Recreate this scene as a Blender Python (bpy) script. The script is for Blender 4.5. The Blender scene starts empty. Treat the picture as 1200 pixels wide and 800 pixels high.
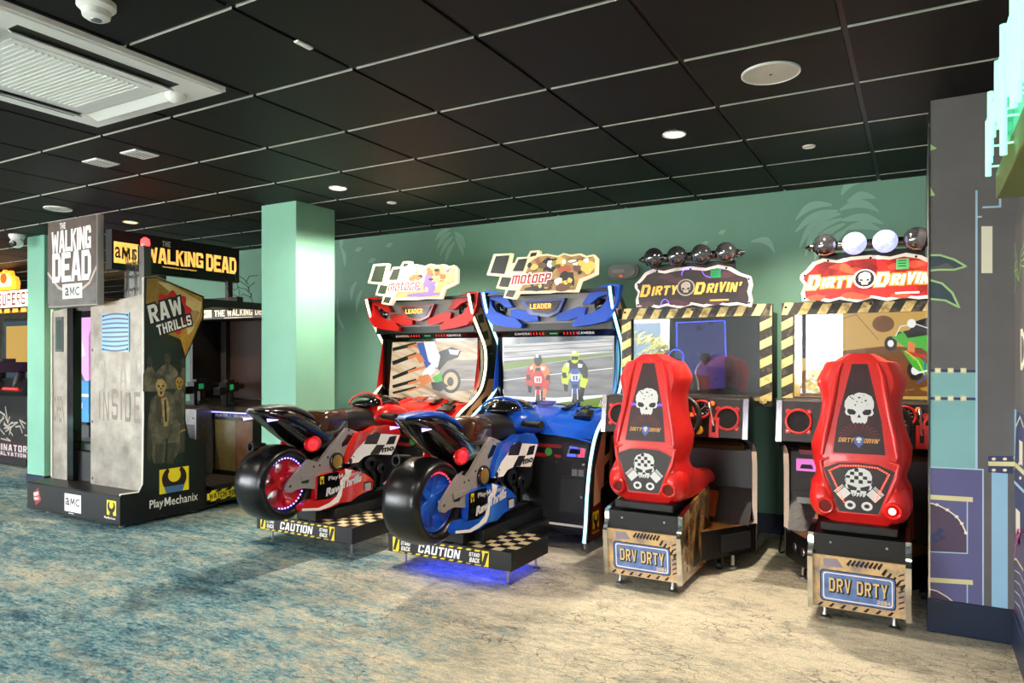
import bpy, bmesh, math, random
from math import sin, cos, pi, radians
from mathutils import Vector, Matrix

random.seed(7)
SC = bpy.context.scene
COL = SC.collection

# ------------------------------------------------------------------ camera figures
FPX, YAW, HORIZON, EYE = 835.56, radians(29.732), 419.04, 1.27
SY, CY = sin(YAW), cos(YAW)
CEIL = 2.465
WALL_Y = 5.41


def ray(px, py):
    r = (px - 600) / FPX
    return (-SY + CY * r, CY + SY * r, (HORIZON - py) / FPX)


def on_y(px, py, Y):
    d = ray(px, py); k = Y / d[1]
    return (d[0] * k, EYE + d[2] * k)              # (X, z) on the plane Y


def on_x(px, py, X):
    d = ray(px, py); k = X / d[0]
    return (d[1] * k, EYE + d[2] * k)              # (Y, z) on the plane X


def on_z(px, py, Z):
    d = ray(px, py); k = (Z - EYE) / d[2]
    return (d[0] * k, d[1] * k)                    # (X, Y) on the plane Z


# ------------------------------------------------------------------ materials
def lin(c):
    out = []
    for v in c[:3]:
        v = v / 255.0
        out.append(v / 12.92 if v <= 0.04045 else ((v + 0.055) / 1.055) ** 2.4)
    return tuple(out) + (1.0,)


_M = {}


def mat(name, col=(128, 128, 128), rough=0.5, metal=0.0, emit=0.0, var=None, coat=0.0, bump=None,
        trans=0.0, spec=None, ecol=None):
    """var = (noise scale, strength, second colour); bump = (scale, strength)"""
    if name in _M:
        return _M[name]
    m = bpy.data.materials.new(name)
    m.use_nodes = True
    nt = m.node_tree
    b = nt.nodes['Principled BSDF']
    b.inputs['Base Color'].default_value = lin(col)
    b.inputs['Roughness'].default_value = rough
    b.inputs['Metallic'].default_value = metal
    if spec is not None:
        b.inputs['Specular IOR Level'].default_value = spec
    if coat:
        b.inputs['Coat Weight'].default_value = coat
        b.inputs['Coat Roughness'].default_value = 0.06
    if trans:
        b.inputs['Transmission Weight'].default_value = trans
    if emit:
        b.inputs['Emission Color'].default_value = lin(ecol or col)
        b.inputs['Emission Strength'].default_value = emit
    tc = None
    if var or bump:
        tc = nt.nodes.new('ShaderNodeTexCoord')
    if var:
        n = nt.nodes.new('ShaderNodeTexNoise')
        n.inputs['Scale'].default_value = var[0]
        n.inputs['Detail'].default_value = 6
        n.inputs['Roughness'].default_value = 0.65
        nt.links.new(tc.outputs['Object'], n.inputs['Vector'])
        r = nt.nodes.new('ShaderNodeValToRGB')
        r.color_ramp.elements[0].position = 0.5 - 0.25 * var[1] if len(var) < 4 else var[3]
        r.color_ramp.elements[1].position = 0.5 + 0.25 if len(var) < 5 else var[4]
        c2 = var[2]
        r.color_ramp.elements[0].color = lin(c2)
        r.color_ramp.elements[1].color = lin(col)
        nt.links.new(n.outputs['Fac'], r.inputs['Fac'])
        nt.links.new(r.outputs['Color'], b.inputs['Base Color'])
        if emit and ecol is None:
            nt.links.new(r.outputs['Color'], b.inputs['Emission Color'])
    if bump:
        n = nt.nodes.new('ShaderNodeTexNoise')
        n.inputs['Scale'].default_value = bump[0]
        n.inputs['Detail'].default_value = 3
        nt.links.new(tc.outputs['Object'], n.inputs['Vector'])
        bp = nt.nodes.new('ShaderNodeBump')
        bp.inputs['Strength'].default_value = bump[1]
        bp.inputs['Distance'].default_value = 0.01
        nt.links.new(n.outputs['Fac'], bp.inputs['Height'])
        nt.links.new(bp.outputs['Normal'], b.inputs['Normal'])
    _M[name] = m
    return m


def nodes_of(m):
    nt = m.node_tree
    def N(t, **kw):
        n = nt.nodes.new(t)
        for k, v in kw.items():
            if k.startswith('i_'):
                n.inputs[k[2:].replace('_', ' ')].default_value = v
            else:
                setattr(n, k, v)
        return n
    return nt, N, nt.links.new


# ------------------------------------------------------------------ text outlines
_G = {}


def glyphs(s, off=0.0):
    k = (s, off)
    if k not in _G:
        cu = bpy.data.curves.new('lettering', 'FONT')
        cu.body = s
        cu.offset = off
        cu.resolution_u = 2
        ob = bpy.data.objects.new('lettering', cu)
        me = ob.to_mesh()
        vs = [(v.co.x, v.co.y) for v in me.vertices]
        fs = [tuple(p.vertices) for p in me.polygons]
        ob.to_mesh_clear()
        bpy.data.objects.remove(ob)
        bpy.data.curves.remove(cu)
        _G[k] = (vs, fs)
    return _G[k]


# ------------------------------------------------------------------ frames and mesh builder
class Fr:
    """a plane: origin, u axis, v axis; n = u x v points at the viewer"""
    def __init__(s, o, u, v):
        s.o, s.u, s.v = Vector(o), Vector(u).normalized(), Vector(v).normalized()
        s.n = s.u.cross(s.v).normalized()

    def p(s, a, b, h=0.0):
        return s.o + s.u * a + s.v * b + s.n * h


def FY(Y):                                     # plane Y = const seen from -Y: (u,v) = (x,z)
    return Fr((0, Y, 0), (1, 0, 0), (0, 0, 1))


def FX(X):                                     # plane X = const seen from +X: (u,v) = (Y,z)
    return Fr((X, 0, 0), (0, 1, 0), (0, 0, 1))


def FZ(Z):
    return Fr((0, 0, Z), (1, 0, 0), (0, 1, 0))


def circ(cx, cy, rx, ry=None, n=20, a0=0.0, a1=2 * pi):
    ry = rx if ry is None else ry
    full = abs(a1 - a0 - 2 * pi) < 1e-6
    m = n if full else n + 1
    return [(cx + rx * cos(a0 + (a1 - a0) * i / n), cy + ry * sin(a0 + (a1 - a0) * i / n)) for i in range(m)]


def mir(pts, c=0.0):
    return [(2 * c - a, b) for a, b in reversed(pts)]


def _block_font():
    """heavy condensed capitals, each a list of convex pieces in the unit square"""
    a, b, m = .31, .19, .405                       # stem width, bar height, foot of the middle bar
    c = .14
    R = lambda x0, y0, x1, y1: [(x0, y0), (x1, y0), (x1, y1), (x0, y1)]
    lt, rt, bt, tp, md = R(0, 0, a, 1), R(1 - a, 0, 1, 1), R(0, 0, 1, b), R(0, 1 - b, 1, 1), R(0, m, 1, m + b)
    ltc = [(0, c), (c * .8, 0), (a, 0), (a, 1), (c * .8, 1), (0, 1 - c)]
    rtc = [(1 - a, 0), (1 - c * .8, 0), (1, c), (1, 1 - c), (1 - c * .8, 1), (1 - a, 1)]
    btc, tpc = R(c * .8, 0, 1 - c * .8, b), R(c * .8, 1 - b, 1 - c * .8, 1)
    f = {
        'A': [[(0, 0), (.3, 0), (.56, 1), (.28, 1)], [(.7, 0), (1, 0), (.72, 1), (.44, 1)], R(.2, .2, .8, .36)],
        'B': [lt, tpc, btc, R(0, m, 1 - c, m + b), [(1 - a, 0), (1 - c * .8, 0), (1, c), (1, .42), (1 - c, .5), (1 - a, .5)], [(1 - a, .5), (1 - c, .5), (1, .58), (1, 1 - c), (1 - c * .8, 1), (1 - a, 1)]],
        'C': [ltc, tpc, btc, [(1 - a, 0), (1 - c, 0), (1, c), (1, .34), (1 - a, .34)], [(1 - a, .66), (1, .66), (1, 1 - c), (1 - c, 1), (1 - a, 1)]],
        'D': [lt, R(0, 1 - b, .78, 1), R(0, 0, .78, b), [(1 - a, 0), (.76, 0), (1, .24), (1, .76), (.76, 1), (1 - a, 1)]],
        'E': [lt, tp, bt, R(0, m, .85, m + b)],
        'F': [lt, tp, R(0, m, .85, m + b)],
        'G': [ltc, tpc, btc, [(1 - a, 0), (1, 0), (1, .5), (1 - a, .5)], R(.5, .36, 1, .5), [(1 - a, .68), (1, .68), (1, 1 - c), (1 - c, 1), (1 - a, 1)]],
        'H': [lt, rt, md],
        'I': [R(0, 0, 1, 1)],
        'K': [lt, [(a * .8, .42), (a * .8, .62), (.68, 1), (1, 1)], [(.34, .62), (.5, .72), (1, 0), (.66, 0)]],
        'L': [lt, bt],
        'M': [R(0, 0, .22, 1), R(.78, 0, 1, 1), [(0, 1), (.26, 1), (.6, .2), (.4, .2)], [(.74, 1), (1, 1), (.6, .2), (.4, .2)]],
        'N': [R(0, 0, .28, 1), R(.72, 0, 1, 1), [(0, 1), (.32, 1), (1, 0), (.68, 0)]],
        'O': [ltc, rtc, tpc, btc],
        'P': [lt, R(0, 1 - b, 1 - c, 1), R(0, .36, 1 - c, .36 + b * .9), [(1 - a, .36), (1 - c * .8, .36), (1, .36 + c), (1, 1 - c), (1 - c * .8, 1), (1 - a, 1)]],
        'R': [lt, R(0, 1 - b, .78, 1), R(0, .4, .76, .4 + b * .85), [(1 - a, .40), (.74, .40), (1, .58), (1, .84), (.78, 1), (1 - a, 1)], [(.36, .44), (.66, .44), (1, 0), (.66, 0)]],
        'S': [[(0, .5), (a, .5), (a, 1), (c * .8, 1), (0, 1 - c)], [(1 - a, 0), (1 - c * .8, 0), (1, c), (1, .52), (1 - a, .52)], tpc, btc, [(0, .42), (1, .4), (1, .52), (0, .62)], R(1 - a, .7, 1, 1 - c * .3), R(0, c * .3, a, .3)],
        'T': [tp, R(.5 - a / 2, 0, .5 + a / 2, 1)],
        'U': [ltc[:3] + [(a, 1), (0, 1)], [(1 - a, 0), (1 - c * .8, 0), (1, c), (1, 1), (1 - a, 1)], btc],
        'V': [[(0, 1), (.31, 1), (.62, 0), (.38, 0)], [(.69, 1), (1, 1), (.62, 0), (.38, 0)]],
        'W': [[(0, 1), (.2, 1), (.36, 0), (.16, 0)], [(.8, 1), (1, 1), (.84, 0), (.64, 0)], [(.42, .86), (.58, .86), (.36, 0), (.18, 0)], [(.42, .86), (.58, .86), (.82, 0), (.64, 0)]],
        'X': [[(0, 0), (.32, 0), (1, 1), (.68, 1)], [(.68, 0), (1, 0), (.32, 1), (0, 1)]],
        'Y': [R(.5 - a / 2, 0, .5 + a / 2, .45), [(0, 1), (.32, 1), (.66, .38), (.34, .38)], [(.68, 1), (1, 1), (.66, .38), (.34, .38)]],
        "'": [[(.2, .62), (.7, .62), (1, 1), (.1, 1)]],
        '0': [ltc, rtc, tpc, btc],
        '2': [tpc, bt, R(0, .66, a, 1 - c * .4), [(1 - a, .5), (1, .5), (1, 1 - c), (1 - c, 1), (1 - a, 1)], [(0, b * .6), (0, .3), (1, .66), (1, .5), (.4, b * .6)]],
        '4': [R(.52, 0, .52 + a, 1), R(0, .22, 1, .22 + b), [(0, .3), (.3, .3), (.66, 1), (.5, 1)]],
        '8': [ltc, rtc, tpc, btc, md],
        'o': [[(0, c), (c, 0), (a, 0), (a, 1), (c, 1), (0, 1 - c)], [(1 - a, 0), (1 - c, 0), (1, c), (1, 1 - c), (1 - c, 1), (1 - a, 1)], tpc, btc],
        'm': [R(0, 0, .22, 1), R(.39, 0, .61, .95), [(.78, 0), (1, 0), (1, 1 - c), (1 - c, 1), (.78, 1)], R(0, 1 - b, 1 - c, 1)],
        't': [R(.18, .0, .18 + a * 1.2, 1.12), R(0, 1 - b * 1.4, .9, 1 - b * .3), [(.18, 0), (.8, 0), (.9, .06), (.9, b), (.18, b)]],
    }
    return f


BLOCK = _block_font()
BLOCK_W = {'I': .34, ' ': .45, 'M': 1.25, 'W': 1.35, 'm': 1.45, "'": .4, 't': .8, 'A': 1.08}


def _grow(poly, d, sx, sy):
    """offset a convex piece (scaled by sx, sy) outward by d"""
    P = [(x * sx, y * sy) for x, y in poly]
    if not d:
        return P
    ar = sum(P[i - 1][0] * P[i][1] - P[i][0] * P[i - 1][1] for i in range(len(P)))
    if ar < 0:
        P = P[::-1]
    out = []
    n = len(P)
    for i in range(n):
        (x0, y0), (x1, y1), (x2, y2) = P[i - 1], P[i], P[(i + 1) % n]
        l1 = math.hypot(x1 - x0, y1 - y0) or 1e-9; l2 = math.hypot(x2 - x1, y2 - y1) or 1e-9
        n1 = ((y1 - y0) / l1, -(x1 - x0) / l1); n2 = ((y2 - y1) / l2, -(x2 - x1) / l2)
        k = 1 + n1[0] * n2[0] + n1[1] * n2[1]
        k = max(k, .35)
        out.append((x1 + d * (n1[0] + n2[0]) / k, y1 + d * (n1[1] + n2[1]) / k))
    return out


def play_mark(mb, fr, u, v, w, h, mi, lift):
    mb.text(fr, 'Play', u, v - h * .22, w * .27, h * 1.16, mi, lift, .015)
    mb.block(fr, 'M', u + w * .295, v, w * .125, h * .94, mi, lift)
    mb.text(fr, 'echanix', u + w * .44, v, w * .56, h * .94, mi, lift, .008)


def amc(mb, fr, u, v, w, h, mi, lift):
    """the three thin letters: a, M, C"""
    mb.text(fr, 'a', u, v, w * .26, h, mi, lift, .012)
    t = h * .16
    a0, a1 = u + w * .36, u + w * .64
    mb.line(fr, [(a0, v), (a0 + (a1 - a0) * .08, v + h)], t, lift, mi)
    mb.line(fr, [(a1, v), (a1 - (a1 - a0) * .08, v + h)], t, lift, mi)
    mb.line(fr, [(a0 + (a1 - a0) * .1, v + h), ((a0 + a1) / 2, v + h * .25), (a1 - (a1 - a0) * .1, v + h)], t, lift, mi)
    mb.text(fr, 'C', u + w * .72, v - h * .02, w * .28, h * 1.04, mi, lift, .012)


class MB:
    def __init__(s):
        s.v, s.f, s.m = [], [], []

    def add(s, vs, fs, mi=0):
        b = len(s.v)
        s.v += [tuple(v) for v in vs]
        for f in fs:
            s.f.append(tuple(b + i for i in f)); s.m.append(mi)
        return s

    def box(s, x0, x1, y0, y1, z0, z1, mi=0):
        v = [(x, y, z) for x in (x0, x1) for y in (y0, y1) for z in (z0, z1)]
        return s.add(v, [(0, 1, 3, 2), (4, 6, 7, 5), (0, 4, 5, 1), (2, 3, 7, 6), (0, 2, 6, 4), (1, 5, 7, 3)], mi)

    def plate(s, fr, pts, h0, h1, mi=0, side=None):
        """prism on a frame between heights h0 and h1"""
        n = len(pts)
        v = [fr.p(a, b, h0) for a, b in pts] + [fr.p(a, b, h1) for a, b in pts]
        s.add(v, [tuple(range(n))[::-1], tuple(range(n, 2 * n))], mi)
        s.add(v, [(i, (i + 1) % n, n + (i + 1) % n, n + i) for i in range(n)], mi if side is None else side)
        return s

    def face(s, fr, pts, h=0.001, mi=0):
        return s.add([fr.p(a, b, h) for a, b in pts], [tuple(range(len(pts)))], mi)

    def rect(s, fr, a0, b0, a1, b1, h=0.001, mi=0):
        return s.face(fr, [(a0, b0), (a1, b0), (a1, b1), (a0, b1)], h, mi)

    def line(s, fr, pts, w, h=0.001, mi=0, closed=False):
        """a flat ribbon along a polyline"""
        q = list(pts) + ([pts[0]] if closed else [])
        for (a, b), (c, d) in zip(q, q[1:]):
            L = math.hypot(c - a, d - b) or 1e-9
            nx, ny = -(d - b) / L * w / 2, (c - a) / L * w / 2
            ex, ey = (c - a) / L * w * .3, (d - b) / L * w * .3
            s.face(fr, [(a - ex + nx, b - ey + ny), (a - ex - nx, b - ey - ny), (c + ex - nx, d + ey - ny), (c + ex + nx, d + ey + ny)], h, mi)
        return s

    def text(s, fr, t, u, v, w, h, mi=0, lift=0.002, off=0.0, shear=0.0, rot=0.0):
        """lettering fitted to the rectangle u, v, w, h"""
        bv, _ = glyphs(t, 0.0)
        vs, fs = glyphs(t, off)
        x0, x1 = min(p[0] for p in bv), max(p[0] for p in bv)
        y0, y1 = min(p[1] for p in bv), max(p[1] for p in bv)
        out = []
        cr, sr = cos(rot), sin(rot)
        for x, y in vs:
            a, b = (x - x0) / (x1 - x0) * w, (y - y0) / (y1 - y0) * h
            a += shear * (b - h / 2)
            out.append(fr.p(u + a * cr - b * sr, v + a * sr + b * cr, lift))
        return s.add(out, fs, mi)

    def block(s, fr, t, u, v, w, h, mi=0, lift=0.002, grow=0.0, shear=0.0, rot=0.0, gap=.16, wob=0.0):
        """heavy condensed lettering fitted to the rectangle"""
        ws = [BLOCK_W.get(ch, 1.0) for ch in t]
        tot = sum(ws) + gap * (len(t) - 1)
        k = w / tot
        x = 0.0
        cr, sr = cos(rot), sin(rot)
        r = random.Random(len(t) * 7)
        for ch, cw in zip(t, ws):
            dy = r.uniform(-1, 1) * wob * h; dh = 1 + r.uniform(-1, 1) * wob
            for j, poly in enumerate(BLOCK.get(ch, [])):
                pts = []
                for a, b in _grow(poly, grow, cw * k, h * dh):
                    b += dy
                    a = a + x + shear * (b - h / 2)
                    pts.append((u + a * cr - b * sr, v + a * sr + b * cr))
                s.face(fr, pts, lift + .00003 * j, mi)
            x += (cw + gap) * k
        return s

    def tube(s, path, r, n=10, closed=False, mi=0):
        path = [Vector(p) for p in path]
        k = len(path)
        rs = r if isinstance(r, (list, tuple)) else [r] * k
        up = None
        rings = []
        for i, p in enumerate(path):
            if closed:
                t = path[(i + 1) % k] - path[i - 1]
            else:
                t = path[min(i + 1, k - 1)] - path[max(i - 1, 0)]
            t.normalize()
            if up is None:
                up = t.orthogonal().normalized()
            up = (up - t * up.dot(t))
            if up.length < 1e-5:
                up = t.orthogonal()
            up.normalize()
            w = t.cross(up)
            rings.append([p + (up * cos(2 * pi * j / n) + w * sin(2 * pi * j / n)) * rs[i] for j in range(n)])
        return s.loft(rings, caps=not closed, loop=closed, mi=mi)

    def loft(s, rings, caps=True, loop=False, mi=0):
        n = len(rings[0]); b = []
        v = [p for r in rings for p in r]
        k = len(rings)
        fs = []
        for i in range(k if loop else k - 1):
            a, c = i * n, ((i + 1) % k) * n
            for j in range(n):
                fs.append((a + j, a + (j + 1) % n, c + (j + 1) % n, c + j))
        if caps and not loop:
            fs += [tuple(range(n))[::-1], tuple(range((k - 1) * n, k * n))]
        return s.add(v, fs, mi)

    def lathe(s, prof, o, axis, n=28, mi=0, closed=False):
        """prof: (height along axis, radius)"""
        o, ax = Vector(o), Vector(axis).normalized()
        e = ax.orthogonal().normalized(); g = ax.cross(e)
        rings = [[o + ax * h + (e * cos(2 * pi * j / n) + g * sin(2 * pi * j / n)) * max(r, 1e-4) for j in range(n)] for h, r in prof]
        s.loft(rings, caps=False, loop=closed, mi=mi)
        if not closed:
            for k in (0, -1):
                if prof[k][1] < .012:
                    s.add(rings[k], [tuple(range(n))], mi)
        return s

    def ball(s, c, r, n=16, k=10, sc=(1, 1, 1), mi=0):
        c = Vector(c)
        rings = []
        for i in range(k + 1):
            t = -pi / 2 + pi * i / k
            rr = max(cos(t), 1e-3)
            rings.append([c + Vector((r * rr * cos(2 * pi * j / n) * sc[0], r * rr * sin(2 * pi * j / n) * sc[1], r * sin(t) * sc[2])) for j in range(n)])
        return s.loft(rings, mi=mi)

    def move(s, d):
        d = Vector(d)
        s.v = [tuple(Vector(v) + d) for v in s.v]
        return s

    def build(s, name, mats, parent=None, org=None, bevel=0.0, smooth=35, subsurf=0, seg=2):
        me = bpy.data.meshes.new(name)
        o = Vector(org) if org is not None else (Vector(parent['_o']) if parent is not None and '_o' in parent.keys() else Vector((0, 0, 0)))
        me.from_pydata([tuple(Vector(v) - o) for v in s.v], [], s.f)
        if not isinstance(mats, (list, tuple)):
            mats = [mats]
        for m in mats:
            me.materials.append(m)
        for p, mi in zip(me.polygons, s.m):
            p.material_index = mi
        bm = bmesh.new(); bm.from_mesh(me)
        bmesh.ops.recalc_face_normals(bm, faces=bm.faces)
        bm.to_mesh(me); bm.free()
        me.shade_smooth()
        me.set_sharp_from_angle(angle=radians(smooth))
        ob = bpy.data.objects.new(name, me)
        COL.objects.link(ob)
        if parent is not None:
            ob.parent = parent
            ob['_o'] = tuple(o)
        else:
            ob.location = o
            ob['_o'] = tuple(o)
        if bevel:
            md = ob.modifiers.new('bevel', 'BEVEL')
            md.width = bevel; md.segments = seg; md.limit_method = 'ANGLE'; md.angle_limit = radians(40)
        if subsurf:
            md = ob.modifiers.new('smooth', 'SUBSURF'); md.levels = md.render_levels = subsurf
        return ob


def thing(name, loc, label, cat, group=None, frame=None):
    """an Empty at the base; parts are built in coordinates whose zero is frame (default loc)"""
    e = bpy.data.objects.new(name, None)
    e.empty_display_size = 0.1
    COL.objects.link(e)
    e.location = loc
    e['_o'] = tuple(frame if frame is not None else loc)
    tag(e, label, cat, group)
    return e


def tag(o, label, cat, group=None, kind=None):
    o['label'] = label; o['category'] = cat
    if group:
        o['group'] = group
    if kind:
        o['kind'] = kind
    return o


def structure(o):
    o['kind'] = 'structure'
    return o


def oval(x, y, zt, zb, w, n=16, p=2.0, flat=0.0):
    """a ring in the plane Y = y (superellipse)"""
    zc, hh = (zt + zb) / 2, (zt - zb) / 2
    out = []
    for j in range(n):
        a = 2 * pi * (j + .5) / n
        ca, sa = cos(a), sin(a)
        out.append((x + w * math.copysign(abs(ca) ** (2 / p), ca), y, zc + hh * math.copysign(abs(sa) ** (2 / p), sa)))
    return out


# ------------------------------------------------------------------ shared materials
BLACK = mat('black_satin', (18, 18, 20), .38)
BLACKG = mat('black_gloss', (12, 11, 12), .12, coat=.6)
BLACKM = mat('black_matt', (14, 14, 15), .7)
CHARC = mat('charcoal_plastic', (38, 39, 42), .5, bump=(120, .15))
STEEL = mat('brushed_steel', (190, 190, 188), .28, metal=1)
CHROME = mat('chrome', (225, 226, 228), .1, metal=1)
WHITE = mat('white_paint', (232, 232, 230), .4)
WHITEP = mat('white_print', (238, 236, 230), .45)
CREAM = mat('cream_print', (236, 218, 170), .45)
DARKP = mat('dark_print', (20, 17, 17), .4)
YELLOW = mat('yellow_print', (238, 212, 30), .45)
TAN = mat('tan_print', (214, 168, 120), .45)
GREYM = mat('grey_metal', (140, 140, 142), .35, metal=.6)
REDP = mat('red_print', (196, 28, 28), .45)
GREENP = mat('green_print', (70, 150, 60), .45)
BLUEP = mat('blue_print', (48, 78, 160), .45)
ORANGEP = mat('orange_print', (222, 120, 40), .45)
BROWNP = mat('brown_print', (92, 62, 36), .5, var=(14, 1, (40, 26, 16)))
MAROON = mat('maroon_print', (70, 16, 20), .4, var=(9, 1, (24, 10, 12)))
RUBBER = mat('black_rubber', (10, 10, 11), .27, bump=(40, .05))
# =================================================================== THE ROOM
X0, X1, YB = -16.0, 1.6, -3.4


def carpet_mat():
    m = mat('distressed_carpet', rough=.95, spec=.15)
    nt, N, L = nodes_of(m)
    b = nt.nodes['Principled BSDF']
    tc = N('ShaderNodeTexCoord')
    mp = N('ShaderNodeMapping'); mp.inputs['Scale'].default_value = (1.0, 2.3, 1.0)
    mp.inputs['Rotation'].default_value = (0, 0, radians(12))
    L(tc.outputs['Object'], mp.inputs['Vector'])
    n1 = N('ShaderNodeTexNoise'); n1.inputs['Scale'].default_value = 5.5; n1.inputs['Detail'].default_value = 14; n1.inputs['Roughness'].default_value = .82
    L(mp.outputs['Vector'], n1.inputs['Vector'])
    n2 = N('ShaderNodeTexNoise'); n2.inputs['Scale'].default_value = .8; n2.inputs['Detail'].default_value = 3
    L(mp.outputs['Vector'], n2.inputs['Vector'])
    # broad drift from teal to cream: shade and warm light put into the colour
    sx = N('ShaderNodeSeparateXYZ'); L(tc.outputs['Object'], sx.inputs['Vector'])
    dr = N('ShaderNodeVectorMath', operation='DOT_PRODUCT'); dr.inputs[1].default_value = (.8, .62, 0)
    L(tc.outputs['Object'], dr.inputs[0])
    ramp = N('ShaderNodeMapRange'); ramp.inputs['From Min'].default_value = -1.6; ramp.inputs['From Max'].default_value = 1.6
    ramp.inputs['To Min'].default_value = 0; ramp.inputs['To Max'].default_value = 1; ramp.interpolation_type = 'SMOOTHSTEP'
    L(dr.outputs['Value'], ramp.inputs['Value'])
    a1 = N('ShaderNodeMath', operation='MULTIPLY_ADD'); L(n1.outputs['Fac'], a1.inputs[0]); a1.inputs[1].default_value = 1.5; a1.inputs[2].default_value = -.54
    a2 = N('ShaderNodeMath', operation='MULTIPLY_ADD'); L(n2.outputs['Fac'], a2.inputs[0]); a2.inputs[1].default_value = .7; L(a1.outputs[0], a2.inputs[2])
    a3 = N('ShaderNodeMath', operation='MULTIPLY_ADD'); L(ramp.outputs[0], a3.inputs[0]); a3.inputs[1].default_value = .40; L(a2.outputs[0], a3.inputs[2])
    n6 = N('ShaderNodeTexNoise'); n6.inputs['Scale'].default_value = 26; n6.inputs['Detail'].default_value = 5; n6.inputs['Roughness'].default_value = .7
    L(mp.outputs['Vector'], n6.inputs['Vector'])
    a4 = N('ShaderNodeMath', operation='MULTIPLY_ADD'); L(n6.outputs['Fac'], a4.inputs[0]); a4.inputs[1].default_value = .75; a4.inputs[2].default_value = -.375
    a5 = N('ShaderNodeMath', operation='ADD'); L(a3.outputs[0], a5.inputs[0]); L(a4.outputs[0], a5.inputs[1])
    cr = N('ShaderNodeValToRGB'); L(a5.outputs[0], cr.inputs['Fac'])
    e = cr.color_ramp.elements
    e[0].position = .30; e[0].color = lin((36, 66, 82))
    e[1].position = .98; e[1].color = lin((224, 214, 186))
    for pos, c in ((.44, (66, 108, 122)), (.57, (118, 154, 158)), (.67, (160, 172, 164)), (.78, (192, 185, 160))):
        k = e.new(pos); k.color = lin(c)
    # cracks of the distressed print
    wn = N('ShaderNodeTexNoise'); wn.inputs['Scale'].default_value = 5; wn.inputs['Detail'].default_value = 4
    L(tc.outputs['Object'], wn.inputs['Vector'])
    wm = N('ShaderNodeMix', data_type='VECTOR'); wm.inputs['Factor'].default_value = .30
    L(mp.outputs['Vector'], wm.inputs[4]); L(wn.outputs['Color'], wm.inputs[5])
    vo = N('ShaderNodeTexVoronoi', feature='DISTANCE_TO_EDGE'); vo.inputs['Scale'].default_value = 11
    L(wm.outputs[1], vo.inputs['Vector'])
    lt = N('ShaderNodeMapRange'); lt.inputs['From Min'].default_value = .0; lt.inputs['From Max'].default_value = .036
    lt.inputs['To Min'].default_value = 1; lt.inputs['To Max'].default_value = 0
    L(vo.outputs['Distance'], lt.inputs['Value'])
    n3 = N('ShaderNodeTexNoise'); n3.inputs['Scale'].default_value = 2.3; n3.inputs['Detail'].default_value = 5
    L(tc.outputs['Object'], n3.inputs['Vector'])
    gate = N('ShaderNodeMapRange'); gate.inputs['From Min'].default_value = .40; gate.inputs['From Max'].default_value = .56
    L(n3.outputs['Fac'], gate.inputs['Value'])
    ck = N('ShaderNodeMath', operation='MULTIPLY'); L(lt.outputs[0], ck.inputs[0]); L(gate.outputs[0], ck.inputs[1])
    ck2 = N('ShaderNodeMath', operation='MULTIPLY'); L(ck.outputs[0], ck2.inputs[0]); ck2.inputs[1].default_value = .72
    mx = N('ShaderNodeMix', data_type='RGBA'); L(ck2.outputs[0], mx.inputs['Factor']); L(cr.outputs['Color'], mx.inputs[6]); mx.inputs[7].default_value = lin((36, 46, 58))
    # pile flecks
    n4 = N('ShaderNodeTexNoise'); n4.inputs['Scale'].default_value = 140; n4.inputs['Detail'].default_value = 2
    L(tc.outputs['Object'], n4.inputs['Vector'])
    fm = N('ShaderNodeMapRange'); fm.inputs['From Min'].default_value = .3; fm.inputs['From Max'].default_value = .7; fm.inputs['To Min'].default_value = .72; fm.inputs['To Max'].default_value = 1.18
    L(n4.outputs['Fac'], fm.inputs['Value'])
    n5 = N('ShaderNodeTexNoise'); n5.inputs['Scale'].default_value = 3.4; n5.inputs['Detail'].default_value = 12; n5.inputs['Roughness'].default_value = .75
    mp5 = N('ShaderNodeMapping'); mp5.inputs['Location'].default_value = (3.1, 1.7, 0); mp5.inputs['Scale'].default_value = (1, 1.7, 1)
    L(tc.outputs['Object'], mp5.inputs['Vector']); L(mp5.outputs['Vector'], n5.inputs['Vector'])
    sm = N('ShaderNodeMapRange'); sm.inputs['From Min'].default_value = .50; sm.inputs['From Max'].default_value = .66; sm.inputs['To Max'].default_value = .62
    L(n5.outputs['Fac'], sm.inputs['Value'])
    mx5 = N('ShaderNodeMix', data_type='RGBA'); L(sm.outputs[0], mx5.inputs['Factor']); L(mx.outputs[2], mx5.inputs[6]); mx5.inputs[7].default_value = lin((112, 112, 104))
    mx = mx5
    mul = N('ShaderNodeMix', data_type='RGBA', blend_type='MULTIPLY'); mul.inputs['Factor'].default_value = 1
    L(mx.outputs[2], mul.inputs[6]); L(fm.outputs[0], mul.inputs[7])
    L(mul.outputs[2], b.inputs['Base Color'])
    bp = N('ShaderNodeBump'); bp.inputs['Strength'].default_value = .35; bp.inputs['Distance'].default_value = .004
    L(n4.outputs['Fac'], bp.inputs['Height']); L(bp.outputs['Normal'], b.inputs['Normal'])
    return m


structure(MB().box(X0, X1, YB, 9.2, -.1, 0).build('floor', carpet_mat()))

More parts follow.
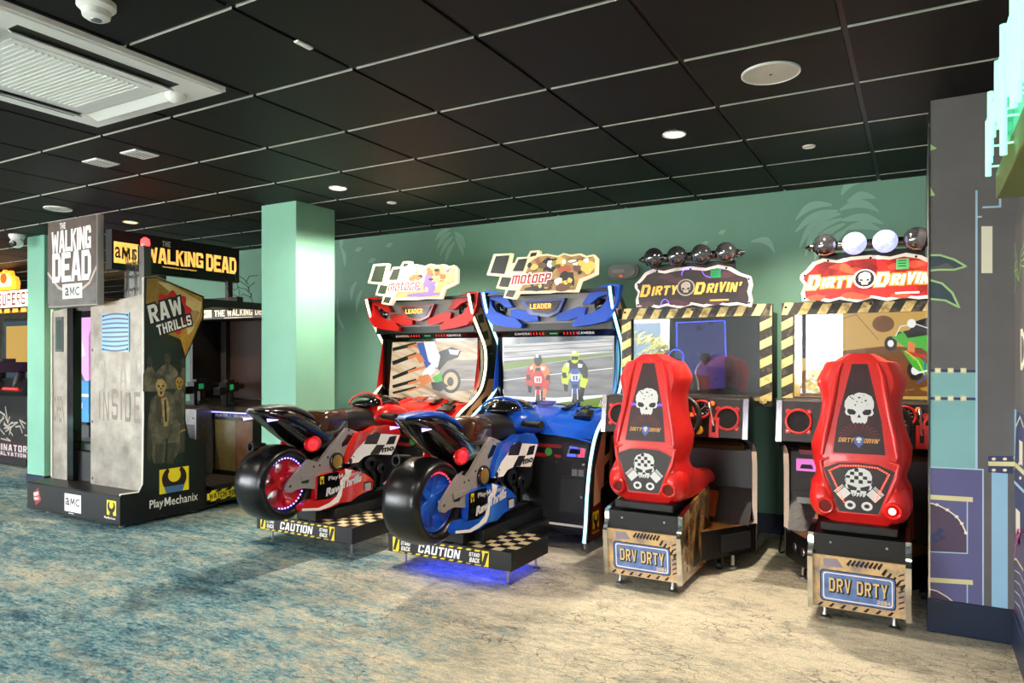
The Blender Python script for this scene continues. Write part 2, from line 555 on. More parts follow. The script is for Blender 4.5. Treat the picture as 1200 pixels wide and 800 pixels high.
# ceiling: black tiles standing proud of a black grid, pale cut edges
TILE = mat('black_ceiling_tile', (18, 18, 18), .62, var=(420, 1, (6, 6, 6), .45, .72), spec=.28)
TEDGE = mat('ceiling_tile_cut_edge', (205, 203, 196), .8)
TGRID = mat('black_ceiling_grid', (12, 12, 12), .5)
cm = MB()
GX, GY = -1.43689675, 2.23554269
cm.box(X0, X1, YB, 9.2, CEIL + .011, CEIL + .12, 2)
for i in range(-25, 6):
    for j in range(-10, 12):
        a0, a1 = max(GX + .6 * i + .011, X0), min(GX + .6 * (i + 1) - .011, X1)
        b0, b1 = max(GY + .6 * j + .011, YB), min(GY + .6 * (j + 1) - .011, 9.2)
        if a1 - a0 < .02 or b1 - b0 < .02:
            continue
        z0, z1 = CEIL, CEIL + .0105
        v = [(a0, b0, z0), (a1, b0, z0), (a1, b1, z0), (a0, b1, z0), (a0, b0, z1), (a1, b0, z1), (a1, b1, z1), (a0, b1, z1)]
        cm.add(v, [(0, 3, 2, 1)], 0)
        cm.add(v, [(0, 1, 5, 4), (2, 3, 7, 6)], 1)
        cm.add(v, [(1, 2, 6, 5), (3, 0, 4, 7)], 2)  # X-facing edges are pale too, their lack of light painted black
structure(cm.build('ceiling', [TILE, TEDGE, TGRID]))

# walls
GREEN = mat('green_wall_paint', (124, 171, 149), .55, var=(1.2, .8, (112, 160, 138)))
LEAF = mat('pale_leaf_print', (146, 192, 172), .55)
NAVY = mat('navy_skirting', (28, 42, 66), .4)
wb = MB().box(-7.9, .6, WALL_Y, WALL_Y + .15, 0, CEIL + .01, 0)
F = FY(WALL_Y)


def at(px, py):
    return on_y(px, py, WALL_Y)


def blade(mb, fr, p0, p1, bow, w, mi, h=.0015, n=8):
    """a bowed leaflet from p0 to p1"""
    (ax, ay), (bx, by) = p0, p1
    dx, dy = bx - ax, by - ay
    L = math.hypot(dx, dy); nx, ny = -dy / L, dx / L
    up, dn = [], []
    for i in range(n + 1):
        t = i / n
        o = bow * sin(pi * t)
        hw = w / 2 * sin(pi * min(.97, max(.04, t * .85 + .1)))
        cx, cy = ax + dx * t + nx * o, ay + dy * t + ny * o
        up.append((cx + nx * hw, cy + ny * hw)); dn.append((cx - nx * hw, cy - ny * hw))
    mb.face(fr, up + dn[::-1], h, mi)


for p0, p1, bow in (((982, 247), (932, 272), -.04), ((985, 250), (937, 290), -.06), ((987, 256), (944, 300), -.07), ((990, 262), (955, 305), -.06),
                    ((993, 268), (972, 305), -.04), ((975, 240), (932, 258), -.05), ((984, 246), (1030, 248), .05), ((987, 258), (1035, 262), .03),
                    ((991, 268), (1033, 270), .03), ((993, 236), (1026, 232), .03), ((986, 228), (1014, 212), .04)):
    blade(wb, F, at(*p0), at(*p1), bow, .055, 1)
for p0, p1, bow in (((528, 272), (512, 292), -.02), ((531, 277), (516, 300), -.02), ((533, 283), (522, 308), -.02), ((534, 276), (543, 300), .01),
                    ((533, 272), (545, 290), .02), ((527, 268), (510, 282), -.02), ((400, 290), (404, 312), .02), ((396, 350), (404, 386), -.05),
                    ((392, 352), (392, 390), -.04), ((418, 330), (412, 352), -.03), ((424, 340), (418, 366), -.02), ((398, 276), (399, 292), .02),
                    ((838, 290), (862, 312), .04), ((880, 283), (908, 296), .05)):
    blade(wb, F, at(*p0), at(*p1), bow, .05, 1)
for cx, cy in ((420, 292), (436, 305), (456, 287), (826, 285), (846, 272)):
    wb.face(F, [at(cx - 5, cy + 2), at(cx, cy - 3), at(cx + 5, cy - 2), at(cx + 1, cy + 3)], .0015, 1)
structure(wb.build('wall_back', [GREEN, LEAF]))
structure(MB().box(-7.9, .04, WALL_Y - .015, WALL_Y, 0, .145).build('baseboard_back', NAVY, bevel=.004))
structure(MB().box(X0, X1, 9.1, 9.2, 0, CEIL + .01).build('wall_far', mat('dim_brown_wall', (84, 66, 56), .7, var=(2, 1, (52, 42, 40)))))
structure(MB().box(-7.9, -7.8, WALL_Y + .1, 9.1, 0, CEIL + .01).build('wall_return', GREEN))
structure(MB().box(X0 - .1, X0, YB, 9.2, 0, CEIL + .01).build('wall_left', mat('dim_plum_wall', (70, 52, 58), .7, var=(2, 1, (44, 36, 44)))))

# pillars with a navy foot
for nm, (a0, a1, b0, b1) in (('pillar', (-4.497, -4.117, 3.896, 4.31)), ('pillar', (-7.69, -7.38, 3.76, 4.1))):
    p = MB().box(a0, a1, b0, b1, .12, CEIL + .005, 0)
    p.box(a0 - .008, a1 + .008, b0 - .008, b1 + .008, 0, .12, 1)
    structure(p.build(nm, [mat('mint_pillar_paint', (128, 186, 160), .55, var=(2, .6, (118, 176, 152))), NAVY], bevel=.004))

# right-hand mural wall: a projecting pier and the wall running on towards the camera
MX0, MX1, MY = .041, .368, 3.845
DGREY = mat('mural_charcoal', (112, 109, 110), .6, var=(3, .7, (102, 99, 100)))
mural = [DGREY, mat('mural_teal', (146, 200, 200), .6, var=(3, .6, (136, 190, 192))), mat('mural_purple', (108, 106, 154), .6, var=(3, .8, (98, 96, 144))),
         mat('mural_pale_blue', (158, 204, 232), .6), mat('mural_bulb_cream', (250, 244, 220), .5), mat('mural_line_blue', (186, 218, 236), .5),
         mat('mural_yellow_bar', (232, 226, 168), .5), mat('mural_dusk', (94, 76, 98), .6, var=(4, .8, (82, 68, 92))), mat('mural_leaf_line', (186, 226, 152), .5),
         mat('mural_navy', (58, 64, 104), .6), mat('mural_pink_line', (224, 110, 170), .5), NAVY, mat('mural_leaf_fill', (66, 82, 92), .6)]
mb = MB().box(MX0, MX1 + .4, MY, WALL_Y, .0, CEIL + .005, 0)
F = FY(MY)


def at(px, py):
    return on_y(px, py, MY)


def quad(m, x0, y0, x1, y1, mi, h=.001):
    m.face(F, [at(x0, y1), at(x1, y1), at(x1, y0), at(x0, y0)], h, mi)


quad(mb, 1089.5, 434, 1143, 549, 1)
quad(mb, 1143, 223, 1145.6, 549, 5, .0015)
mb.face(F, [at(1089.5, 547), at(1152, 550), at(1152, 718), at(1089.5, 706)], .002, 2)
mb.line(F, [at(1089.5, 547), at(1152, 550), at(1152, 718)], .006, .0025, 5)
mb.face(F, [at(1162, 553), at(1181, 554), at(1181, 722), at(1162, 718)], .001, 3)
mb.face(F, [at(1158, 534), at(1187, 534), at(1187, 555), at(1158, 553)], .002, 9)
mb.line(F, [at(1160, 543), at(1187, 543.5)], .02, .003, 6)
for x in (1164.5, 1177.5):
    for y in (537.5, 550.5):
        mb.face(F, [at(x + 2.6 * cos(t), y + 1.8 * sin(t)) for t in [k * pi / 5 for k in range(10)]], .0035, 4)
for y in (434, 466.5):
    mb.line(F, [at(1089.5, y), at(1142, y + .8)], .012, .002, 9)
    for x in (1099, 1114, 1129):
        mb.face(F, [at(x - 3.5, y - 3), at(x + 3.5, y - 3), at(x + 3.5, y + 3), at(x - 3.5, y + 3)], .0025, 6)
        mb.face(F, [at(x + 2.6 * cos(t), y + 1.8 * sin(t)) for t in [k * pi / 5 for k in range(10)]], .003, 4)
for y in (582, 679):
    mb.line(F, [at(1089.5, y), at(1138, y + 3)], .022, .003, 6)
    b = 648 if y < 600 else 709
    mb.line(F, [at(1133.5, y + 4), at(1133.5, b if y < 600 else 712)], .005, .003, 5)
mb.face(F, [at(1089.5, 646), at(1133, 648), at(1132, 624), at(1127, 613), at(1121, 605), at(1110, 597), at(1098, 591), at(1089.5, 589)], .003, 7)
mb.line(F, [at(1133, 648), at(1089.5, 646)], .005, .0035, 5)
mb.line(F, [at(1132, 624), at(1127, 613), at(1121, 605), at(1110, 597), at(1098, 591), at(1089.5, 589)], .006, .0035, 4)
for x, y in ((1132, 624), (1127, 613), (1121, 605), (1110, 597), (1098, 591)):
    mb.face(F, [at(x + 2.3 * cos(t), y + 1.8 * sin(t)) for t in [k * pi / 5 for k in range(10)]], .004, 4)
for x, y in ((1093, 628), (1099, 625), (1104, 630), (1096, 633), (1102, 621)):
    mb.face(F, [at(x + 4 * cos(t), y + 3 * sin(t)) for t in [k * pi / 5 for k in range(10)]], .0036, 9)
mb.face(F, [at(1089.5, 690), at(1098, 692), at(1112, 699), at(1121, 712), at(1089.5, 706)], .0032, 7)
mb.line(F, [at(1090, 690), at(1098, 692), at(1110, 699), at(1122, 709)], .006, .0035, 4)
quad(mb, 1150, 265, 1163, 320, 4)
mb.line(F, [at(1144, 254), at(1150, 254)], .008, .002, 5)
mb.line(F, [at(1152, 243), at(1172, 242), at(1172, 228)], .009, .002, 5)
mb.face(F, [at(1089.5, 314), at(1110, 308), at(1120, 315), at(1132, 313), at(1118, 303), at(1102, 299), at(1089.5, 299)], .001, 12)
mb.line(F, [at(1089.5, 299), at(1102, 299), at(1118, 304), at(1132, 312), at(1118, 316), at(1100, 316), at(1089.5, 317)], .009, .002, 8)
mb.face(F, [at(1089.5, 350), at(1105, 352), at(1123, 360), at(1117, 344), at(1104, 332), at(1089.5, 328)], .001, 12)
mb.line(F, [at(1089.5, 328), at(1104, 332), at(1116, 343), at(1124, 360), at(1108, 352), at(1089.5, 350)], .009, .002, 8)
mb.face(F, [at(1089, 168), at(1098, 174), at(1089, 177)], .002, 8)
mb.face(F, [at(1089, 217), at(1096, 229), at(1089, 230)], .002, 8)
structure(mb.build('wall_pier', mural))
mb = MB().box(MX1, MX1 + .2, YB, MY, 0, CEIL + .005, 0)
F = Fr((MX1, 0, 0), (0, -1, 0), (0, 0, 1))         # seen from -X: u = -Y


def at(px, py):
    y, z = on_x(px, py, MX1)
    return (-y, z)


def qx(pts, mi, h=.001):
    mb.face(F, [at(*p) for p in pts], h, mi)


qx([(1187.5, 480), (1230, 500), (1230, 800), (1187.5, 745)], 9)
qx([(1187, 478), (1192, 480), (1190, 540), (1187, 540)], 3, .002)
mb.line(F, [at(1187, 541), at(1200, 553), at(1230, 580)], .022, .003, 6)
mb.line(F, [at(1187, 562), at(1200, 575), at(1230, 600)], .014, .003, 5)
for x, y in ((1189, 536), (1189, 549), (1196, 543), (1197, 560)):
    mb.face(F, [at(x + 1.5 * cos(t), y + 2 * sin(t)) for t in [k * pi / 5 for k in range(10)]], .004, 4)
qx([(1191, 595), (1196, 600), (1196, 640), (1191, 632)], 4, .002)
qx([(1195, 515), (1199, 518), (1199, 546), (1195, 542)], 4, .002)
mb.line(F, [at(1191, 500), at(1196, 488), at(1200, 500)], .012, .002, 4)
qx([(1187.5, 640), (1193, 620), (1204, 640), (1206, 730), (1187.5, 710)], 7, .002)
for k in range(3):
    mb.line(F, [at(1188 + k, 668 - 14 * k), at(1191 + k, 640 - 10 * k), at(1197 + k, 622), at(1206, 628)], .008, .003, 10)
mb.line(F, [at(1187.5, 700), at(1196, 745), at(1206, 790)], .01, .003, 10)
for k in range(4):
    mb.line(F, [at(1190, 668 + 12 * k), at(1196, 672 + 13 * k), at(1204, 690 + 15 * k)], .006, .003, 5)
mb.line(F, [at(1187.5, 655), at(1192, 655), at(1200, 668)], .01, .003, 6)
for k in range(4):                                   # palm fronds in pale line at eye height
    mb.line(F, [at(1195, 330), at(1192 - k, 300 + 6 * k), at(1190 + k, 285 + 10 * k), at(1189, 310 + 12 * k)], .005, .002, 8)
    mb.line(F, [at(1195, 330), at(1197, 296 + 5 * k), at(1201, 285 + 9 * k)], .005, .002, 8)
mb.text(F, 'D', at(1197, 432)[0], at(1197, 432)[1], .14, .16, 4, .003, .02)
structure(mb.build('wall_right', mural))
tr = MB().box(MX0 - .012, MX1 + .012, MY - .014, MY + .5, 0, .155, 0)
structure(tr.build('baseboard_pier', NAVY, bevel=.006))
structure(MB().box(MX1 - .014, MX1 + .01, YB, MY - .014, 0, .155).build('baseboard_right', NAVY, bevel=.006))
structure(MB().box(MX0 - .004, MX0 + .004, MY - .004, MY + .004, .155, CEIL).build('trim_corner', CHROME))

# the glazed street front behind the camera
FRM = mat('dark_window_frame', (40, 42, 44), .4)
wf = MB()
wf.box(X0, X1, YB - .2, YB, 2.3, CEIL + .01, 0)
wf.box(X0, X1, YB - .2, YB, 0, .12, 0)
panes = [(-15.9, -13.6), (-13.4, -11.1), (-10.9, -8.6), (-8.4, -6.3), (-6.1, -3.98), (-2.35, -1.05)]
ends = [-16.0] + [v for p in panes for v in p] + [X1]
for a, b in zip(ends[0::2], ends[1::2]):
    wf.box(a, b, YB - .2, YB, .12, 2.3, 0)
structure(wf.build('wall_street', mat('street_front_render', (150, 146, 138), .7)))
for k, (a, b) in enumerate(panes):
    w = MB()
    for (p, q, r, t) in ((a, b, .12, .17), (a, b, 2.25, 2.3), (a, a + .05, .17, 2.25), (b - .05, b, .17, 2.25), ((a + b) / 2 - .03, (a + b) / 2 + .03, .17, 2.25)):
        w.box(p, q, YB - .13, YB - .07, r, t)
    structure(w.build('window_%d' % (k + 1), FRM))
# =================================================================== MOTORCYCLE RACING MACHINES
BX = -2.364                                       # middle of the blue machine


def LY(px, py, Y):                                # picture point on plane Y, in the blue machine's own x
    x, z = on_y(px, py, Y)
    return (x - BX, z)


def C6(Y, *pts):                                  # points read in an enlarged crop of the header
    return [LY(560 + a * .2748, 280 + b * .275, Y) for a, b in pts]


def LX(px, py, dx):
    return on_x(px, py, BX + dx)


SIDE_FRONT = [(4.60, 1.762), (4.62, 1.70), (4.67, 1.59), (4.765, 1.46), (4.83, 1.37), (4.852, 1.264), (4.835, 1.14), (4.775, 1.02),
              (4.66, .935), (4.517, .871), (4.41, .805), (4.34, .733), (4.28, .62), (4.24, .495), (4.21, .35), (4.195, .22), (4.17, .09)]
SIDE_BACK = [(5.30, .09), (5.30, .9), (5.12, 1.25), (5.0, 1.48), (4.89, 1.62), (4.77, 1.72), (4.66, 1.765)]


def smooth_line(pts, n=4):
    """Catmull-Rom through the points"""
    out = []
    P = [pts[0]] + list(pts) + [pts[-1]]
    for i in range(1, len(P) - 2):
        for k in range(n):
            t = k / n
            out.append(tuple(.5 * (2 * P[i][d] + (P[i + 1][d] - P[i - 1][d]) * t + (2 * P[i - 1][d] - 5 * P[i][d] + 4 * P[i + 1][d] - P[i + 2][d]) * t * t
                                   + (3 * P[i][d] - P[i - 1][d] - 3 * P[i + 1][d] + P[i + 2][d]) * t ** 3) for d in range(len(pts[0]))))
    out.append(tuple(pts[-1]))
    return out


FRONT = smooth_line(SIDE_FRONT, 3)


def front_y(z):
    for (a, b), (c, d) in zip(FRONT, FRONT[1:]):
        if d <= z <= b:
            t = (b - z) / (b - d + 1e-9)
            return a + (c - a) * t
    return FRONT[-1][0]


def streak_mat(name, cols, scale, rot, strength, stretch=12):
    """a blurred moving picture on a lit screen"""
    m = mat(name, cols[0], rough=.3)
    nt, N, L = nodes_of(m)
    b = nt.nodes['Principled BSDF']
    tc = N('ShaderNodeTexCoord'); mp = N('ShaderNodeMapping')
    mp.inputs['Rotation'].default_value = (0, rot, 0); mp.inputs['Scale'].default_value = (1, 1, stretch)
    mp2 = N('ShaderNodeMapping'); mp2.inputs['Scale'].default_value = (1, 1, stretch)
    L(tc.outputs['Object'], mp.inputs['Vector'])
    mp.inputs['Scale'].default_value = (1, 1, 1)
    L(mp.outputs['Vector'], mp2.inputs['Vector'])
    n = N('ShaderNodeTexNoise'); n.inputs['Scale'].default_value = scale; n.inputs['Detail'].default_value = 3
    L(mp2.outputs['Vector'], n.inputs['Vector'])
    r = N('ShaderNodeValToRGB'); L(n.outputs['Fac'], r.inputs['Fac'])
    e = r.color_ramp.elements
    k = len(cols) - 1
    e[0].position = .3; e[0].color = lin(cols[0]); e[1].position = .7; e[1].color = lin(cols[-1])
    for i in range(1, k):
        q = e.new(.3 + .4 * i / k); q.color = lin(cols[i])
    b.inputs['Base Color'].default_value = (0.01, .01, .01, 1)
    L(r.outputs['Color'], b.inputs['Emission Color']); b.inputs['Emission Strength'].default_value = strength
    return m


def em(name, col, s=1.0):
    return mat(name, (10, 10, 10), .3, emit=s, ecol=col)


SCR = .85
S_WHITE, S_BLACK = em('screen_white', (240, 240, 236), SCR), em('screen_black', (26, 26, 28), SCR)
S_GREY, S_RED = em('screen_grey', (120, 120, 122), SCR), em('screen_red', (206, 44, 34), SCR)
S_ORANGE, S_BLUE = em('screen_orange', (224, 128, 70), SCR), em('screen_blue', (44, 84, 170), SCR)
S_YELLOW, S_GREEN = em('screen_yellow', (206, 226, 50), SCR), em('screen_green', (120, 146, 60), SCR)
S_SKIN, S_MID = em('screen_tan', (214, 180, 130), SCR), em('screen_mid_grey', (74, 74, 78), SCR)
S_PALE = em('screen_pale', (190, 190, 192), SCR)
S_VIV = em('screen_vivid_green', (70, 180, 50), SCR)
S_CYAN = em('screen_cyan', (120, 190, 230), SCR)


def rider_front(mb, fr, cx, cz, s, ix, lean=.0):
    """a racing rider seen head-on; ix: material numbers of body, second, helmet, fairing, dark, white"""
    body, second, helm, fair, dark, wh = ix
    H = [.0020]

    def q(pts, mi):
        H[0] += .00012
        mb.face(fr, [(cx + s * (a + lean * b), cz + s * b) for a, b in pts], H[0], mi)
    q(circ(.10, -.43, .06, .20, 14), dark)                                   # rear wheel behind
    q(circ(0, -.40, .085, .27, 16), dark)                                    # front wheel
    q(circ(0, -.40, .045, .19, 14), 13)
    q([(-.34, -.10), (-.20, -.16), (-.12, .12), (-.26, .18), (-.36, .06)], second)   # legs and boots
    q([(-.30, -.10), (-.18, -.14), (-.20, -.30), (-.28, -.28)], dark)
    q([(.34, -.02), (.24, -.26), (.12, -.14), (.14, .14), (.28, .18)], second)
    q([(.26, -.2), (.2, -.46), (.12, -.44), (.14, -.18)], body)
    q([(.2, -.42), (.24, -.52), (.1, -.52), (.12, -.42)], dark)
    q([(-.20, .14), (-.27, .34), (-.2, .44), (-.08, .48), (.08, .48), (.2, .44), (.27, .34), (.20, .14), (0, .05)], body)   # trunk
    q([(-.28, .36), (-.2, .42), (-.14, .26), (-.20, .06), (-.33, .12), (-.34, .24)], second)   # arms
    q([(.28, .36), (.2, .42), (.14, .26), (.20, .06), (.32, .10), (.34, .24)], body)
    q([(-.34, .16), (-.24, .16), (-.2, .04), (-.32, .02)], dark)
    q([(.34, .16), (.24, .16), (.2, .04), (.32, .02)], dark)
    q([(-.24, .36), (-.16, .40), (-.14, .32), (-.22, .28)], wh)
    q([(.08, .38), (.2, .36), (.18, .28), (.08, .28)], wh)
    q([(-.16, .18), (-.08, .27), (.08, .27), (.16, .18), (.15, .0), (.10, -.16), (.06, -.34), (-.06, -.34), (-.10, -.16), (-.15, .0)], fair)
    q([(-.09, .26), (.09, .26), (.06, .34), (-.06, .34)], dark)
    q([(-.12, .12), (.12, .12), (.09, -.04), (-.09, -.04)], wh)
    q([(-.05, .09), (.0, .09), (.0, -.02), (-.05, -.02)], fair)
    q([(.02, .09), (.07, .09), (.07, -.02), (.02, -.02)], fair)
    q([(-.15, .14), (-.09, .16), (-.12, -.02), (-.14, .0)], second)
    q([(.15, .14), (.09, .16), (.12, -.02), (.14, .0)], second)
    q([(-.07, -.12), (.07, -.12), (.05, -.2), (-.05, -.2)], dark)
    q([(-.075, -.22), (-.05, -.22), (-.06, -.48), (-.085, -.48)], wh)
    q([(.075, -.22), (.05, -.22), (.06, -.48), (.085, -.48)], wh)
    q([(a * .9, .53 + b) for a, b in circ(0, 0, .125, .15, 18)], helm)
    q([(-.10, .55), (.10, .55), (.085, .46), (-.085, .46)], dark)
    q([(-.06, .67), (.02, .68), (.02, .60), (-.07, .60)], wh)


def screen_track(mb, fr):
    """two racers on a grey circuit"""
    def c(*pts):
        return [tuple(p) for p in C6(4.80, *pts)]
    mb.face(fr, c((110, 450), (575, 430), (575, 700), (110, 680)), .0, 0)
    mb.face(fr, c((110, 450), (575, 425), (575, 482), (110, 520)), .0005, 1)
    for k in range(5):
        mb.line(fr, c((112, 462 + 11 * k), (574, 436 + 9 * k)), .006, .0008, 2 if k % 2 else 3)
    mb.face(fr, c((110, 528), (330, 506), (575, 486), (575, 492), (330, 522), (110, 560)), .0009, 4)
    mb.line(fr, c((110, 602), (330, 575), (575, 550)), .006, .001, 5)
    mb.line(fr, c((110, 560), (330, 524), (575, 494)), .004, .001, 2)
    mb.face(fr, c((110, 668), (330, 676), (575, 660), (575, 690), (560, 716), (110, 684)), .0009, 5)
    mb.face(fr, c((330, 700), (575, 668), (575, 720), (500, 716)), .001, 4)
    a = c((258, 600))[0]; b = c((415, 600))[0]
    rider_front(mb, fr, a[0], a[1] - .01, .30, (7, 6, 8, 6, 8, 5), .0)
    rider_front(mb, fr, b[0], b[1] + .004, .31, (8, 10, 10, 9, 8, 5), .0)
    mb.text(fr, 'Insert Cash', c((280, 690))[0][0], c((280, 690))[0][1], .105, .017, 5, .003, .02)
    lg = c((515, 712))[0]
    mb.face(fr, [(lg[0], lg[1]), (lg[0] + .05, lg[1]), (lg[0] + .062, lg[1] + .05), (lg[0] + .012, lg[1] + .05)], .003, 8)
    for k in range(3):
        mb.line(fr, [(lg[0] + .01 + .014 * k, lg[1] + .012), (lg[0] + .02 + .014 * k, lg[1] + .046)], .006, .0035, 5)
    mb.rect(fr, lg[0], lg[1], lg[0] + .055, lg[1] + .01, .0035, 10)


def screen_lean(mb, fr):
    """a racer laid over in a corner, all else a sand-coloured blur"""
    K = .275

    def c(*pts):
        return [(on_y(420 + a * K, 280 + b * K, 4.80)[0] + 3.522, on_y(420 + a * K, 280 + b * K, 4.80)[1]) for a, b in pts]
    mb.face(fr, c((146, 440), (525, 430), (518, 700), (130, 672)), .0, 0)
    mb.face(fr, c((345, 520), (524, 512), (520, 640), (350, 655)), .0005, 1)
    mb.line(fr, c((395, 598), (522, 600)), .004, .001, 5)
    for k, (y0, y1, w) in enumerate(((470, 455, .03), (528, 500, .035), (590, 560, .03), (628, 610, .028), (655, 640, .02))):
        mb.line(fr, c((150, y0), (245, y1 - 8)), w, .0012 + .0001 * k, 8)
        mb.line(fr, c((215, y1 + 6), (285, y1 - 16)), w * .7, .0018, 7)
    for cx, cy, r in ((395, 605, 52), (395, 605, 38)):
        mb.face(fr, c(*circ(cx, cy, r * .8, r, 20)), .002 if r > 40 else .0022, 8 if r > 40 else 12)
    mb.face(fr, c(*circ(393, 607, 14, 20, 14)), .0024, 8)
    mb.face(fr, c((330, 485), (400, 460), (438, 478), (425, 505), (380, 520), (345, 560), (325, 540)), .0025, 8)
    mb.face(fr, c((385, 470), (432, 474), (424, 494), (392, 490)), .0027, 5)
    mb.face(fr, c((250, 442), (325, 436), (350, 500), (340, 545), (300, 570), (280, 500), (262, 470)), .0026, 5)
    mb.face(fr, c((250, 442), (280, 440), (300, 520), (335, 550), (300, 575), (268, 500)), .0028, 9)
    mb.face(fr, c((280, 560), (325, 520), (330, 560), (290, 600), (262, 610)), .003, 5)
    mb.face(fr, c((255, 585), (300, 575), (320, 605), (270, 625)), .0031, 7)
    mb.face(fr, c((315, 590), (355, 568), (360, 605), (330, 612)), .003, 11)
    mb.face(fr, c((310, 610), (355, 605), (385, 625), (350, 650), (318, 640)), .0029, 8)
    mb.face(fr, c((245, 500), (270, 495), (285, 520), (262, 530)), .0032, 7)
    q = c((470, 690))[0]
    mb.face(fr, [q, (q[0] + .06, q[1]), (q[0] + .068, q[1] + .045), (q[0] + .02, q[1] + .045)], .003, 8)
    for k in range(3):
        mb.line(fr, [(q[0] + .018 + .013 * k, q[1] + .012), (q[0] + .026 + .013 * k, q[1] + .04)], .006, .0035, 5)
    mb.rect(fr, q[0], q[1], q[0] + .06, q[1] + .009, .0035, 10)
    t = c((278, 668))[0]
    mb.text(fr, 'Insert Cash', t[0], t[1], .13, .016, 5, .003, .02)
    for k in range(5):
        mb.rect(fr, t[0] + .01 + .021 * k, t[1] - .02, t[0] + .026 + .021 * k, t[1] - .012, .003, 5)


def hazard(mb, fr, a0, b0, a1, b1, w, slant, mi_y, h, n=None):
    """slanting stripes inside a rectangle"""
    H = b1 - b0
    k = a0 - abs(slant)
    while k < a1 + abs(slant):
        p = [(k, b0), (k + w, b0), (k + w + slant, b1), (k + slant, b1)]
        q = []
        for x, y in p:
            q.append((min(max(x, a0), a1), y))
        if abs(q[1][0] - q[0][0]) + abs(q[2][0] - q[3][0]) > .002:
            mb.face(fr, q, h, mi_y)
        k += 2 * w
    return mb


def wrench_logo(mb, fr, a, b, w, hgt, my, mk, h):
    mb.rect(fr, a, b, a + w, b + hgt, h, my)
    cx, cy = a + w / 2, b + hgt * .58
    R = w * .42
    out = circ(cx, cy, R, R * .95, 20, radians(122), radians(418))
    inn = circ(cx, cy + R * .22, R * .52, R * .5, 14, radians(400), radians(140))
    mb.face(fr, out + inn, h + .001, mk)
    mb.face(fr, [(cx - R * .5, b), (cx + R * .5, b), (cx + R * .36, cy - R * .6), (cx - R * .36, cy - R * .6)], h + .0012, mk)
    return mb


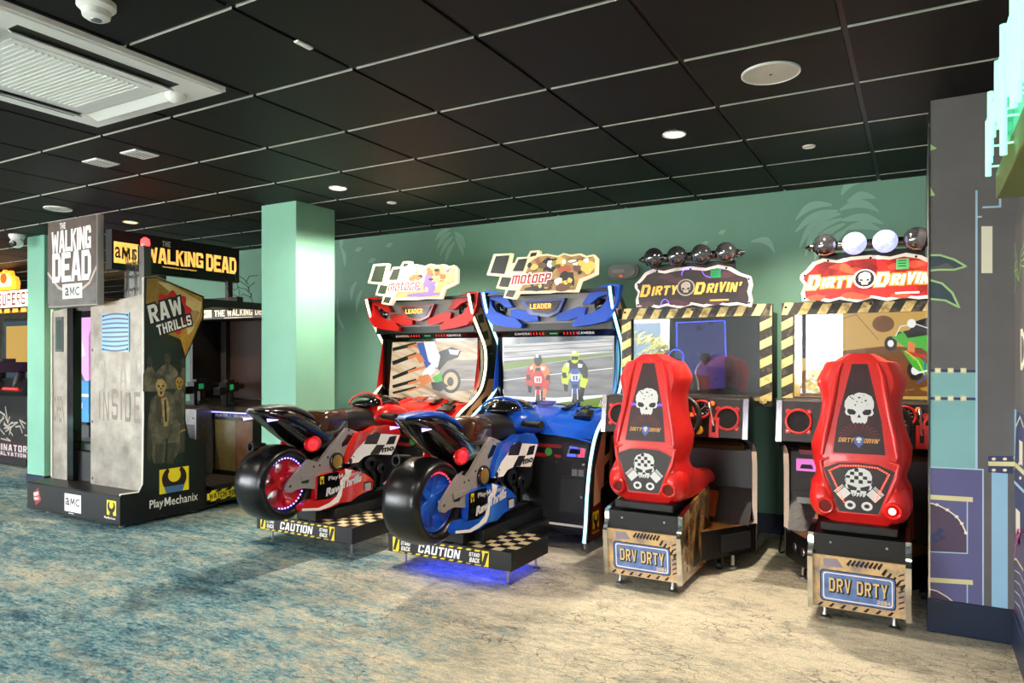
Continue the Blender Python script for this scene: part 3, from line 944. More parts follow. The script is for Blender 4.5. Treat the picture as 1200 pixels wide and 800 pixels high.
def moto_machine(cx, hue, label, screen_fn, led_col, topper_lit):
    blue = hue == 'blue'
    P = mat(hue + '_gloss_plastic', (20, 80, 190) if blue else (200, 26, 20), .24, coat=.25)
    PD = mat(hue + '_deep_plastic', (16, 50, 140) if blue else (150, 20, 18), .25, coat=.4)
    LED = mat(hue + '_machine_edge_light', led_col, .3, emit=2.6)
    T = thing('motorcycle_arcade_machine', (cx, 4.3, 0), label, 'arcade machine', 'motorcycle racing machines', frame=(0, 4.3, 0))
    F = FY(0)
    # --- side panels with a light strip along the front edge
    sideart = [BLACK, TAN, DARKP, mat(hue + '_side_print', (150, 30, 26) if not blue else (96, 20, 22), .4), YELLOW, P]
    for sx in (-1, 1):
        x0, x1 = sorted((sx * .53, sx * .495))
        s = MB()
        prof = FRONT + SIDE_BACK
        s.plate(Fr((x0, 0, 0), (0, 1, 0), (0, 0, 1)), prof, 0, x1 - x0, 0)
        fr = FX(.53) if sx > 0 else Fr((-.53, 0, 0), (0, -1, 0), (0, 0, 1))
        q = (lambda pts: pts) if sx > 0 else (lambda pts: [(-a, b) for a, b in pts])
        for k, (ya, yb) in enumerate(((4.56, 4.66), (4.72, 4.84), (4.50, 4.60))):      # checks fading down the flank
            pass
        s.face(fr, q([(4.86, 1.10), (4.97, 1.10), (4.80, .62), (4.40, .20), (4.26, .20), (4.30, .55), (4.42, .76), (4.62, .90), (4.80, 1.0)]), .0008, 1)
        for (ya, zb) in ((4.48, .74), (4.62, .86), (4.46, .55), (4.62, .66), (4.40, .40), (4.76, .94)):
            s.face(fr, q([(ya, zb), (ya + .09, zb + .03), (ya + .07, zb - .11), (ya - .02, zb - .13)]), .0014, 2)
        s.face(fr, q([(4.24, .30), (4.52, .34), (4.62, .10), (4.20, .10)]), .0016, 3)
        s.face(fr, q([(4.40, .36), (4.95, .74), (5.25, .6), (5.25, .10), (4.42, .10)]), .0018, 0)
        s.face(fr, q([(4.62, 1.70), (4.76, 1.66), (4.90, 1.45), (4.92, 1.30), (4.86, 1.30), (4.76, 1.5), (4.66, 1.62)]), .0008, 1)
        for zz in (1.60, 1.47, 1.36):
            yy = 4.66 + (1.66 - zz) * .55
            s.face(fr, q([(yy, zz), (yy + .08, zz + .02), (yy + .1, zz - .05), (yy + .03, zz - .06)]), .0014, 2)
        wrench_logo(s, fr, 4.26 if sx > 0 else -4.36, .16, .10, .11, 4, 2, .0025)
        play_mark(s, fr, 4.25 if sx > 0 else -4.37, .13, .12, .018, 4, .0025)
        s.plate(Fr((sx * .495, 0, 0), (0, 1, 0), (0, 0, 1)), [(4.7, 1.0), (4.88, 1.1), (4.9, 1.4), (4.8, 1.5)], -.002 * sx, -.004 * sx, 5)
        so = s.build('side_panel', sideart, T)
        MB().tube([(sx * .5125, y - .004, z) for y, z in FRONT], .0105, 8).build('light_strip', LED, so)
    # --- header: fascia, speakers, pods, leader display
    h = MB()
    h.box(-.495, .495, 4.70, 4.86, 1.47, 1.745, 0)
    h.plate(FX(0), [(4.62, 1.735), (4.70, 1.745), (4.70, 1.76), (4.62, 1.755)], -.495, .495, 0)
    h.plate(FX(0), [(4.70, 1.52), (4.72, 1.482), (4.86, 1.482), (4.86, 1.52)], -.495, .495, 0)
    GR = mat('grey_speaker_mesh', (168, 162, 160), .6, var=(260, 1, (116, 112, 110)))
    h.face(F, [(-.47, 1.525), (.47, 1.525), (.47, 1.735), (-.47, 1.735)], -4.698, 1)
    ho = h.build('header', [BLACK, GR], T, bevel=.004)
    podL = C6(4.66, (14, 226), (55, 220), (98, 230), (130, 254), (152, 290), (124, 292), (92, 268), (60, 258), (64, 285), (82, 310), (114, 326), (165, 338), (192, 366), (186, 380), (118, 374), (62, 362), (38, 330), (22, 280))
    wingL = C6(4.66, (138, 304), (165, 298), (205, 308), (256, 326), (258, 350), (212, 352), (146, 334))
    for sgn in (1, -1):
        pl = podL if sgn == 1 else mir(podL)
        pod = MB().plate(FY(4.70), pl, -.0, .055, 0)
        wl = wingL if sgn == 1 else mir(wingL)
        pod.plate(FY(4.70), wl, 0, .045, 0)
        po = pod.build('speaker_pod', mat(hue + '_pod_plastic', (16, 72, 186) if blue else (186, 18, 14), .36, spec=.3), T, bevel=.008, seg=3)
        c = C6(4.69, (98, 300))[0]
        cxs = c[0] if sgn == 1 else -c[0]
        MB().lathe([(-.004, .05), (.010, .052), (.014, .044), (.004, .028), (.012, .014), (.013, .002)], (cxs, 4.697, c[1]), (0, -1, 0), 24).build('speaker', BLACKG, po)
    em_o = C6(4.66, (183, 262), (375, 250), (348, 312), (300, 333), (222, 322))
    em_i = C6(4.64, (200, 268), (354, 260), (330, 303), (292, 320), (234, 312))
    d = MB().plate(FY(4.70), em_o, 0, .05, 0)
    d.plate(FY(4.65), em_i, -.01, .006, 1)
    c = C6(4.64, (222, 298))[0]; e = C6(4.64, (312, 268))[0]
    d.block(FY(4.644), 'LEADER', c[0], c[1], e[0] - c[0], .036, 2, .004)
    d.build('leader_display', [PD, mat('dark_display_window', (40, 18, 22), .15), mat('display_letter_light', (255, 150, 60), .4, emit=2.0)], T, bevel=.006)
    # --- topper sign
    out = C6(4.55, (72, 65), (148, 61), (138, 104), (160, 104), (172, 79), (214, 76), (228, 52), (265, 49), (268, 68), (300, 64), (345, 72), (370, 60), (400, 68), (440, 62),
             (465, 74), (495, 66), (512, 84), (510, 150), (482, 164), (442, 180), (426, 226), (330, 226), (300, 231), (176, 233), (160, 258), (113, 250), (124, 216), (82, 210), (99, 160), (42, 154))
    tm = MB().plate(FY(4.575), out, 0, .04, 1, side=0)
    f = FY(4.534)
    art = C6(4.55, (206, 150), (230, 96), (262, 76), (300, 72), (345, 80), (372, 68), (402, 76), (438, 70), (465, 82), (494, 74), (503, 88), (502, 144), (478, 156), (436, 172), (420, 218), (180, 224), (200, 190))
    tm.face(f, art, .0008, 2)
    for poly in (((82, 74), (140, 70), (118, 150), (57, 146)), ((178, 88), (216, 84), (198, 138), (152, 138)), ((108, 162), (148, 166), (134, 206), (94, 202)),
                 ((232, 60), (258, 58), (252, 72), (226, 78)), ((134, 218), (168, 220), (154, 250), (122, 244))):
        tm.face(f, C6(4.55, *poly), .0012, 3)
    rr = random.Random(5 if blue else 9)
    blobs = [((270, 110), (330, 80), (350, 120), (300, 140), 3), ((330, 90), (372, 76), (380, 118), (340, 128), 4), ((340, 130), (400, 112), (408, 140), (350, 150), 5),
             ((410, 95), (470, 84), (480, 130), (420, 150), 6), ((440, 100), (500, 90), (496, 140), (450, 150), 4), ((350, 160), (400, 140), (420, 190), (370, 216), 3),
             ((240, 100), (280, 92), (290, 130), (250, 140), 8 if blue else 7), ((210, 205), (330, 196), (330, 220), (200, 222), 3), ((330, 200), (410, 186), (414, 214), (335, 220), 6),
             ((300, 100), (322, 92), (326, 118), (304, 124), 7), ((362, 92), (378, 88), (382, 104), (366, 108), 7), ((455, 86), (475, 82), (478, 98), (460, 102), 7)]
    if not blue:
        blobs = [((225, 80), (345, 84), (380, 150), (250, 145), 7), ((330, 130), (400, 110), (408, 190), (330, 210), 9), ((380, 82), (500, 84), (500, 145), (400, 150), 4),
                 ((250, 200), (420, 190), (414, 216), (230, 222), 9), ((345, 84), (380, 78), (372, 110), (350, 112), 6), ((420, 110), (450, 100), (455, 130), (425, 136), 6), ((260, 120), (310, 110), (320, 140), (265, 150), 5)]
    pal = (3, 4, 5, 6, 3, 7, 8, 6, 4) if blue else (4, 9, 7, 5, 4, 2, 3, 6)
    for k in range(46 if blue else 26):
        u, v, w_, h_ = rr.uniform(300 if not blue else 222, 486), rr.uniform(88, 205), rr.uniform(5, 19), rr.uniform(4, 13)
        if v > 150 and u > 410:
            continue
        blobs.append(((u - w_, v - h_), (u + w_, v - h_), (u + w_, v + h_), (u - w_, v + h_), pal[k % len(pal)]))
    for n_, (a, b, cc, dd, mi) in enumerate(blobs):
        ring = C6(4.55, a, b, cc, dd)
        mx = sum(p[0] for p in ring) / 4; mz = sum(p[1] for p in ring) / 4
        pts = []
        for k in range(14):
            t = 2 * pi * k / 14
            rad = 1 + .22 * rr.uniform(-1, 1)
            w = max(p[0] for p in ring) - mx; hh = max(p[1] for p in ring) - mz
            pts.append((mx + w * rad * cos(t), mz + hh * rad * sin(t)))
        tm.face(f, pts, .0014 + .00004 * n_, mi)
    a, b = C6(4.55, (152, 194), (316, 146))
    W, H = b[0] - a[0], b[1] - a[1]
    tm.block(f, 'motoGP', a[0], a[1], W, H, 7, .0042, .007, .25)
    tm.block(f, 'motoGP', a[0], a[1], W, H, 10, .005, .0, .25)
    lit = topper_lit
    tmats = [mat('cream_sign_edge', (250, 236, 190), .4, emit=.6), mat('cream_sign_face', (240, 224, 176), .4, emit=.35 * lit),
             mat('sign_sepia_art_' + hue, (206, 160, 90), .4, var=(16, 1, (120, 84, 50)), emit=.30 * lit), mat('sign_dark_check', (44, 46, 38), .25),
             mat('sign_gold_' + hue, (228, 186, 90), .4, emit=.45 * lit), mat('sign_rust_' + hue, (180, 82, 44), .4, emit=.3 * lit), mat('sign_umber_' + hue, (110, 70, 44), .4, emit=.2 * lit),
             mat('sign_white_' + hue, (244, 238, 228), .4, emit=.5 * lit), mat('sign_olive', (150, 150, 60), .4, emit=.2), mat('sign_violet', (96, 74, 130), .4, emit=.2), mat('sign_letter_red', (186, 34, 12), .5, emit=.15)]
    to = tm.build('topper_sign', tmats, T)
    for x in (-.12, .12):
        MB().box(x - .012, x + .012, 4.60, 4.63, 1.74, 1.82).build('bracket', BLACK, to)
    # --- screen
    s = MB().box(-.495, .495, 4.80, 4.90, .88, 1.47, 0)
    s.plate(FX(0), [(4.78, .885), (4.80, .885), (4.80, 1.47), (4.775, 1.47), (4.79, 1.43)], -.495, -.47, 0)
    s.plate(FX(0), [(4.78, .885), (4.80, .885), (4.80, 1.47), (4.775, 1.47), (4.79, 1.43)], .47, .495, 0)
    bz = s.build('screen', BLACKG, T, bevel=.003)
    sm = MB()
    screen_fn(sm, FY(4.7985))
    base = streak_mat('track_grey_picture', [(96, 96, 98), (124, 124, 126), (142, 142, 142)], 4, 0, SCR, 6) if blue else \
        streak_mat('sand_blur_picture', [(128, 92, 70), (196, 166, 130), (226, 204, 172), (214, 184, 140)], 2.2, radians(-18), SCR, 7)
    sec = streak_mat('stand_blur_picture', [(140, 140, 142), (190, 190, 190), (224, 222, 220)], 3, 0, SCR, 10) if blue else \
        streak_mat('asphalt_blur_picture', [(120, 108, 98), (150, 138, 124), (166, 154, 138)], 4, 0, SCR, 8)
    sm.build('picture', [base, sec, S_PALE, S_GREY, S_GREEN, S_WHITE, S_RED, S_ORANGE, S_BLACK, S_BLUE, S_YELLOW, S_VIV, S_SKIN, S_MID], bz)
    cs = MB().plate(FX(0), [(4.775, 1.428), (4.79, 1.428), (4.765, 1.478), (4.75, 1.478)], -.49, .49, 0)
    f = Fr((0, 4.775 - .0005, 1.428), (1, 0, 0), (0, -.025, .05))
    for sgn in (-1, 1):
        cs.block(f, 'CAMERA', sgn * .265 - .065, .017, .13, .019, 1, .001, 0, .15)
        for k in range(5):
            x = sgn * (.185 - .026 * k)
            cs.face(f, [(x + sgn * .008, .016), (x + sgn * .014, .026), (x + sgn * .008, .036), (x, .036), (x + sgn * .006, .026), (x, .016)], .001, 2)
    for k in range(4):
        cs.rect(f, -.03 + .016 * k, .021, -.018 + .016 * k, .031, .001, 3)
    cs.build('camera_strip', [BLACKG, WHITEP, mat('red_arrow_light', (220, 40, 40), .4, emit=.8), mat('green_word_light', (60, 170, 120), .4, emit=.5)], T)
    # --- dashboard: a ribbed hood sweeping down from the screen
    d = MB()
    prof = [(4.80, .90), (4.70, .905), (4.58, .885), (4.46, .84), (4.37, .78), (4.33, .735)]
    rings = []
    for k, x in enumerate([-.495 + .99 * i / 16 for i in range(17)]):
        lift = .02 * (1 - abs(x) / .5) - .03 * (abs(x) / .5) ** 4
        rings.append([(x, y, z + lift) for y, z in prof] + [(x, 4.80, .66), ][::-1])
    d.loft(rings, mi=0)
    for sgn in (-1, 1):
        for k in range(3):
            x = sgn * (.13 + .11 * k)
            path = [(x + sgn * .05 * (1 - t), 4.78 - .40 * t, .925 - .12 * t * t - .02 * t - .012 * k) for t in [i / 8 for i in range(9)]]
            d.tube(path, [.012 + .014 * sin(pi * (i + .5) / 9) for i in range(9)], 10, mi=0)
        d.plate(Fr((sgn * .36, 4.52, .868), (1, 0, 0), (0, .93, .33)), [(-.06, -.05), (.07, -.05), (.05, .06), (-.05, .06)], .0, .022, 1)
        for k in range(2):
            x = sgn * (.19 + .12 * k)
            d.plate(Fr((x, 4.62, .915 - .012 * k), (1, 0, 0), (0, .97, .22)), [(-.03, -.06), (.02, -.06), (.03, .07), (-.0, .07)], 0, .014, 1)
    d.plate(Fr((.0, 4.66, .93), (1, 0, 0), (0, .97, .22)), [(-.06, -.04), (.06, -.04), (.05, .05), (-.05, .05)], 0, .012, 2)
    d.build('dashboard', [P, BLACKG, PD], T, smooth=50)
    # --- lower front: printed panel, coin door
    fp = MB().plate(FX(0), [(4.34, .735), (4.32, .60), (4.28, .40), (4.26, .14), (4.40, .14), (4.44, .735)], -.495, .495, 0)
    f = Fr((0, 4.26, .14), (1, 0, 0), (0, .08, .595))
    fp.face(f, [(-.49, .2), (.275, .2), (.275, .55), (-.49, .55)], .001, 1)
    for k in range(3):
        fp.face(f, [(-.49, .28 + .09 * k), (.275, .24 + .1 * k), (.275, .28 + .1 * k), (-.49, .33 + .09 * k)], .002, 2)
    fp.face(f, [(-.49, .02), (.49, .02), (.49, .12), (.275, .14), (.255, .18), (-.49, .2)], .002, 3)
    fp.plate(f, [(.0, .005), (.2, .005), (.2, .12), (.0, .12)], .0, .012, 0)
    # two racing motorcycles printed beside the coin door
    g1, g2 = LY(643, 547, 4.29), LY(625, 578, 4.28)
    for (ux, uz, sc, c1, c2) in ((g1[0], g1[1] - .14, .17, 5, 3), (g2[0], g2[1] - .14, .19, 2, 3)):
        for wx in (-.28, .42):
            fp.face(f, [(ux + sc * (wx + a), uz + sc * (-.42 + b)) for a, b in circ(0, 0, .22, .30, 16)], .003, 4)
            fp.face(f, [(ux + sc * (wx + a), uz + sc * (-.42 + b)) for a, b in circ(0, 0, .12, .18, 16)], .0034, 6)
        fp.face(f, [(ux + sc * a, uz + sc * b) for a, b in ((-.55, -.1), (-.3, .2), (-.1, .1), (.2, .28), (.5, .1), (.55, -.3), (.2, -.45), (-.2, -.4), (-.35, -.25))], .004, c1)
        fp.face(f, [(ux + sc * a, uz + sc * b) for a, b in ((-.2, .0), (.1, .15), (.3, -.1), (.05, -.3), (-.2, -.2))], .0044, c2)
        fp.face(f, [(ux + sc * a, uz + sc * b) for a, b in ((-.3, .2), (-.15, .5), (.1, .55), (.3, .3), (.2, .15), (-.1, .1))], .0042, 4)
        fp.face(f, [(ux + sc * (-.1 + a), uz + sc * (.6 + b)) for a, b in circ(0, 0, .16, .16, 14)], .0046, c1)
        fp.face(f, [(ux + sc * (.25 + a), uz + sc * (-.02 + b)) for a, b in circ(0, 0, .1, .08, 10)], .0046, 3)
    fp.build('front_panel', [BLACK, mat('dark_red_panel_print', (150, 36, 36), .35), REDP, WHITEP, DARKP, GREENP, mat('print_grey', (90, 90, 92), .5)], T)
    cd = MB().plate(f, [(.285, .10), (.482, .10), (.482, .57), (.285, .57)], .0, .018, 0)
    cd.plate(f, [(.297, .112), (.470, .112), (.470, .33), (.297, .33)], .018, .024, 1)
    cd.plate(f, [(.297, .34), (.470, .34), (.470, .56), (.297, .56)], .018, .022, 1)
    cd.plate(f, [(.303, .35), (.365, .35), (.365, .45), (.303, .45)], .022, .028, 0)
    for k in range(2):
        cd.plate(f, [(.372 + .046 * k, .352), (.41 + .046 * k, .352), (.41 + .046 * k, .395), (.372 + .046 * k, .395)], .022, .027, 2)
    co = cd.build('coin_door', [BLACK, CHARC, GREYM], T, bevel=.003)
    bl = MB().plate(f, [(.335, .475), (.462, .475), (.468, .535), (.352, .545)], .022, .042, 0)
    bl.plate(f, [(.352, .495), (.43, .497), (.433, .525), (.362, .528)], .042, .046, 1)
    bl.face(f, [(.34, .478), (.40, .478), (.40, .492), (.342, .492)], .0435, 2)
    bl.face(f, [(.355, .532), (.41, .534), (.41, .54), (.357, .541)], .0435, 2)
    bl.face(f, [(.42, .478), (.459, .478), (.464, .53), (.438, .532), (.438, .492), (.42, .492)], .0436, 3)
    bl.build('bill_slot', [mat('clear_purple_plastic', (120, 110, 170), .3), BLACKG, mat('blue_slot_light', (60, 80, 255), .3, emit=2), mat('red_slot_light', (255, 50, 70), .3, emit=2)], co)
    for zz in (.22, .43):
        MB().lathe([(.018, .011), (.03, .011), (.032, .007)], f.p(.45, zz, 0), f.n, 14).build('lock', CHROME, co)
    for sx in (-1, 1):
        for yy in (4.30, 5.15):
            MB().lathe([(0, .026), (.012, .026), (.018, .012), (.1, .012)], (sx * .46, yy, 0), (0, 0, 1), 14).build('levelling_foot', STEEL, T)
    MB().box(-.49, .49, 4.32, 5.25, .095, .14).box(-.49, .49, 4.88, 5.25, .14, 1.1).build('inner_body', BLACKM, T)
    # --- platform in front
    pd = MB()
    pd.box(-.45, .42, 3.40, 3.845, .092, .196, 0)
    pd.box(-.2, .22, 3.845, 4.255, .10, .196, 0)
    pl = pd.build('platform', [BLACK], T, bevel=.004)
    ck = MB()
    f = FZ(.1965)
    ck.rect(f, .02, 3.41, .41, 3.835, .0, 0)
    for i in range(6):
        for j in range(7):
            if (i + j) % 2:
                ck.rect(f, .02 + i * .065, 3.41 + j * .0607, .02 + (i + 1) * .065, 3.41 + (j + 1) * .0607, .0006, 1)
    ck.rect(f, -.44, 3.41, -.02, 3.835, .0, 0)
    for i in range(8):
        for j in range(9):
            if (i + j) % 2:
                ck.rect(f, -.44 + i * .0525, 3.41 + j * .0472, -.44 + (i + 1) * .0525, 3.41 + (j + 1) * .0472, .0006, 1)
    ck.build('checkered_mat', [CREAM, DARKP], pl)
    lb = MB()
    f = FY(3.3988)
    lb.rect(f, -.41, .098, .275, .186, .0, 1)
    for (a, b) in ((-.41, -.31), (.18, .275)):
        hazard(lb, f, a, .098, b, .186, .024, .03, 2, .0006)
    hazard(lb, f, -.41, .098, .275, .108, .03, .012, 2, .0007)
    hazard(lb, f, -.41, .176, .275, .186, .03, .012, 2, .0007)
    lb.rect(f, -.24, .110, .10, .174, .0009, 1)
    lb.block(f, 'CAUTION', -.215, .116, .295, .052, 3, .002, 0, .2)
    for a in (-.36, .13):
        lb.rect(f, a, .104, a + .10, .176, .0011, 1)
        lb.block(f, 'STAND', a + .014, .145, .07, .022, 3, .002, 0, .2)
        lb.block(f, 'BACK', a + .016, .112, .068, .026, 3, .002, 0, .2)
    lb.build('caution_label', [BLACK, DARKP, YELLOW, WHITEP], pl)
    for sx in (-.36, .36):
        for yy in (3.46, 3.80):
            MB().lathe([(0, .022), (.008, .022), (.012, .008), (.094, .008)], (sx, yy, 0), (0, 0, 1), 12).build('levelling_foot', STEEL, pl)
    if blue:
        MB().box(-.3, .3, 3.5, 3.515, .082, .091).box(-.3, .3, 3.75, 3.765, .082, .091).build('underglow_strip', mat('blue_underglow_light', (20, 50, 255), .3, emit=22), pl)
    # --- the ride-on motorcycle
    bk = MB()
    for ring in ([[oval(0, y, zt, zb, w, 14, 3) for y, zt, zb, w in ((3.36, .58, .30, .05), (3.45, .62, .28, .085), (3.7, .70, .27, .105), (4.0, .72, .28, .12), (4.2, .66, .36, .12), (4.27, .6, .45, .09))]]):
        bk.loft(ring)
    bk.box(-.09, .09, 3.42, 4.26, .196, .30)
    bk.box(-.15, .17, 3.52, 4.26, .196, .27)
    for k in range(5):
        bk.tube([(.10, 3.62 + .09 * k, .50), (.135, 3.66 + .09 * k, .44), (.13, 3.74 + .07 * k, .34)], .016, 8)
    for (y, z, r) in ((3.72, .50, .05), (3.9, .52, .055), (4.02, .47, .045)):
        bk.lathe([(0, r), (.04, r), (.045, r * .8), (.05, r * .4)], (.10, y, z), (1, 0, 0), 20)
        bk.lathe([(0, r), (.04, r), (.045, r * .8), (.05, r * .4)], (-.10, y, z), (-1, 0, 0), 20)
    B = bk.build('motorbike', mat('dark_engine', (22, 22, 24), .35, metal=.3), T, bevel=.006)
    # tyre and wheel
    ty = [(-.085, .158), (-.105, .165), (-.121, .185), (-.122, .203), (-.110, .219), (-.078, .231), (-.035, .2365), (0, .2375), (.035, .2365), (.078, .231), (.110, .219), (.122, .203), (.121, .185), (.105, .165), (.085, .158)]
    WY, WZ = 3.158, .488
    MB().lathe(ty + [(.06, .15), (-.06, .15)], (0, WY, WZ), (1, 0, 0), 64, closed=True).build('rear_tyre', RUBBER, B, smooth=60)
    wr = MB().lathe([(-.09, .162), (-.085, .15), (-.02, .14), (.02, .14), (.085, .15), (.09, .162), (.06, .16), (-.06, .16)], (0, WY, WZ), (1, 0, 0), 48, closed=True)
    wr.lathe([(-.03, .142), (-.02, .143), (.0, .144)], (0, WY, WZ), (1, 0, 0), 40)
    wr.lathe([(-.05, .045), (.06, .045), (.07, .035), (.075, .01)], (0, WY, WZ), (1, 0, 0), 24)
    for k in range(6):
        t = 2 * pi * k / 6 + .3
        ax, az = cos(t), sin(t)
        rings = []
        for r, w, x in ((.03, .028, .066), (.08, .02, .062), (.12, .022, .068), (.146, .032, .08)):
            cy, cz = WY + ax * r, WZ + az * r
            rings.append([(x, cy - az * w, cz + ax * w), (x, cy + az * w, cz - ax * w), (.0, cy + az * w, cz - ax * w), (.0, cy - az * w, cz + ax * w)])
        wr.loft(rings)
    RIM = mat(hue + '_wheel_paint', (28, 92, 200) if blue else (200, 20, 32), .25, coat=.5)
    wo = wr.build('wheel_rim', RIM, B, bevel=.004, smooth=45)
    ld = MB()
    for k in range(40):
        t = 2 * pi * k / 40
        if blue and not (25 < math.degrees(t) < 130):
            continue
        if not blue and 130 < math.degrees(t) < 245:
            continue
        ld.ball((.089, WY + cos(t) * .156, WZ + sin(t) * .156), .0042, 8, 5)
    ld.build('wheel_lights', mat('red_wheel_light', (255, 40, 50), .3, emit=7) if blue else mat('violet_wheel_light', (110, 120, 255), .3, emit=9), wo)
    SWM = mat('cast_grey_metal', (158, 153, 148), .36, metal=.25)

    def yz(dx, *pts):
        return [LX(520 + a * .125, 540 + b * .125, dx) for a, b in pts]
    for sgn in (1, -1):
        x0 = .125
        arm = yz(.14, (-36, 452), (-28, 400), (0, 345), (60, 245), (142, 122), (215, 150), (212, 215), (245, 250), (230, 295), (218, 400), (188, 437), (90, 432), (40, 455), (0, 484), (-22, 482))
        a = MB()
        fr = FX(x0) if sgn > 0 else Fr((-x0, 0, 0), (0, -1, 0), (0, 0, 1))
        m = (lambda q: q) if sgn > 0 else (lambda q: [(-y, z) for y, z in q][::-1])
        a.plate(fr, m(arm), 0, .022, 0)
        hole = yz(.148, (95, 365), (140, 325), (160, 345), (150, 378), (95, 385))
        a.face(fr, m(hole), .0225, 1)
        a.face(fr, m(yz(.148, (-8, 420), (8, 400), (18, 415), (2, 440))), .0225, 1)
        a.face(fr, m(yz(.148, (185, 195), (200, 185), (205, 205), (192, 215))), .0225, 1)
        a.plate(fr, m(yz(.14, (70, 300), (190, 270), (210, 300), (80, 360))), .022, .03, 0)
        a.build('swingarm', [SWM, DARKP], B, bevel=.005)
        pts = [(577.5, 512), (589, 517), (583, 534), (576, 547), (570, 560), (562, 573), (553, 574), (546.5, 563), (555, 551), (563, 536), (570, 525)]
        plate = [LX(u, v, .14) for u, v in pts]
        b = MB()
        fr2 = FX(.105) if sgn > 0 else Fr((-.105, 0, 0), (0, -1, 0), (0, 0, 1))
        b.plate(fr2, m(plate), 0, .025, 0)
        b.face(fr2, m([LX(u, v, .14) for u, v in ((579, 521), (584, 522), (579, 534), (573, 538), (573, 533))]), .0255, 1)
        for u, v in ((580, 515.5), (559, 552), (551, 563), (584, 520)):
            q = LX(u, v, .14)
            b.face(fr2, m([(q[0] + .007 * cos(t), q[1] + .007 * sin(t)) for t in [k * pi / 5 for k in range(10)]]), .0257, 1)
        q = LX(567, 557, .14)
        b.lathe([(.0, .06), (.04, .06), (.047, .052), (.043, .045)], (.105 * sgn, q[0], q[1]), (sgn, 0, 0), 28, mi=1)
        b.lathe([(.043, .046), (.047, .026), (.048, .002)], (.105 * sgn, q[0], q[1]), (sgn, 0, 0), 28, mi=2)
        b.build('frame_plate', [SWM, BLACKG, mat('gold_cap', (190, 150, 70), .3, metal=.7)], B, bevel=.004)
    # tail
    secs = [(2.955, .952, .936, .035), (3.0, .958, .912, .075), (3.07, .962, .868, .10), (3.16, .962, .80, .115), (3.26, .945, .725, .118), (3.36, .905, .655, .115),
            (3.46, .855, .63, .110), (3.56, .80, .62, .105), (3.66, .77, .62, .10)]
    tl = MB().loft([oval(0, y, zt, zb, w, 20, 2.6) for y, zt, zb, w in secs])
    to = tl.build('tail_section', BLACKG, B, smooth=60)
    tcv = MB().loft([oval(0, y, zt, zb, w, 18, 2.4) for y, zt, zb, w in ((2.97, .962, .948, .03), (3.03, .972, .945, .07), (3.14, .982, .94, .085), (3.26, .972, .92, .085), (3.36, .935, .89, .08), (3.44, .885, .85, .07))])
    tcv.build('tail_cover', P if blue else mat('grey_tail_plastic', (74, 70, 66), .3, coat=.4), to, smooth=60)
    for sgn in (1, -1):
        MB().ball((sgn * .116, 3.36, .712), .043, 18, 10, (.5, 1.0, .85)).build('tail_light', mat('red_tail_lamp', (255, 12, 18), .2, emit=6), to)
        MB().ball((sgn * .106, 3.375, .712), .066, 18, 10, (.35, 1.15, .8)).build('lamp_surround', mat('glowing_red_lens', (150, 6, 12), .12, coat=.6, emit=.5), to)
        tq, tf = MB(), (FX(.098) if sgn > 0 else Fr((-.098, 0, 0), (0, -1, 0), (0, 0, 1)))
        for k in range(6):
            y_ = 3.0 + .015 * k
            yy_ = [(y_, .902 - .002 * k), (y_ + .012, .901 - .002 * k), (y_ + .016, .884 + .001 * k), (y_ + .005, .880 + .001 * k)]
            tq.face(tf, yy_ if sgn > 0 else [(-a_, b_) for a_, b_ in yy_], .008, 0)
        tq.build('tail_marking', mat('violet_white_light', (190, 170, 255), .3, emit=2.2), to)
        # exhaust tips
    MB().lathe([(0, .03), (.1, .034), (.1, .024), (.03, .02)], (-.10, 3.16, .70), (-.15, -1, .1), 18).build('exhaust_tip', BLACKM, to)
    # seat pad and tank
    sp = MB().loft([oval(0, y, zt, zb, w, 18, 4.5) for y, zt, zb, w in ((3.432, .80, .765, .085), (3.455, .845, .75, .105), (3.49, .905, .745, .112), (3.52, .918, .74, .114), (3.64, .915, .73, .112), (3.70, .91, .72, .108))])
    sp.build('backrest_pad', mat('black_vinyl_brown_reflection', (64, 40, 26), .16, coat=.6), B, bevel=.0, smooth=50)  # black pad, the lights reflected in it put into the colour as brown
    tk = MB().loft([oval(0, y, zt, zb, w, 18, 3) for y, zt, zb, w in ((3.70, .905, .76, .085), (3.78, .918, .73, .108), (3.9, .912, .715, .118), (4.02, .885, .71, .115), (4.10, .845, .72, .10), (4.14, .80, .73, .06))])
    tk.build('tank_pad', mat('black_vinyl', (24, 21, 20), .35), B, smooth=60)
    # cowl, windscreen, bars
    cw = MB().loft([oval(0, y, zt, zb, w, 20, 2.3) for y, zt, zb, w in ((3.96, .86, .80, .11), (4.0, .93, .78, .165), (4.08, .96, .76, .185), (4.2, .945, .74, .185), (4.32, .90, .74, .165), (4.42, .84, .75, .12))])
    cw.build('front_cowl', P, B, smooth=60)
    ws = MB().loft([oval(0, y, zt, zb, w, 20, 2) for y, zt, zb, w in ((3.93, .935, .925, .06), (3.97, .975, .90, .11), (4.05, 1.003, .90, .135), (4.15, .998, .90, .14), (4.25, .965, .88, .12), (4.33, .92, .86, .07))])
    ws.build('windscreen', mat('dark_tinted_screen', (14, 16, 14), .06, coat=1), B, smooth=60)
    MB().tube([(.155 * cos(t), 4.0 + .02 * sin(t), .925 + .085 * sin(t)) for t in [pi * k / 16 for k in range(17)]], .007, 8).build('screen_rim', P, B)
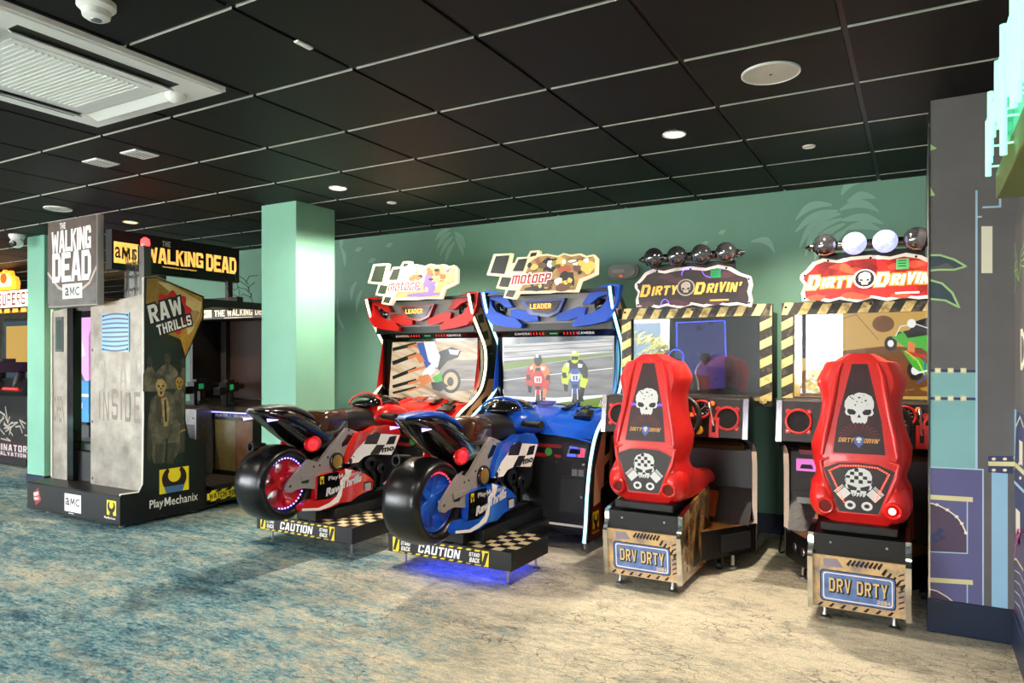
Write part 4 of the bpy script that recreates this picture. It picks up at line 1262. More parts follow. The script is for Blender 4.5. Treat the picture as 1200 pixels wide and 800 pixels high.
    for sgn in (1, -1):
        hb = MB().tube([(sgn * .10, 4.03, .845), (sgn * .17, 4.0, .85)], .014, 12)
        hb.tube([(sgn * .165, 4.0, .85), (sgn * .30, 3.965, .848)], .021, 14)
        hb.tube([(sgn * .298, 3.9655, .848), (sgn * .315, 3.961, .848)], .027, 14)
        hb.tube([(sgn * .16, 4.03, .85), (sgn * .28, 4.06, .845)], .008, 8)
        hb.build('handlebar', BLACKM, B)
    # fairings
    deco = [P, WHITEP, DARKP, BLACKG, YELLOW, mat('silver_print', (206, 204, 206), .3)]

    def q2(dx, *pts):
        return [LX(540 + a * .125, 460 + b * .125, dx) for a, b in pts]
    for sgn in (1, -1):
        X = .145
        fr = FX(X) if sgn > 0 else Fr((-X, 0, 0), (0, -1, 0), (0, 0, 1))
        m = (lambda q: q) if sgn > 0 else (lambda q: [(-y, z) for y, z in q][::-1])
        up = MB().plate(fr, m(q2(.165, (400, 468), (470, 450), (530, 400), (620, 375), (690, 385), (722, 440), (728, 490), (690, 600), (655, 695), (600, 690), (500, 692), (440, 725), (400, 782), (350, 800), (296, 800), (330, 650))), -.03, .02, 0)
        up.face(fr, m(q2(.165, (455, 545), (500, 470), (720, 482), (690, 600), (655, 694), (500, 692), (438, 725), (398, 782), (310, 800), (380, 650))), .0208, 1)
        for qd in (((468, 500), (540, 455), (575, 470), (542, 585), (440, 588)), ((640, 505), (698, 490), (676, 578), (612, 588)), ((540, 592), (606, 590), (556, 690), (488, 692))):
            up.face(fr, m(q2(.165, *qd)), .0214, 2)
        mo = q2(.165, (584, 668), (672, 606))
        if sgn > 0:
            up.text(fr, 'mo', mo[0][0], mo[0][1], mo[1][0] - mo[0][0], mo[1][1] - mo[0][1], 2, .022, .05, .3)
        else:
            up.text(fr, 'mo', -mo[1][0], mo[0][1], mo[1][0] - mo[0][0], mo[1][1] - mo[0][1], 2, .022, .05, .3)
        for u, v, r in ((335, 770, .018), (360, 722, .006)):
            c = q2(.165, (u, v))[0]
            up.face(fr, m([(c[0] + r * cos(t), c[1] + r * sin(t)) for t in [k * pi / 7 for k in range(14)]]), .022, 2)
        up.build('side_fairing', deco, B, bevel=.006)
        lo = MB().plate(fr, m(yz(.165, (235, 300), (330, 262), (440, 236), (482, 208), (610, 262), (655, 300), (680, 335), (668, 430), (590, 470), (550, 505), (500, 560), (420, 578), (330, 640), (250, 672), (106, 682), (106, 632), (160, 570), (225, 545))), -.03, .02, 0)
        lo.face(fr, m(yz(.165, (237, 302), (330, 264), (400, 246), (420, 470), (330, 540), (170, 572), (228, 546))), .0206, 3)
        lo.face(fr, m(yz(.165, (450, 210), (505, 230), (490, 300), (440, 360), (425, 500), (400, 570), (330, 625), (250, 668), (108, 680), (108, 655), (240, 640), (330, 580), (385, 510), (410, 420), (415, 340), (455, 280))), .0212, 1)
        lo.face(fr, m(yz(.165, (600, 345), (668, 340), (660, 425), (596, 435))), .0216, 2)
        a = yz(.165, (320, 340), (580, 285), (290, 545), (560, 400))
        uu = (lambda y0, w: y0) if sgn > 0 else (lambda y0, w: -y0 - w)
        w1 = a[1][0] - a[0][0]
        play_mark(lo, fr, uu(a[0][0], w1), a[0][1] - .004, w1, .03, 5, .0225)
        wrench_logo(lo, fr, uu(yz(.165, (252, 360))[0][0], .035), a[0][1] - .018, .035, .05, 4, 2, .022)
        w2 = (a[3][0] - a[2][0])
        lo.text(fr, 'Raw', uu(a[2][0] + .02, w2 * .42), a[2][1] + .02, w2 * .42, .045, 5, .0225, .05, .3, rot=.12)
        lo.text(fr, 'Thrills', uu(a[2][0] + w2 * .5, w2 * .6), a[2][1] + .045, w2 * .6, .05, 5, .0225, .05, .3, rot=.12)
        for k in range(3):
            rw = yz(.165, (608, 368 + 22 * k), (655, 382 + 22 * k))
            lo.face(fr, m([(rw[0][0], rw[1][1]), (rw[1][0], rw[1][1]), (rw[1][0], rw[0][1]), (rw[0][0], rw[0][1])]), .0225, 5)
        lo.build('lower_fairing', deco, B, bevel=.006)
    return T


red_m = moto_machine(-3.522, 'red', 'red motorcycle racing arcade machine beside the mint pillar, ridden from a red-wheeled bike', screen_lean, (255, 244, 200), .9)
blue_m = moto_machine(BX, 'blue', 'blue motorcycle racing arcade machine glowing blue underneath, two racers on its screen', screen_track, (150, 225, 245), .8)
# =================================================================== DRIVING MACHINES
DX1, DX2 = -1.31, -.25


def D7(Y, *pts):                                  # enlarged crop of the left driving machine's head
    return [(on_y(700 + a * .2625, 270 + b * .2625, Y)[0] - DX1, on_y(700 + a * .2625, 270 + b * .2625, Y)[1]) for a, b in pts]


def D2(Y, *pts):                                  # picture points on the right machine
    return [(on_y(a, b, Y)[0] - DX2, on_y(a, b, Y)[1]) for a, b in pts]


SKULL = [(-.02, 1.0), (.22, .97), (.42, .86), (.5, .66), (.5, .44), (.46, .34), (.5, .22), (.44, .12), (.3, .1), (.27, -.1), (.2, -.2), (.1, -.14), (.06, -.2), (0, -.14),
         (-.06, -.2), (-.1, -.14), (-.2, -.2), (-.27, -.08), (-.3, .1), (-.44, .12), (-.5, .22), (-.47, .34), (-.52, .46), (-.5, .66), (-.38, .86)]


def skull(mb, fr, cx, cz, s, mw, mk, h, check=False):
    q = lambda pts: [(cx + s * a, cz + s * b) for a, b in pts]
    mb.face(fr, q(SKULL), h, mw)
    if check:
        for i in range(6):
            for j in range(4):
                a, b = -.48 + .16 * i, .34 + .16 * j
                if (i + j) % 2 and abs(a + .08) + max(0, b - .5) * .75 < .46:
                    mb.face(fr, q([(a, b + .02 * abs(i - 2.5)), (a + .16, b + .02 * abs(i - 2.5)), (a + .155, b + .16), (a + .005, b + .16)]), h + .0006, mk)
        mb.face(fr, q([(-.42, .30), (-.06, .18), (-.08, .06), (-.3, .06), (-.4, .16)]), h + .0008, mk)
        mb.face(fr, q([(.42, .30), (.06, .18), (.08, .06), (.3, .06), (.4, .16)]), h + .0008, mk)
        mb.face(fr, q([(-.05, .08), (.05, .08), (.08, -.02), (-.08, -.02)]), h + .0008, mk)
        for k in range(4):
            mb.face(fr, q([(-.2 + .11 * k, -.06), (-.17 + .11 * k, -.06), (-.17 + .11 * k, -.16), (-.2 + .11 * k, -.16)]), h + .0008, mk)
    else:
        mb.face(fr, q([(-.4, .36), (-.2, .34), (-.1, .24), (-.16, .14), (-.34, .14), (-.42, .24)]), h + .0006, mk)
        mb.face(fr, q([(.4, .36), (.2, .34), (.1, .24), (.16, .14), (.34, .14), (.42, .24)]), h + .0006, mk)
        mb.face(fr, q([(0, .18), (.07, .02), (.02, .04), (-.02, .04), (-.07, .02)]), h + .0006, mk)
        rr = random.Random(3)
        for k in range(16):
            a, b, r = rr.uniform(-.35, .35), rr.uniform(.5, .92), rr.uniform(.012, .035)
            mb.face(fr, q([(a + r * cos(t), b + r * sin(t)) for t in [k2 * pi / 3 for k2 in range(6)]]), h + .0006, mk)
    return mb


def title(mb, fr, a0, a1, b, hgt, mi, mo, lift, mw, mk):
    """the two slanted words with the skull between them"""
    w = a1 - a0
    for g, m, l in ((.0085, mo, lift), (.001, mi, lift + .001)):
        mb.block(fr, 'D', a0, b - hgt * .05, w * .095, hgt * 1.3, m, l, g, .25)
        mb.block(fr, 'IRTY', a0 + w * .12, b + hgt * .08, w * .26, hgt, m, l, g, .25, 0, .22, .06)
        mb.block(fr, 'D', a0 + w * .56, b - hgt * .03, w * .095, hgt * 1.25, m, l, g, .25)
        mb.block(fr, "RIVIN'", a0 + w * .68, b + hgt * .08, w * .325, hgt, m, l, g, .25, 0, .22, .06)
    mb.face(fr, [(a0 + w * .465 + hgt * 1.0 * x, b + hgt * (.75 + .9 * y)) for x, y in circ(0, 0, .98, 1.0, 18)], lift + .0012, mw)
    mb.face(fr, [(a0 + w * .465 + hgt * .85 * x, b + hgt * (.75 + .78 * y)) for x, y in circ(0, 0, .98, 1.0, 18)], lift + .0016, mk)
    skull(mb, fr, a0 + w * .465, b + hgt * .38, hgt * 1.0, mw, mk, lift + .002)
    return mb


def seat_rear(z):
    if z < .8:
        return 3.80 - .045 * min(1, max(0, (z - .48) / .10)) + .015 * max(0, (z - .6) / .2)
    return 3.77 + (z - .8) * .15


HW = [(.462, .13), (.475, .165), (.50, .198), (.54, .217), (.60, .224), (.655, .222), (.69, .203), (.72, .200), (.76, .214), (.80, .221), (.845, .224), (.90, .206), (.97, .186), (1.05, .177),
      (1.10, .186), (1.14, .201), (1.165, .200), (1.20, .184), (1.235, .168), (1.249, .157), (1.257, .114), (1.276, .085), (1.291, .055)]


def driving_machine(cx, label, lit, screen_fn):
    nm = 'lit_' if lit else 'unlit_'
    T = thing('driving_arcade_machine', (cx, 4.3, 0), label, 'arcade machine', 'driving machines along the wall', frame=(0, 4.3, 0))
    RED = mat('red_seat_plastic', (224, 36, 32), .33, coat=.25)
    DRED = mat('red_gauge_plastic', (206, 40, 34), .35)
    # --- hazard-striped monitor surround
    m = MB()
    Y = 4.72
    f = FY(Y)
    O, I = (-.5, .962, .503, 1.612), (-.432, 1.028, .43, 1.538)
    fr = FY(Y + .05)
    m.plate(fr, [(O[0], O[1]), (I[0], I[1]), (I[0], I[3]), (O[0], O[3])], 0, .05, 0)
    m.plate(fr, [(O[2], O[1]), (O[2], O[3]), (I[2], I[3]), (I[2], I[1])], 0, .05, 0)
    m.plate(fr, [(O[0], O[3]), (I[0], I[3]), (I[2], I[3]), (O[2], O[3])], 0, .05, 0)
    m.plate(fr, [(O[0], O[1]), (O[2], O[1]), (I[2], I[1]), (I[0], I[1])], 0, .05, 0)
    k = -.52
    while k < .5:                                     # top bar stripes
        p = [(k, I[3]), (k + .055, I[3]), (k + .095, O[3]), (k + .04, O[3])]
        m.face(f, [(min(max(a, O[0]), O[2]), b) for a, b in p], .001, 1)
        k += .112
    for a0, a1 in ((O[0], I[0]), (I[2], O[2])):
        z = 1.0
        while z < 1.56:
            z1 = min(z + .06, 1.6)
            m.face(f, [(a0, z - .035), (a1, z), (a1, min(z + .055, 1.6)), (a0, z + .02)], .001, 1)
            z += .118
    for a, b in ((-.475, 1.585), (.48, 1.585), (-.475, .99), (.48, .99), (0, 1.59)):
        m.lathe([(0, .008), (.006, .008), (.008, .004)], (a, Y, b), (0, -1, 0), 10, mi=2)
    m.box(-.46, .46, Y + .06, Y + .46, 1.0, 1.575, 2)
    mo = m.build('monitor_surround', [mat('grimy_black_paint', (52, 48, 42), .5, var=(18, 1, (120, 108, 84), .3, .5)), mat('grimy_yellow_stripe', (238, 214, 140), .5, var=(20, 1, (180, 146, 84), .35, .5)), BLACK], T)
    s = MB()
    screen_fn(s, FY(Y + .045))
    s.build('picture', [em('dark_screen', (6, 7, 9), .5), em('screen_indigo_reflection', (42, 52, 110), .75), em('screen_blue_reflection', (50, 80, 255), 2.0), em('screen_dusky_reflection', (72, 76, 130), .7), em('screen_amber', (190, 140, 44), .75),
                        em('screen_dirt', (120, 74, 24), .75), S_VIV, S_WHITE, S_BLACK, S_ORANGE, S_RED, S_BLUE, em('screen_gold_haze', (212, 170, 84), .75), S_YELLOW, em('screen_green_reflection', (8, 26, 26), .6)], mo)
    gl = MB().box(-.434, .432, Y + .028, Y + .034, 1.026, 1.54)
    g = mat('clear_monitor_glass', (255, 255, 255), .0, trans=1.0)
    g.node_tree.nodes['Principled BSDF'].inputs['IOR'].default_value = 1.7
    gl.build('glass', g, mo)
    # --- title sign with a wavy edge
    out = D7(4.66, (172, 238), (195, 215), (215, 188), (250, 172), (300, 180), (350, 167), (420, 160), (490, 167), (545, 152), (600, 163), (642, 188), (688, 204), (697, 240), (688, 275), (697, 310),
             (690, 342), (640, 330), (590, 336), (540, 328), (480, 342), (425, 330), (370, 347), (310, 335), (270, 347), (225, 335), (178, 342), (174, 310), (186, 278), (170, 255))
    c0 = sum(a for a, b in out) / len(out)
    out = [(a - c0 - .005, b) for a, b in out]
    zc = sum(b for a, b in out) / len(out)
    inn = [(a * .945, zc + (b - zc) * .86) for a, b in out]
    sg = MB().plate(FY(4.685), out, 0, .025, 0)
    f = FY(4.66)
    sg.face(f, inn, .0008, 1)
    rr = random.Random(4)
    for k in range(9):
        a, b = rr.uniform(-.3, .3), rr.choice((zc + .085, zc - .085, zc + .07)) + rr.uniform(-.01, .01)
        sg.face(f, [(a + .07 * cos(t) * rr.uniform(.6, 1), b + .022 * sin(t) * rr.uniform(.6, 1)) for t in [i * pi / 6 for i in range(12)]], .0012 + .0001 * k, 2)
    title(sg, f, -.335, .325, zc - .035, .062, 3, 4, .003, 6, 5)
    if not lit:
        sg.line(f, [(.0 + .055 * cos(t), zc + .10 - .04 * sin(t)) for t in [pi * .95 + k * .16 for k in range(14)]], .004, .0028, 7)
        sg.line(f, [(.14 + .06 * cos(t), zc + .12 + .05 * sin(t)) for t in [pi + k * .22 for k in range(15)]], .004, .0028, 7)
        sg.line(f, [(-.17 + .03 * cos(t), zc - .11 + .05 * sin(t)) for t in [.2 + k * .22 for k in range(15)]], .004, .0028, 7)
    sg.rect(f, .13, zc - .085, .25, zc - .075, .003, 3)
    for p in (D7(4.66, (186, 240)) + D7(4.66, (270, 182)) + D7(4.66, (420, 172)) + D7(4.66, (580, 168)) + D7(4.66, (680, 216)) + D7(4.66, (186, 332)) + D7(4.66, (428, 338)) + D7(4.66, (682, 322))):
        sg.lathe([(0, .007), (.004, .007), (.006, .003)], (p[0] - c0 - .005, 4.66, p[1]), (0, -1, 0), 10, mi=5)
    E = 1.0 if lit else 0
    sm = [mat(nm + 'sign_border', (238, 228, 214) if lit else (226, 208, 206), .4, emit=.2 * E), mat(nm + 'sign_field', (190, 26, 20) if lit else (44, 20, 24), .3, var=(9, 1, (110, 8, 8) if lit else (24, 14, 18), .35, .6), emit=.55 * E),
          mat(nm + 'sign_smoke', (230, 70, 40) if lit else (66, 26, 40), .35, emit=.3 * E), mat(nm + 'sign_letter', (255, 236, 206) if lit else (222, 170, 70), .4, emit=.8 * E, var=None),
          mat(nm + 'sign_letter_rim', (226, 130, 50) if lit else (20, 12, 12), .4, emit=.5 * E), DARKP, mat(nm + 'sign_skull', (255, 246, 236) if lit else (150, 140, 130), .4, emit=.7 * E), mat('violet_neon_line', (110, 90, 255), .3, emit=1.5)]
    so = sg.build('title_sign', sm, T)
    st = MB()
    p = (.165, zc + .095) if not lit else (.165, zc + .085)
    st.face(f, [(p[0] - .03, p[1] - .03), (p[0] + .034, p[1] - .03), (p[0] + .034, p[1] + .03), (p[0] - .03, p[1] + .03)], .004, 0)
    for k in range(3):
        st.rect(f, p[0] - .02, p[1] - .014 + .015 * k, p[0] + .02, p[1] - .008 + .015 * k, .0045, 1)
    ob = st.build('green_sticker', [mat(nm + 'green_paper', (110, 226, 140) if lit else (24, 150, 90), .7), mat('green_paper_ink', (30, 110, 60), .7)], so)
    ob['label'] = 'bright green paper sticker'
    MB().box(-.3, .3, 4.69, 4.80, 1.6, 1.72).box(-.28, .28, 4.69, 4.72, 1.7, 1.9).build('sign_bracket', BLACK, so)
    # --- four round lamps
    zs = 1.937
    rack = MB().tube([(-.31, 4.66, zs), (.31, 4.66, zs)], .014, 10)
    rack.tube([(-.31, 4.66, zs + .022), (.31, 4.66, zs + .022)], .005, 8).tube([(-.31, 4.66, zs - .022), (.31, 4.66, zs - .022)], .005, 8)
    for sx in (-1, 1):
        rack.lathe([(0, .02), (.02, .022), (.035, .012), (.05, .003)], (sx * .305, 4.66, zs), (sx, 0, 0), 14)
    for x in (-.16, 0, .16):
        rack.lathe([(-.03, .012), (-.03, .028), (.03, .028), (.03, .012)], (x, 4.66, zs), (1, 0, 0), 14)
    ro = rack.build('lamp_bar', mat('dark_chrome', (120, 116, 112), .15, metal=1), T)
    for k, x in enumerate((-.238, -.08, .08, .238)):
        hot = lit and k in (1, 2)
        l = MB().lathe([(-.055, .01), (-.05, .035), (-.02, .062), (.0, .067), (.012, .067)], (x, 4.63, zs + .002), (0, -1, 0), 26, mi=0)
        l.lathe([(.010, .066), (.03, .058), (.045, .044), (.056, .022), (.060, .001)], (x, 4.63, zs + .002), (0, -1, 0), 26, mi=1)
        l.build('round_lamp', [mat('lamp_shell', (104, 102, 102), .16, metal=.9), mat('lit_lamp_lens', (196, 204, 255), .2, emit=.75, var=(22, 1, (150, 160, 235))) if hot else mat('smoked_lamp_lens', (120, 120, 124), .07, metal=.9, coat=.5)], ro, smooth=60)
    # --- body
    prof = [(4.72, .99), (4.42, 1.035), (4.27, 1.03), (4.235, .80), (4.30, .785), (4.42, .75), (4.50, .70), (4.52, .62), (4.52, .095), (5.24, .095), (5.24, 1.0)]
    for sx in (-1, 1):
        b = MB().plate(Fr((.425 if sx > 0 else -.45, 0, 0), (0, 1, 0), (0, 0, 1)), prof, 0, .025, 0)
        bo = b.build('side_panel', mat('glossy_dark_side', (18, 24, 24), .12, coat=.8), T)
        e = [(y - .003, z) for y, z in prof[2:8]] + [(4.517, .26)]
        MB().plate(Fr((.424 if sx > 0 else -.453, 0, 0), (0, 1, 0), (0, 0, 1)), [(y - .006, z) for y, z in e] + [(y + .012, z) for y, z in e[::-1]], 0, .029, 0).build('chrome_edge', mat('pinkish_chrome', (222, 212, 222), .16, metal=1), bo)
    bd = MB().plate(FX(0), [(4.46, .74), (4.62, .70), (4.60, .46), (5.2, .46), (5.2, .99), (4.74, .99)], -.425, .425, 0)
    bd.box(-.425, .425, 4.60, 5.2, .1, .47, 0)
    bd.plate(FX(0), [(4.44, .735), (4.50, .70), (4.52, .70), (4.47, .75)], -.36, .38, 1)
    bd.plate(FX(0), [(4.595, .70), (4.615, .70), (4.60, .46), (4.58, .46)], -.42, .42, 2)
    bd.build('body', [BLACKM, mat('brass_slot', (150, 120, 60), .3, metal=.8), mat('dark_grey_front', (50, 50, 54), .42)], T)
    # control panel
    C0, C1 = (4.235, .80), (4.27, 1.03)
    cp = MB().plate(FX(0), [C0, C1, (4.44, 1.035), (4.56, .99), (4.56, .8), (4.46, .79)], -.425, .425, 0)
    co = cp.build('control_panel', [mat('control_panel_print', (44, 30, 22), .4, var=(10, 1, (22, 18, 18)))], T, bevel=.004)
    f = Fr((0, 4.235, .80), (1, 0, 0), (0, .035, .23))

    def on_panel(px, py, dx):
        x, z = on_y(px, py, 4.25)
        return (x - dx, (z - .80) * 1.011)
    sp_c = on_panel(860, 492, DX1)
    sp_c = (.335, .115)
    for sgn in (-1, 1):
        q = MB()
        o = f.p(sgn * sp_c[0], sp_c[1], 0)
        q.lathe([(0, .072), (.012, .072), (.014, .068), (.014, .060), (.008, .058)], o, f.n, 30, mi=0)
        q.lathe([(.0, .058), (.004, .056), (.002, .02), (.006, .001)], o, f.n, 30, mi=1)
        for k in range(4):
            t = pi / 4 + k * pi / 2
            c = f.p(sgn * sp_c[0] + .078 * cos(t), sp_c[1] + .078 * sin(t), 0)
            q.lathe([(0, .014), (.012, .014), (.013, .006)], c, f.n, 12, mi=0)
            q.lathe([(.012, .005), (.016, .004)], c, f.n, 8, mi=2)
        q.build('speaker', [DRED, BLACKM, CHROME], co)
    q = MB()
    gx, gz = .185, .165
    o = f.p(gx, gz, 0)
    q.lathe([(0, .056), (.02, .056), (.024, .05), (.02, .044), (.010, .043)], o, f.n, 28, mi=0)
    q.lathe([(.0, .043), (.011, .043)], o, f.n, 28, mi=1)
    for k in range(9):
        t = radians(220 - 32 * k)
        q.line(f, [(gx + .03 * cos(t), gz + .03 * sin(t)), (gx + .038 * cos(t), gz + .038 * sin(t))], .003, .0125, 2)
    q.line(f, [(gx - .006, gz - .004), (gx + .024, gz + .022)], .003, .013, 2)
    q.rect(f, gx - .012, gz - .030, gx + .012, gz - .023, .0125, 2)
    for a in (-.06, .06):
        q.lathe([(0, .014), (.014, .014), (.016, .006)], f.p(gx + a, gz + a * .6, 0), f.n, 12, mi=3)
    q.build('tachometer', [DRED, BLACKG, WHITEP, mat('orange_button', (240, 120, 40), .4, emit=.5)], co)
    q = MB().lathe([(0, .026), (.010, .026), (.014, .02), (.015, .001)], f.p(.17, .04, 0), f.n, 22, mi=0)
    q.text(f, 'VIEW', .17 - .012, .038, .024, .008, 1, .0158, .03)
    q.build('yellow_button', [mat('yellow_button', (236, 196, 20), .35), DARKP], co)
    q = MB().plate(f, [(.235, .0), (.29, .0), (.29, .12), (.235, .12)], 0, .02, 0)
    q.plate(f, [(.252, .03), (.272, .03), (.272, .10), (.252, .10)], .02, .022, 1)
    q.tube([f.p(.262, .07, .02), f.p(.258, .12, .06), f.p(.252, .17, .085)], .007, 10, mi=2)
    q.tube([f.p(.252, .17, .085), f.p(.249, .20, .09)], [.012, .009], 12, mi=2)
    q.plate(f, [(.24, .008), (.285, .008), (.28, .025), (.245, .025)], .02, .03, 0)
    q.build('gear_shifter', [DRED, BLACKM, CHROME], co)
    # steering wheel
    w = MB()
    wc = Vector((.075, 4.10, .915)); ax = Vector((0, -1, .32)).normalized()
    e1 = Vector((1, 0, 0)); e2 = ax.cross(e1)
    R = .135
    w.tube([wc + (e1 * cos(t) + e2 * sin(t)) * R for t in [2 * pi * k / 40 for k in range(40)]], .0155, 12, closed=True, mi=0)
    for t in (0, pi, -pi / 2):
        d = e1 * cos(t) + e2 * sin(t)
        w.tube([wc + d * .03, wc + d * (R - .01) - ax * .004], [.022, .012], 10, mi=0)
    w.lathe([(-.14, .03), (-.03, .035), (-.03, .055), (.0, .055), (.012, .045), (.014, .001)], wc, ax, 26, mi=0)
    w.lathe([(.012, .03), (.017, .026), (.018, .001)], wc, ax, 20, mi=1)
    for k, t in enumerate((.5, 2.6)):
        d = e1 * cos(t) + e2 * sin(t)
        w.lathe([(.0, .015), (.014, .013), (.016, .001)], wc + d * .075, ax, 14, mi=2)
    w.build('steering_wheel', [BLACK, mat('gold_cap', (190, 150, 70), .3, metal=.7), DRED], T, smooth=60)
    # small row of lit buttons under the screen
    q = MB().box(-.43, .43, 4.56, 4.72, .985, 1.02, 0)
    for k in range(5):
        q.ball((.02 + .085 * k, 4.557, 1.003), .008, 10, 6, mi=1 + k % 2)
    q.build('button_ledge', [BLACKG, mat('orange_button', (240, 120, 40), .4, emit=.5), mat('yellow_button', (236, 196, 20), .35)], T)
    # left column: coin doors
    q = MB().plate(FY(4.58), [(-.42, .27), (-.10, .27), (-.10, .71), (-.42, .71)], .0, .03, 0)
    f2 = FY(4.55)
    for a, b in ((.285, .47), (.485, .70)):
        q.plate(f2, [(-.405, a), (-.12, a), (-.12, b), (-.405, b)], 0, .006, 1)
    qo = q.build('coin_door', [BLACK, CHARC], T, bevel=.006)
    q = MB().plate(f2, [(-.385, .60), (-.27, .60), (-.27, .67), (-.385, .67)], .006, .03, 0)
    q.plate(f2, [(-.365, .615), (-.29, .615), (-.30, .64), (-.355, .64)], .03, .034, 1)
    q.build('bill_slot', [mat('pink_lit_bezel', (214, 110, 200), .3, emit=.6), BLACKG], qo)
    MB().plate(f2, [(-.385, .32), (-.26, .32), (-.26, .44), (-.385, .44)], .006, .012).build('return_door', GREYM, qo)
    # foot well: tread plate, pedals, platform
    TR = mat('tread_plate', (84, 82, 82), .42, metal=.5)
    f3 = Fr((0, 4.42, .265), (1, 0, 0), (0, .16, .19))
    q = MB().plate(f3, [(-.42, 0), (.42, 0), (.42, .25), (-.42, .25)], -.02, 0, 0)
    for i in range(22):
        for j in range(7):
            x, y = -.40 + i * .038, .02 + j * .033
            t = pi / 4 if (i + j) % 2 else -pi / 4
            q.plate(f3, [(x + .014 * cos(t) - .003 * sin(t), y + .014 * sin(t) + .003 * cos(t)), (x + .014 * cos(t) + .003 * sin(t), y + .014 * sin(t) - .003 * cos(t)),
                         (x - .014 * cos(t) + .003 * sin(t), y - .014 * sin(t) - .003 * cos(t)), (x - .014 * cos(t) - .003 * sin(t), y - .014 * sin(t) + .003 * cos(t))], 0, .0025, 0)
    q.build('tread_plate', TR, T)
    for x, wd, hh in ((.19, .036, .19), (.02, .05, .12)):
        q = MB().plate(f3, [(x - wd, .01), (x + wd, .01), (x + wd * .9, hh), (x - wd * .9, hh)], .03, .045, 0)
        q.plate(f3, [(x - .01, .05), (x + .01, .05), (x + .01, .12), (x - .01, .12)], 0, .03, 0)
        for k in range(5):
            q.lathe([(.045, .004), (.047, .003)], f3.p(x, .03 + k * (hh - .04) / 5, 0), f3.n, 8, mi=1)
        q.build('pedal', [mat('rust_orange_pedal', (190, 92, 52), .35), DARKP], T, bevel=.004)
    pf = [(-.2, 4.10), (.2, 4.10), (.265, 4.2), (.44, 4.49), (.44, 4.6), (-.44, 4.6), (-.44, 4.49), (-.265, 4.2)]
    q = MB().plate(FZ(0), pf, .095, .262, 0)
    q.face(FZ(.262), [(a * .99, b) for a, b in pf], .0008, 1)
    for sgn in (1, -1):
        a, b = (Vector((.265, 4.2, 0)), Vector((.44, 4.49, 0))) if sgn > 0 else (Vector((-.44, 4.49, 0)), Vector((-.265, 4.2, 0)))
        L = (b - a).length
        fc = Fr(a, b - a, (0, 0, 1))
        if sgn > 0:
            q.plate(fc, [(.06, .125), (L - .04, .125), (L - .04, .225), (.06, .225)], 0, .01, 3)
        else:
            for c in (.13, .24):
                q.lathe([(0, .022), (.006, .022), (.008, .001)], fc.p(c, .18, 0), fc.n, 16, mi=2)
    po = q.build('platform', [BLACK, mat('amber_wood_deck', (176, 122, 62), .3, var=(30, 1, (120, 78, 40)), coat=.3), STEEL, CHARC], T, bevel=.004)
    for sx in (-1, 1):
        MB().lathe([(0, .026), (.012, .026), (.02, .012), (.1, .012)], (sx * .33, 4.40, 0), (0, 0, 1), 14).build('levelling_foot', STEEL, T)
        w = MB().lathe([(-.012, .03), (-.014, .026), (.014, .026), (.012, .03)], (sx * .27, 4.33, .031), (1, 0, 0), 18, closed=True)
        w.lathe([(-.012, .027), (.012, .027)], (sx * .27, 4.33, .031), (1, 0, 0), 18)
        w.box(sx * .27 - .02, sx * .27 - .014, 4.315, 4.345, .03, .1).box(sx * .27 + .014, sx * .27 + .02, 4.315, 4.345, .03, .1)
        w.build('castor', BLACK, T)
        MB().lathe([(0, .026), (.012, .026), (.02, .012), (.1, .012)], (sx * .38, 5.15, 0), (0, 0, 1), 14).build('levelling_foot', STEEL, T)
    # --- seat pedestal with the number plate
    pp = [(3.725, .06), (3.70, .315), (3.735, .365), (3.735, .425), (3.90, .452), (4.2, .50), (4.30, .50), (4.30, .06)]
    SIDE = mat('amber_side_print', (178, 142, 84), .16, var=(9, 1, (66, 46, 24), .35, .6), coat=.7)
    q = MB()
    for sx in (-1, 1):
        q.plate(Fr((.2 if sx > 0 else -.215, 0, 0), (0, 1, 0), (0, 0, 1)), pp, 0, .015, 0)
        fx = FX(.215) if sx > 0 else Fr((-.215, 0, 0), (0, -1, 0), (0, 0, 1))
        s_ = (lambda p: p) if sx > 0 else (lambda p: [(-a, b) for a, b in p])
        for k in range(6):
            q.face(fx, s_(circ(3.84, .12 + .045 * k, .012, .016, 10)), .0008, 2)
        q.face(fx, s_([(3.95, .1), (4.02, .36), (4.10, .40), (4.06, .2), (4.12, .1)]), .0008, 2)
        q.face(fx, s_([(4.14, .12), (4.2, .34), (4.28, .3), (4.26, .1)]), .0009, 2)
    q.plate(FX(0), [(3.735, .08), (3.712, .31), (3.745, .36), (3.745, .42), (3.9, .44), (4.28, .45), (4.28, .08)], -.2, .2, 1)
    pe = q.build('seat_pedestal', [SIDE, BLACK, mat('dark_side_print', (44, 32, 24), .3)], T)
    for sx in (-1, 1):
        x0 = .196 if sx > 0 else -.22
        e = [(3.72, .06), (3.695, .315), (3.73, .365), (3.73, .425), (3.90, .455)]
        MB().plate(Fr((x0, 0, 0), (0, 1, 0), (0, 0, 1)), e + [(y + .014, z) for y, z in e[::-1]], 0, .024, 0).build('chrome_edge', mat('edge_chrome', (224, 226, 226), .12, metal=1), pe)
    # upper black strip and plate art
    f4 = Fr((0, 3.7335, .3725), (1, 0, 0), (0, 0, 1))
    q = MB().plate(Fr((0, 3.744, .36), (1, 0, 0), (0, 0, 1)), [(-.195, -.03), (.195, -.03), (.195, .062), (-.195, .062)], -.0, .012, 0)
    for x in (-.12, .12):
        q.lathe([(.012, .006), (.015, .005)], (x, 3.744, .385), (0, -1, 0), 10, mi=1)
    q.build('fascia', [BLACK, STEEL], pe, bevel=.003)
    f5 = Fr((0, 3.7315, .08), (1, 0, 0), (0, -.022, .235))
    q = MB().plate(f5, [(-.196, -.01), (.196, -.01), (.196, .245), (-.196, .245)], -.01, .0, 0)
    rr = random.Random(11)
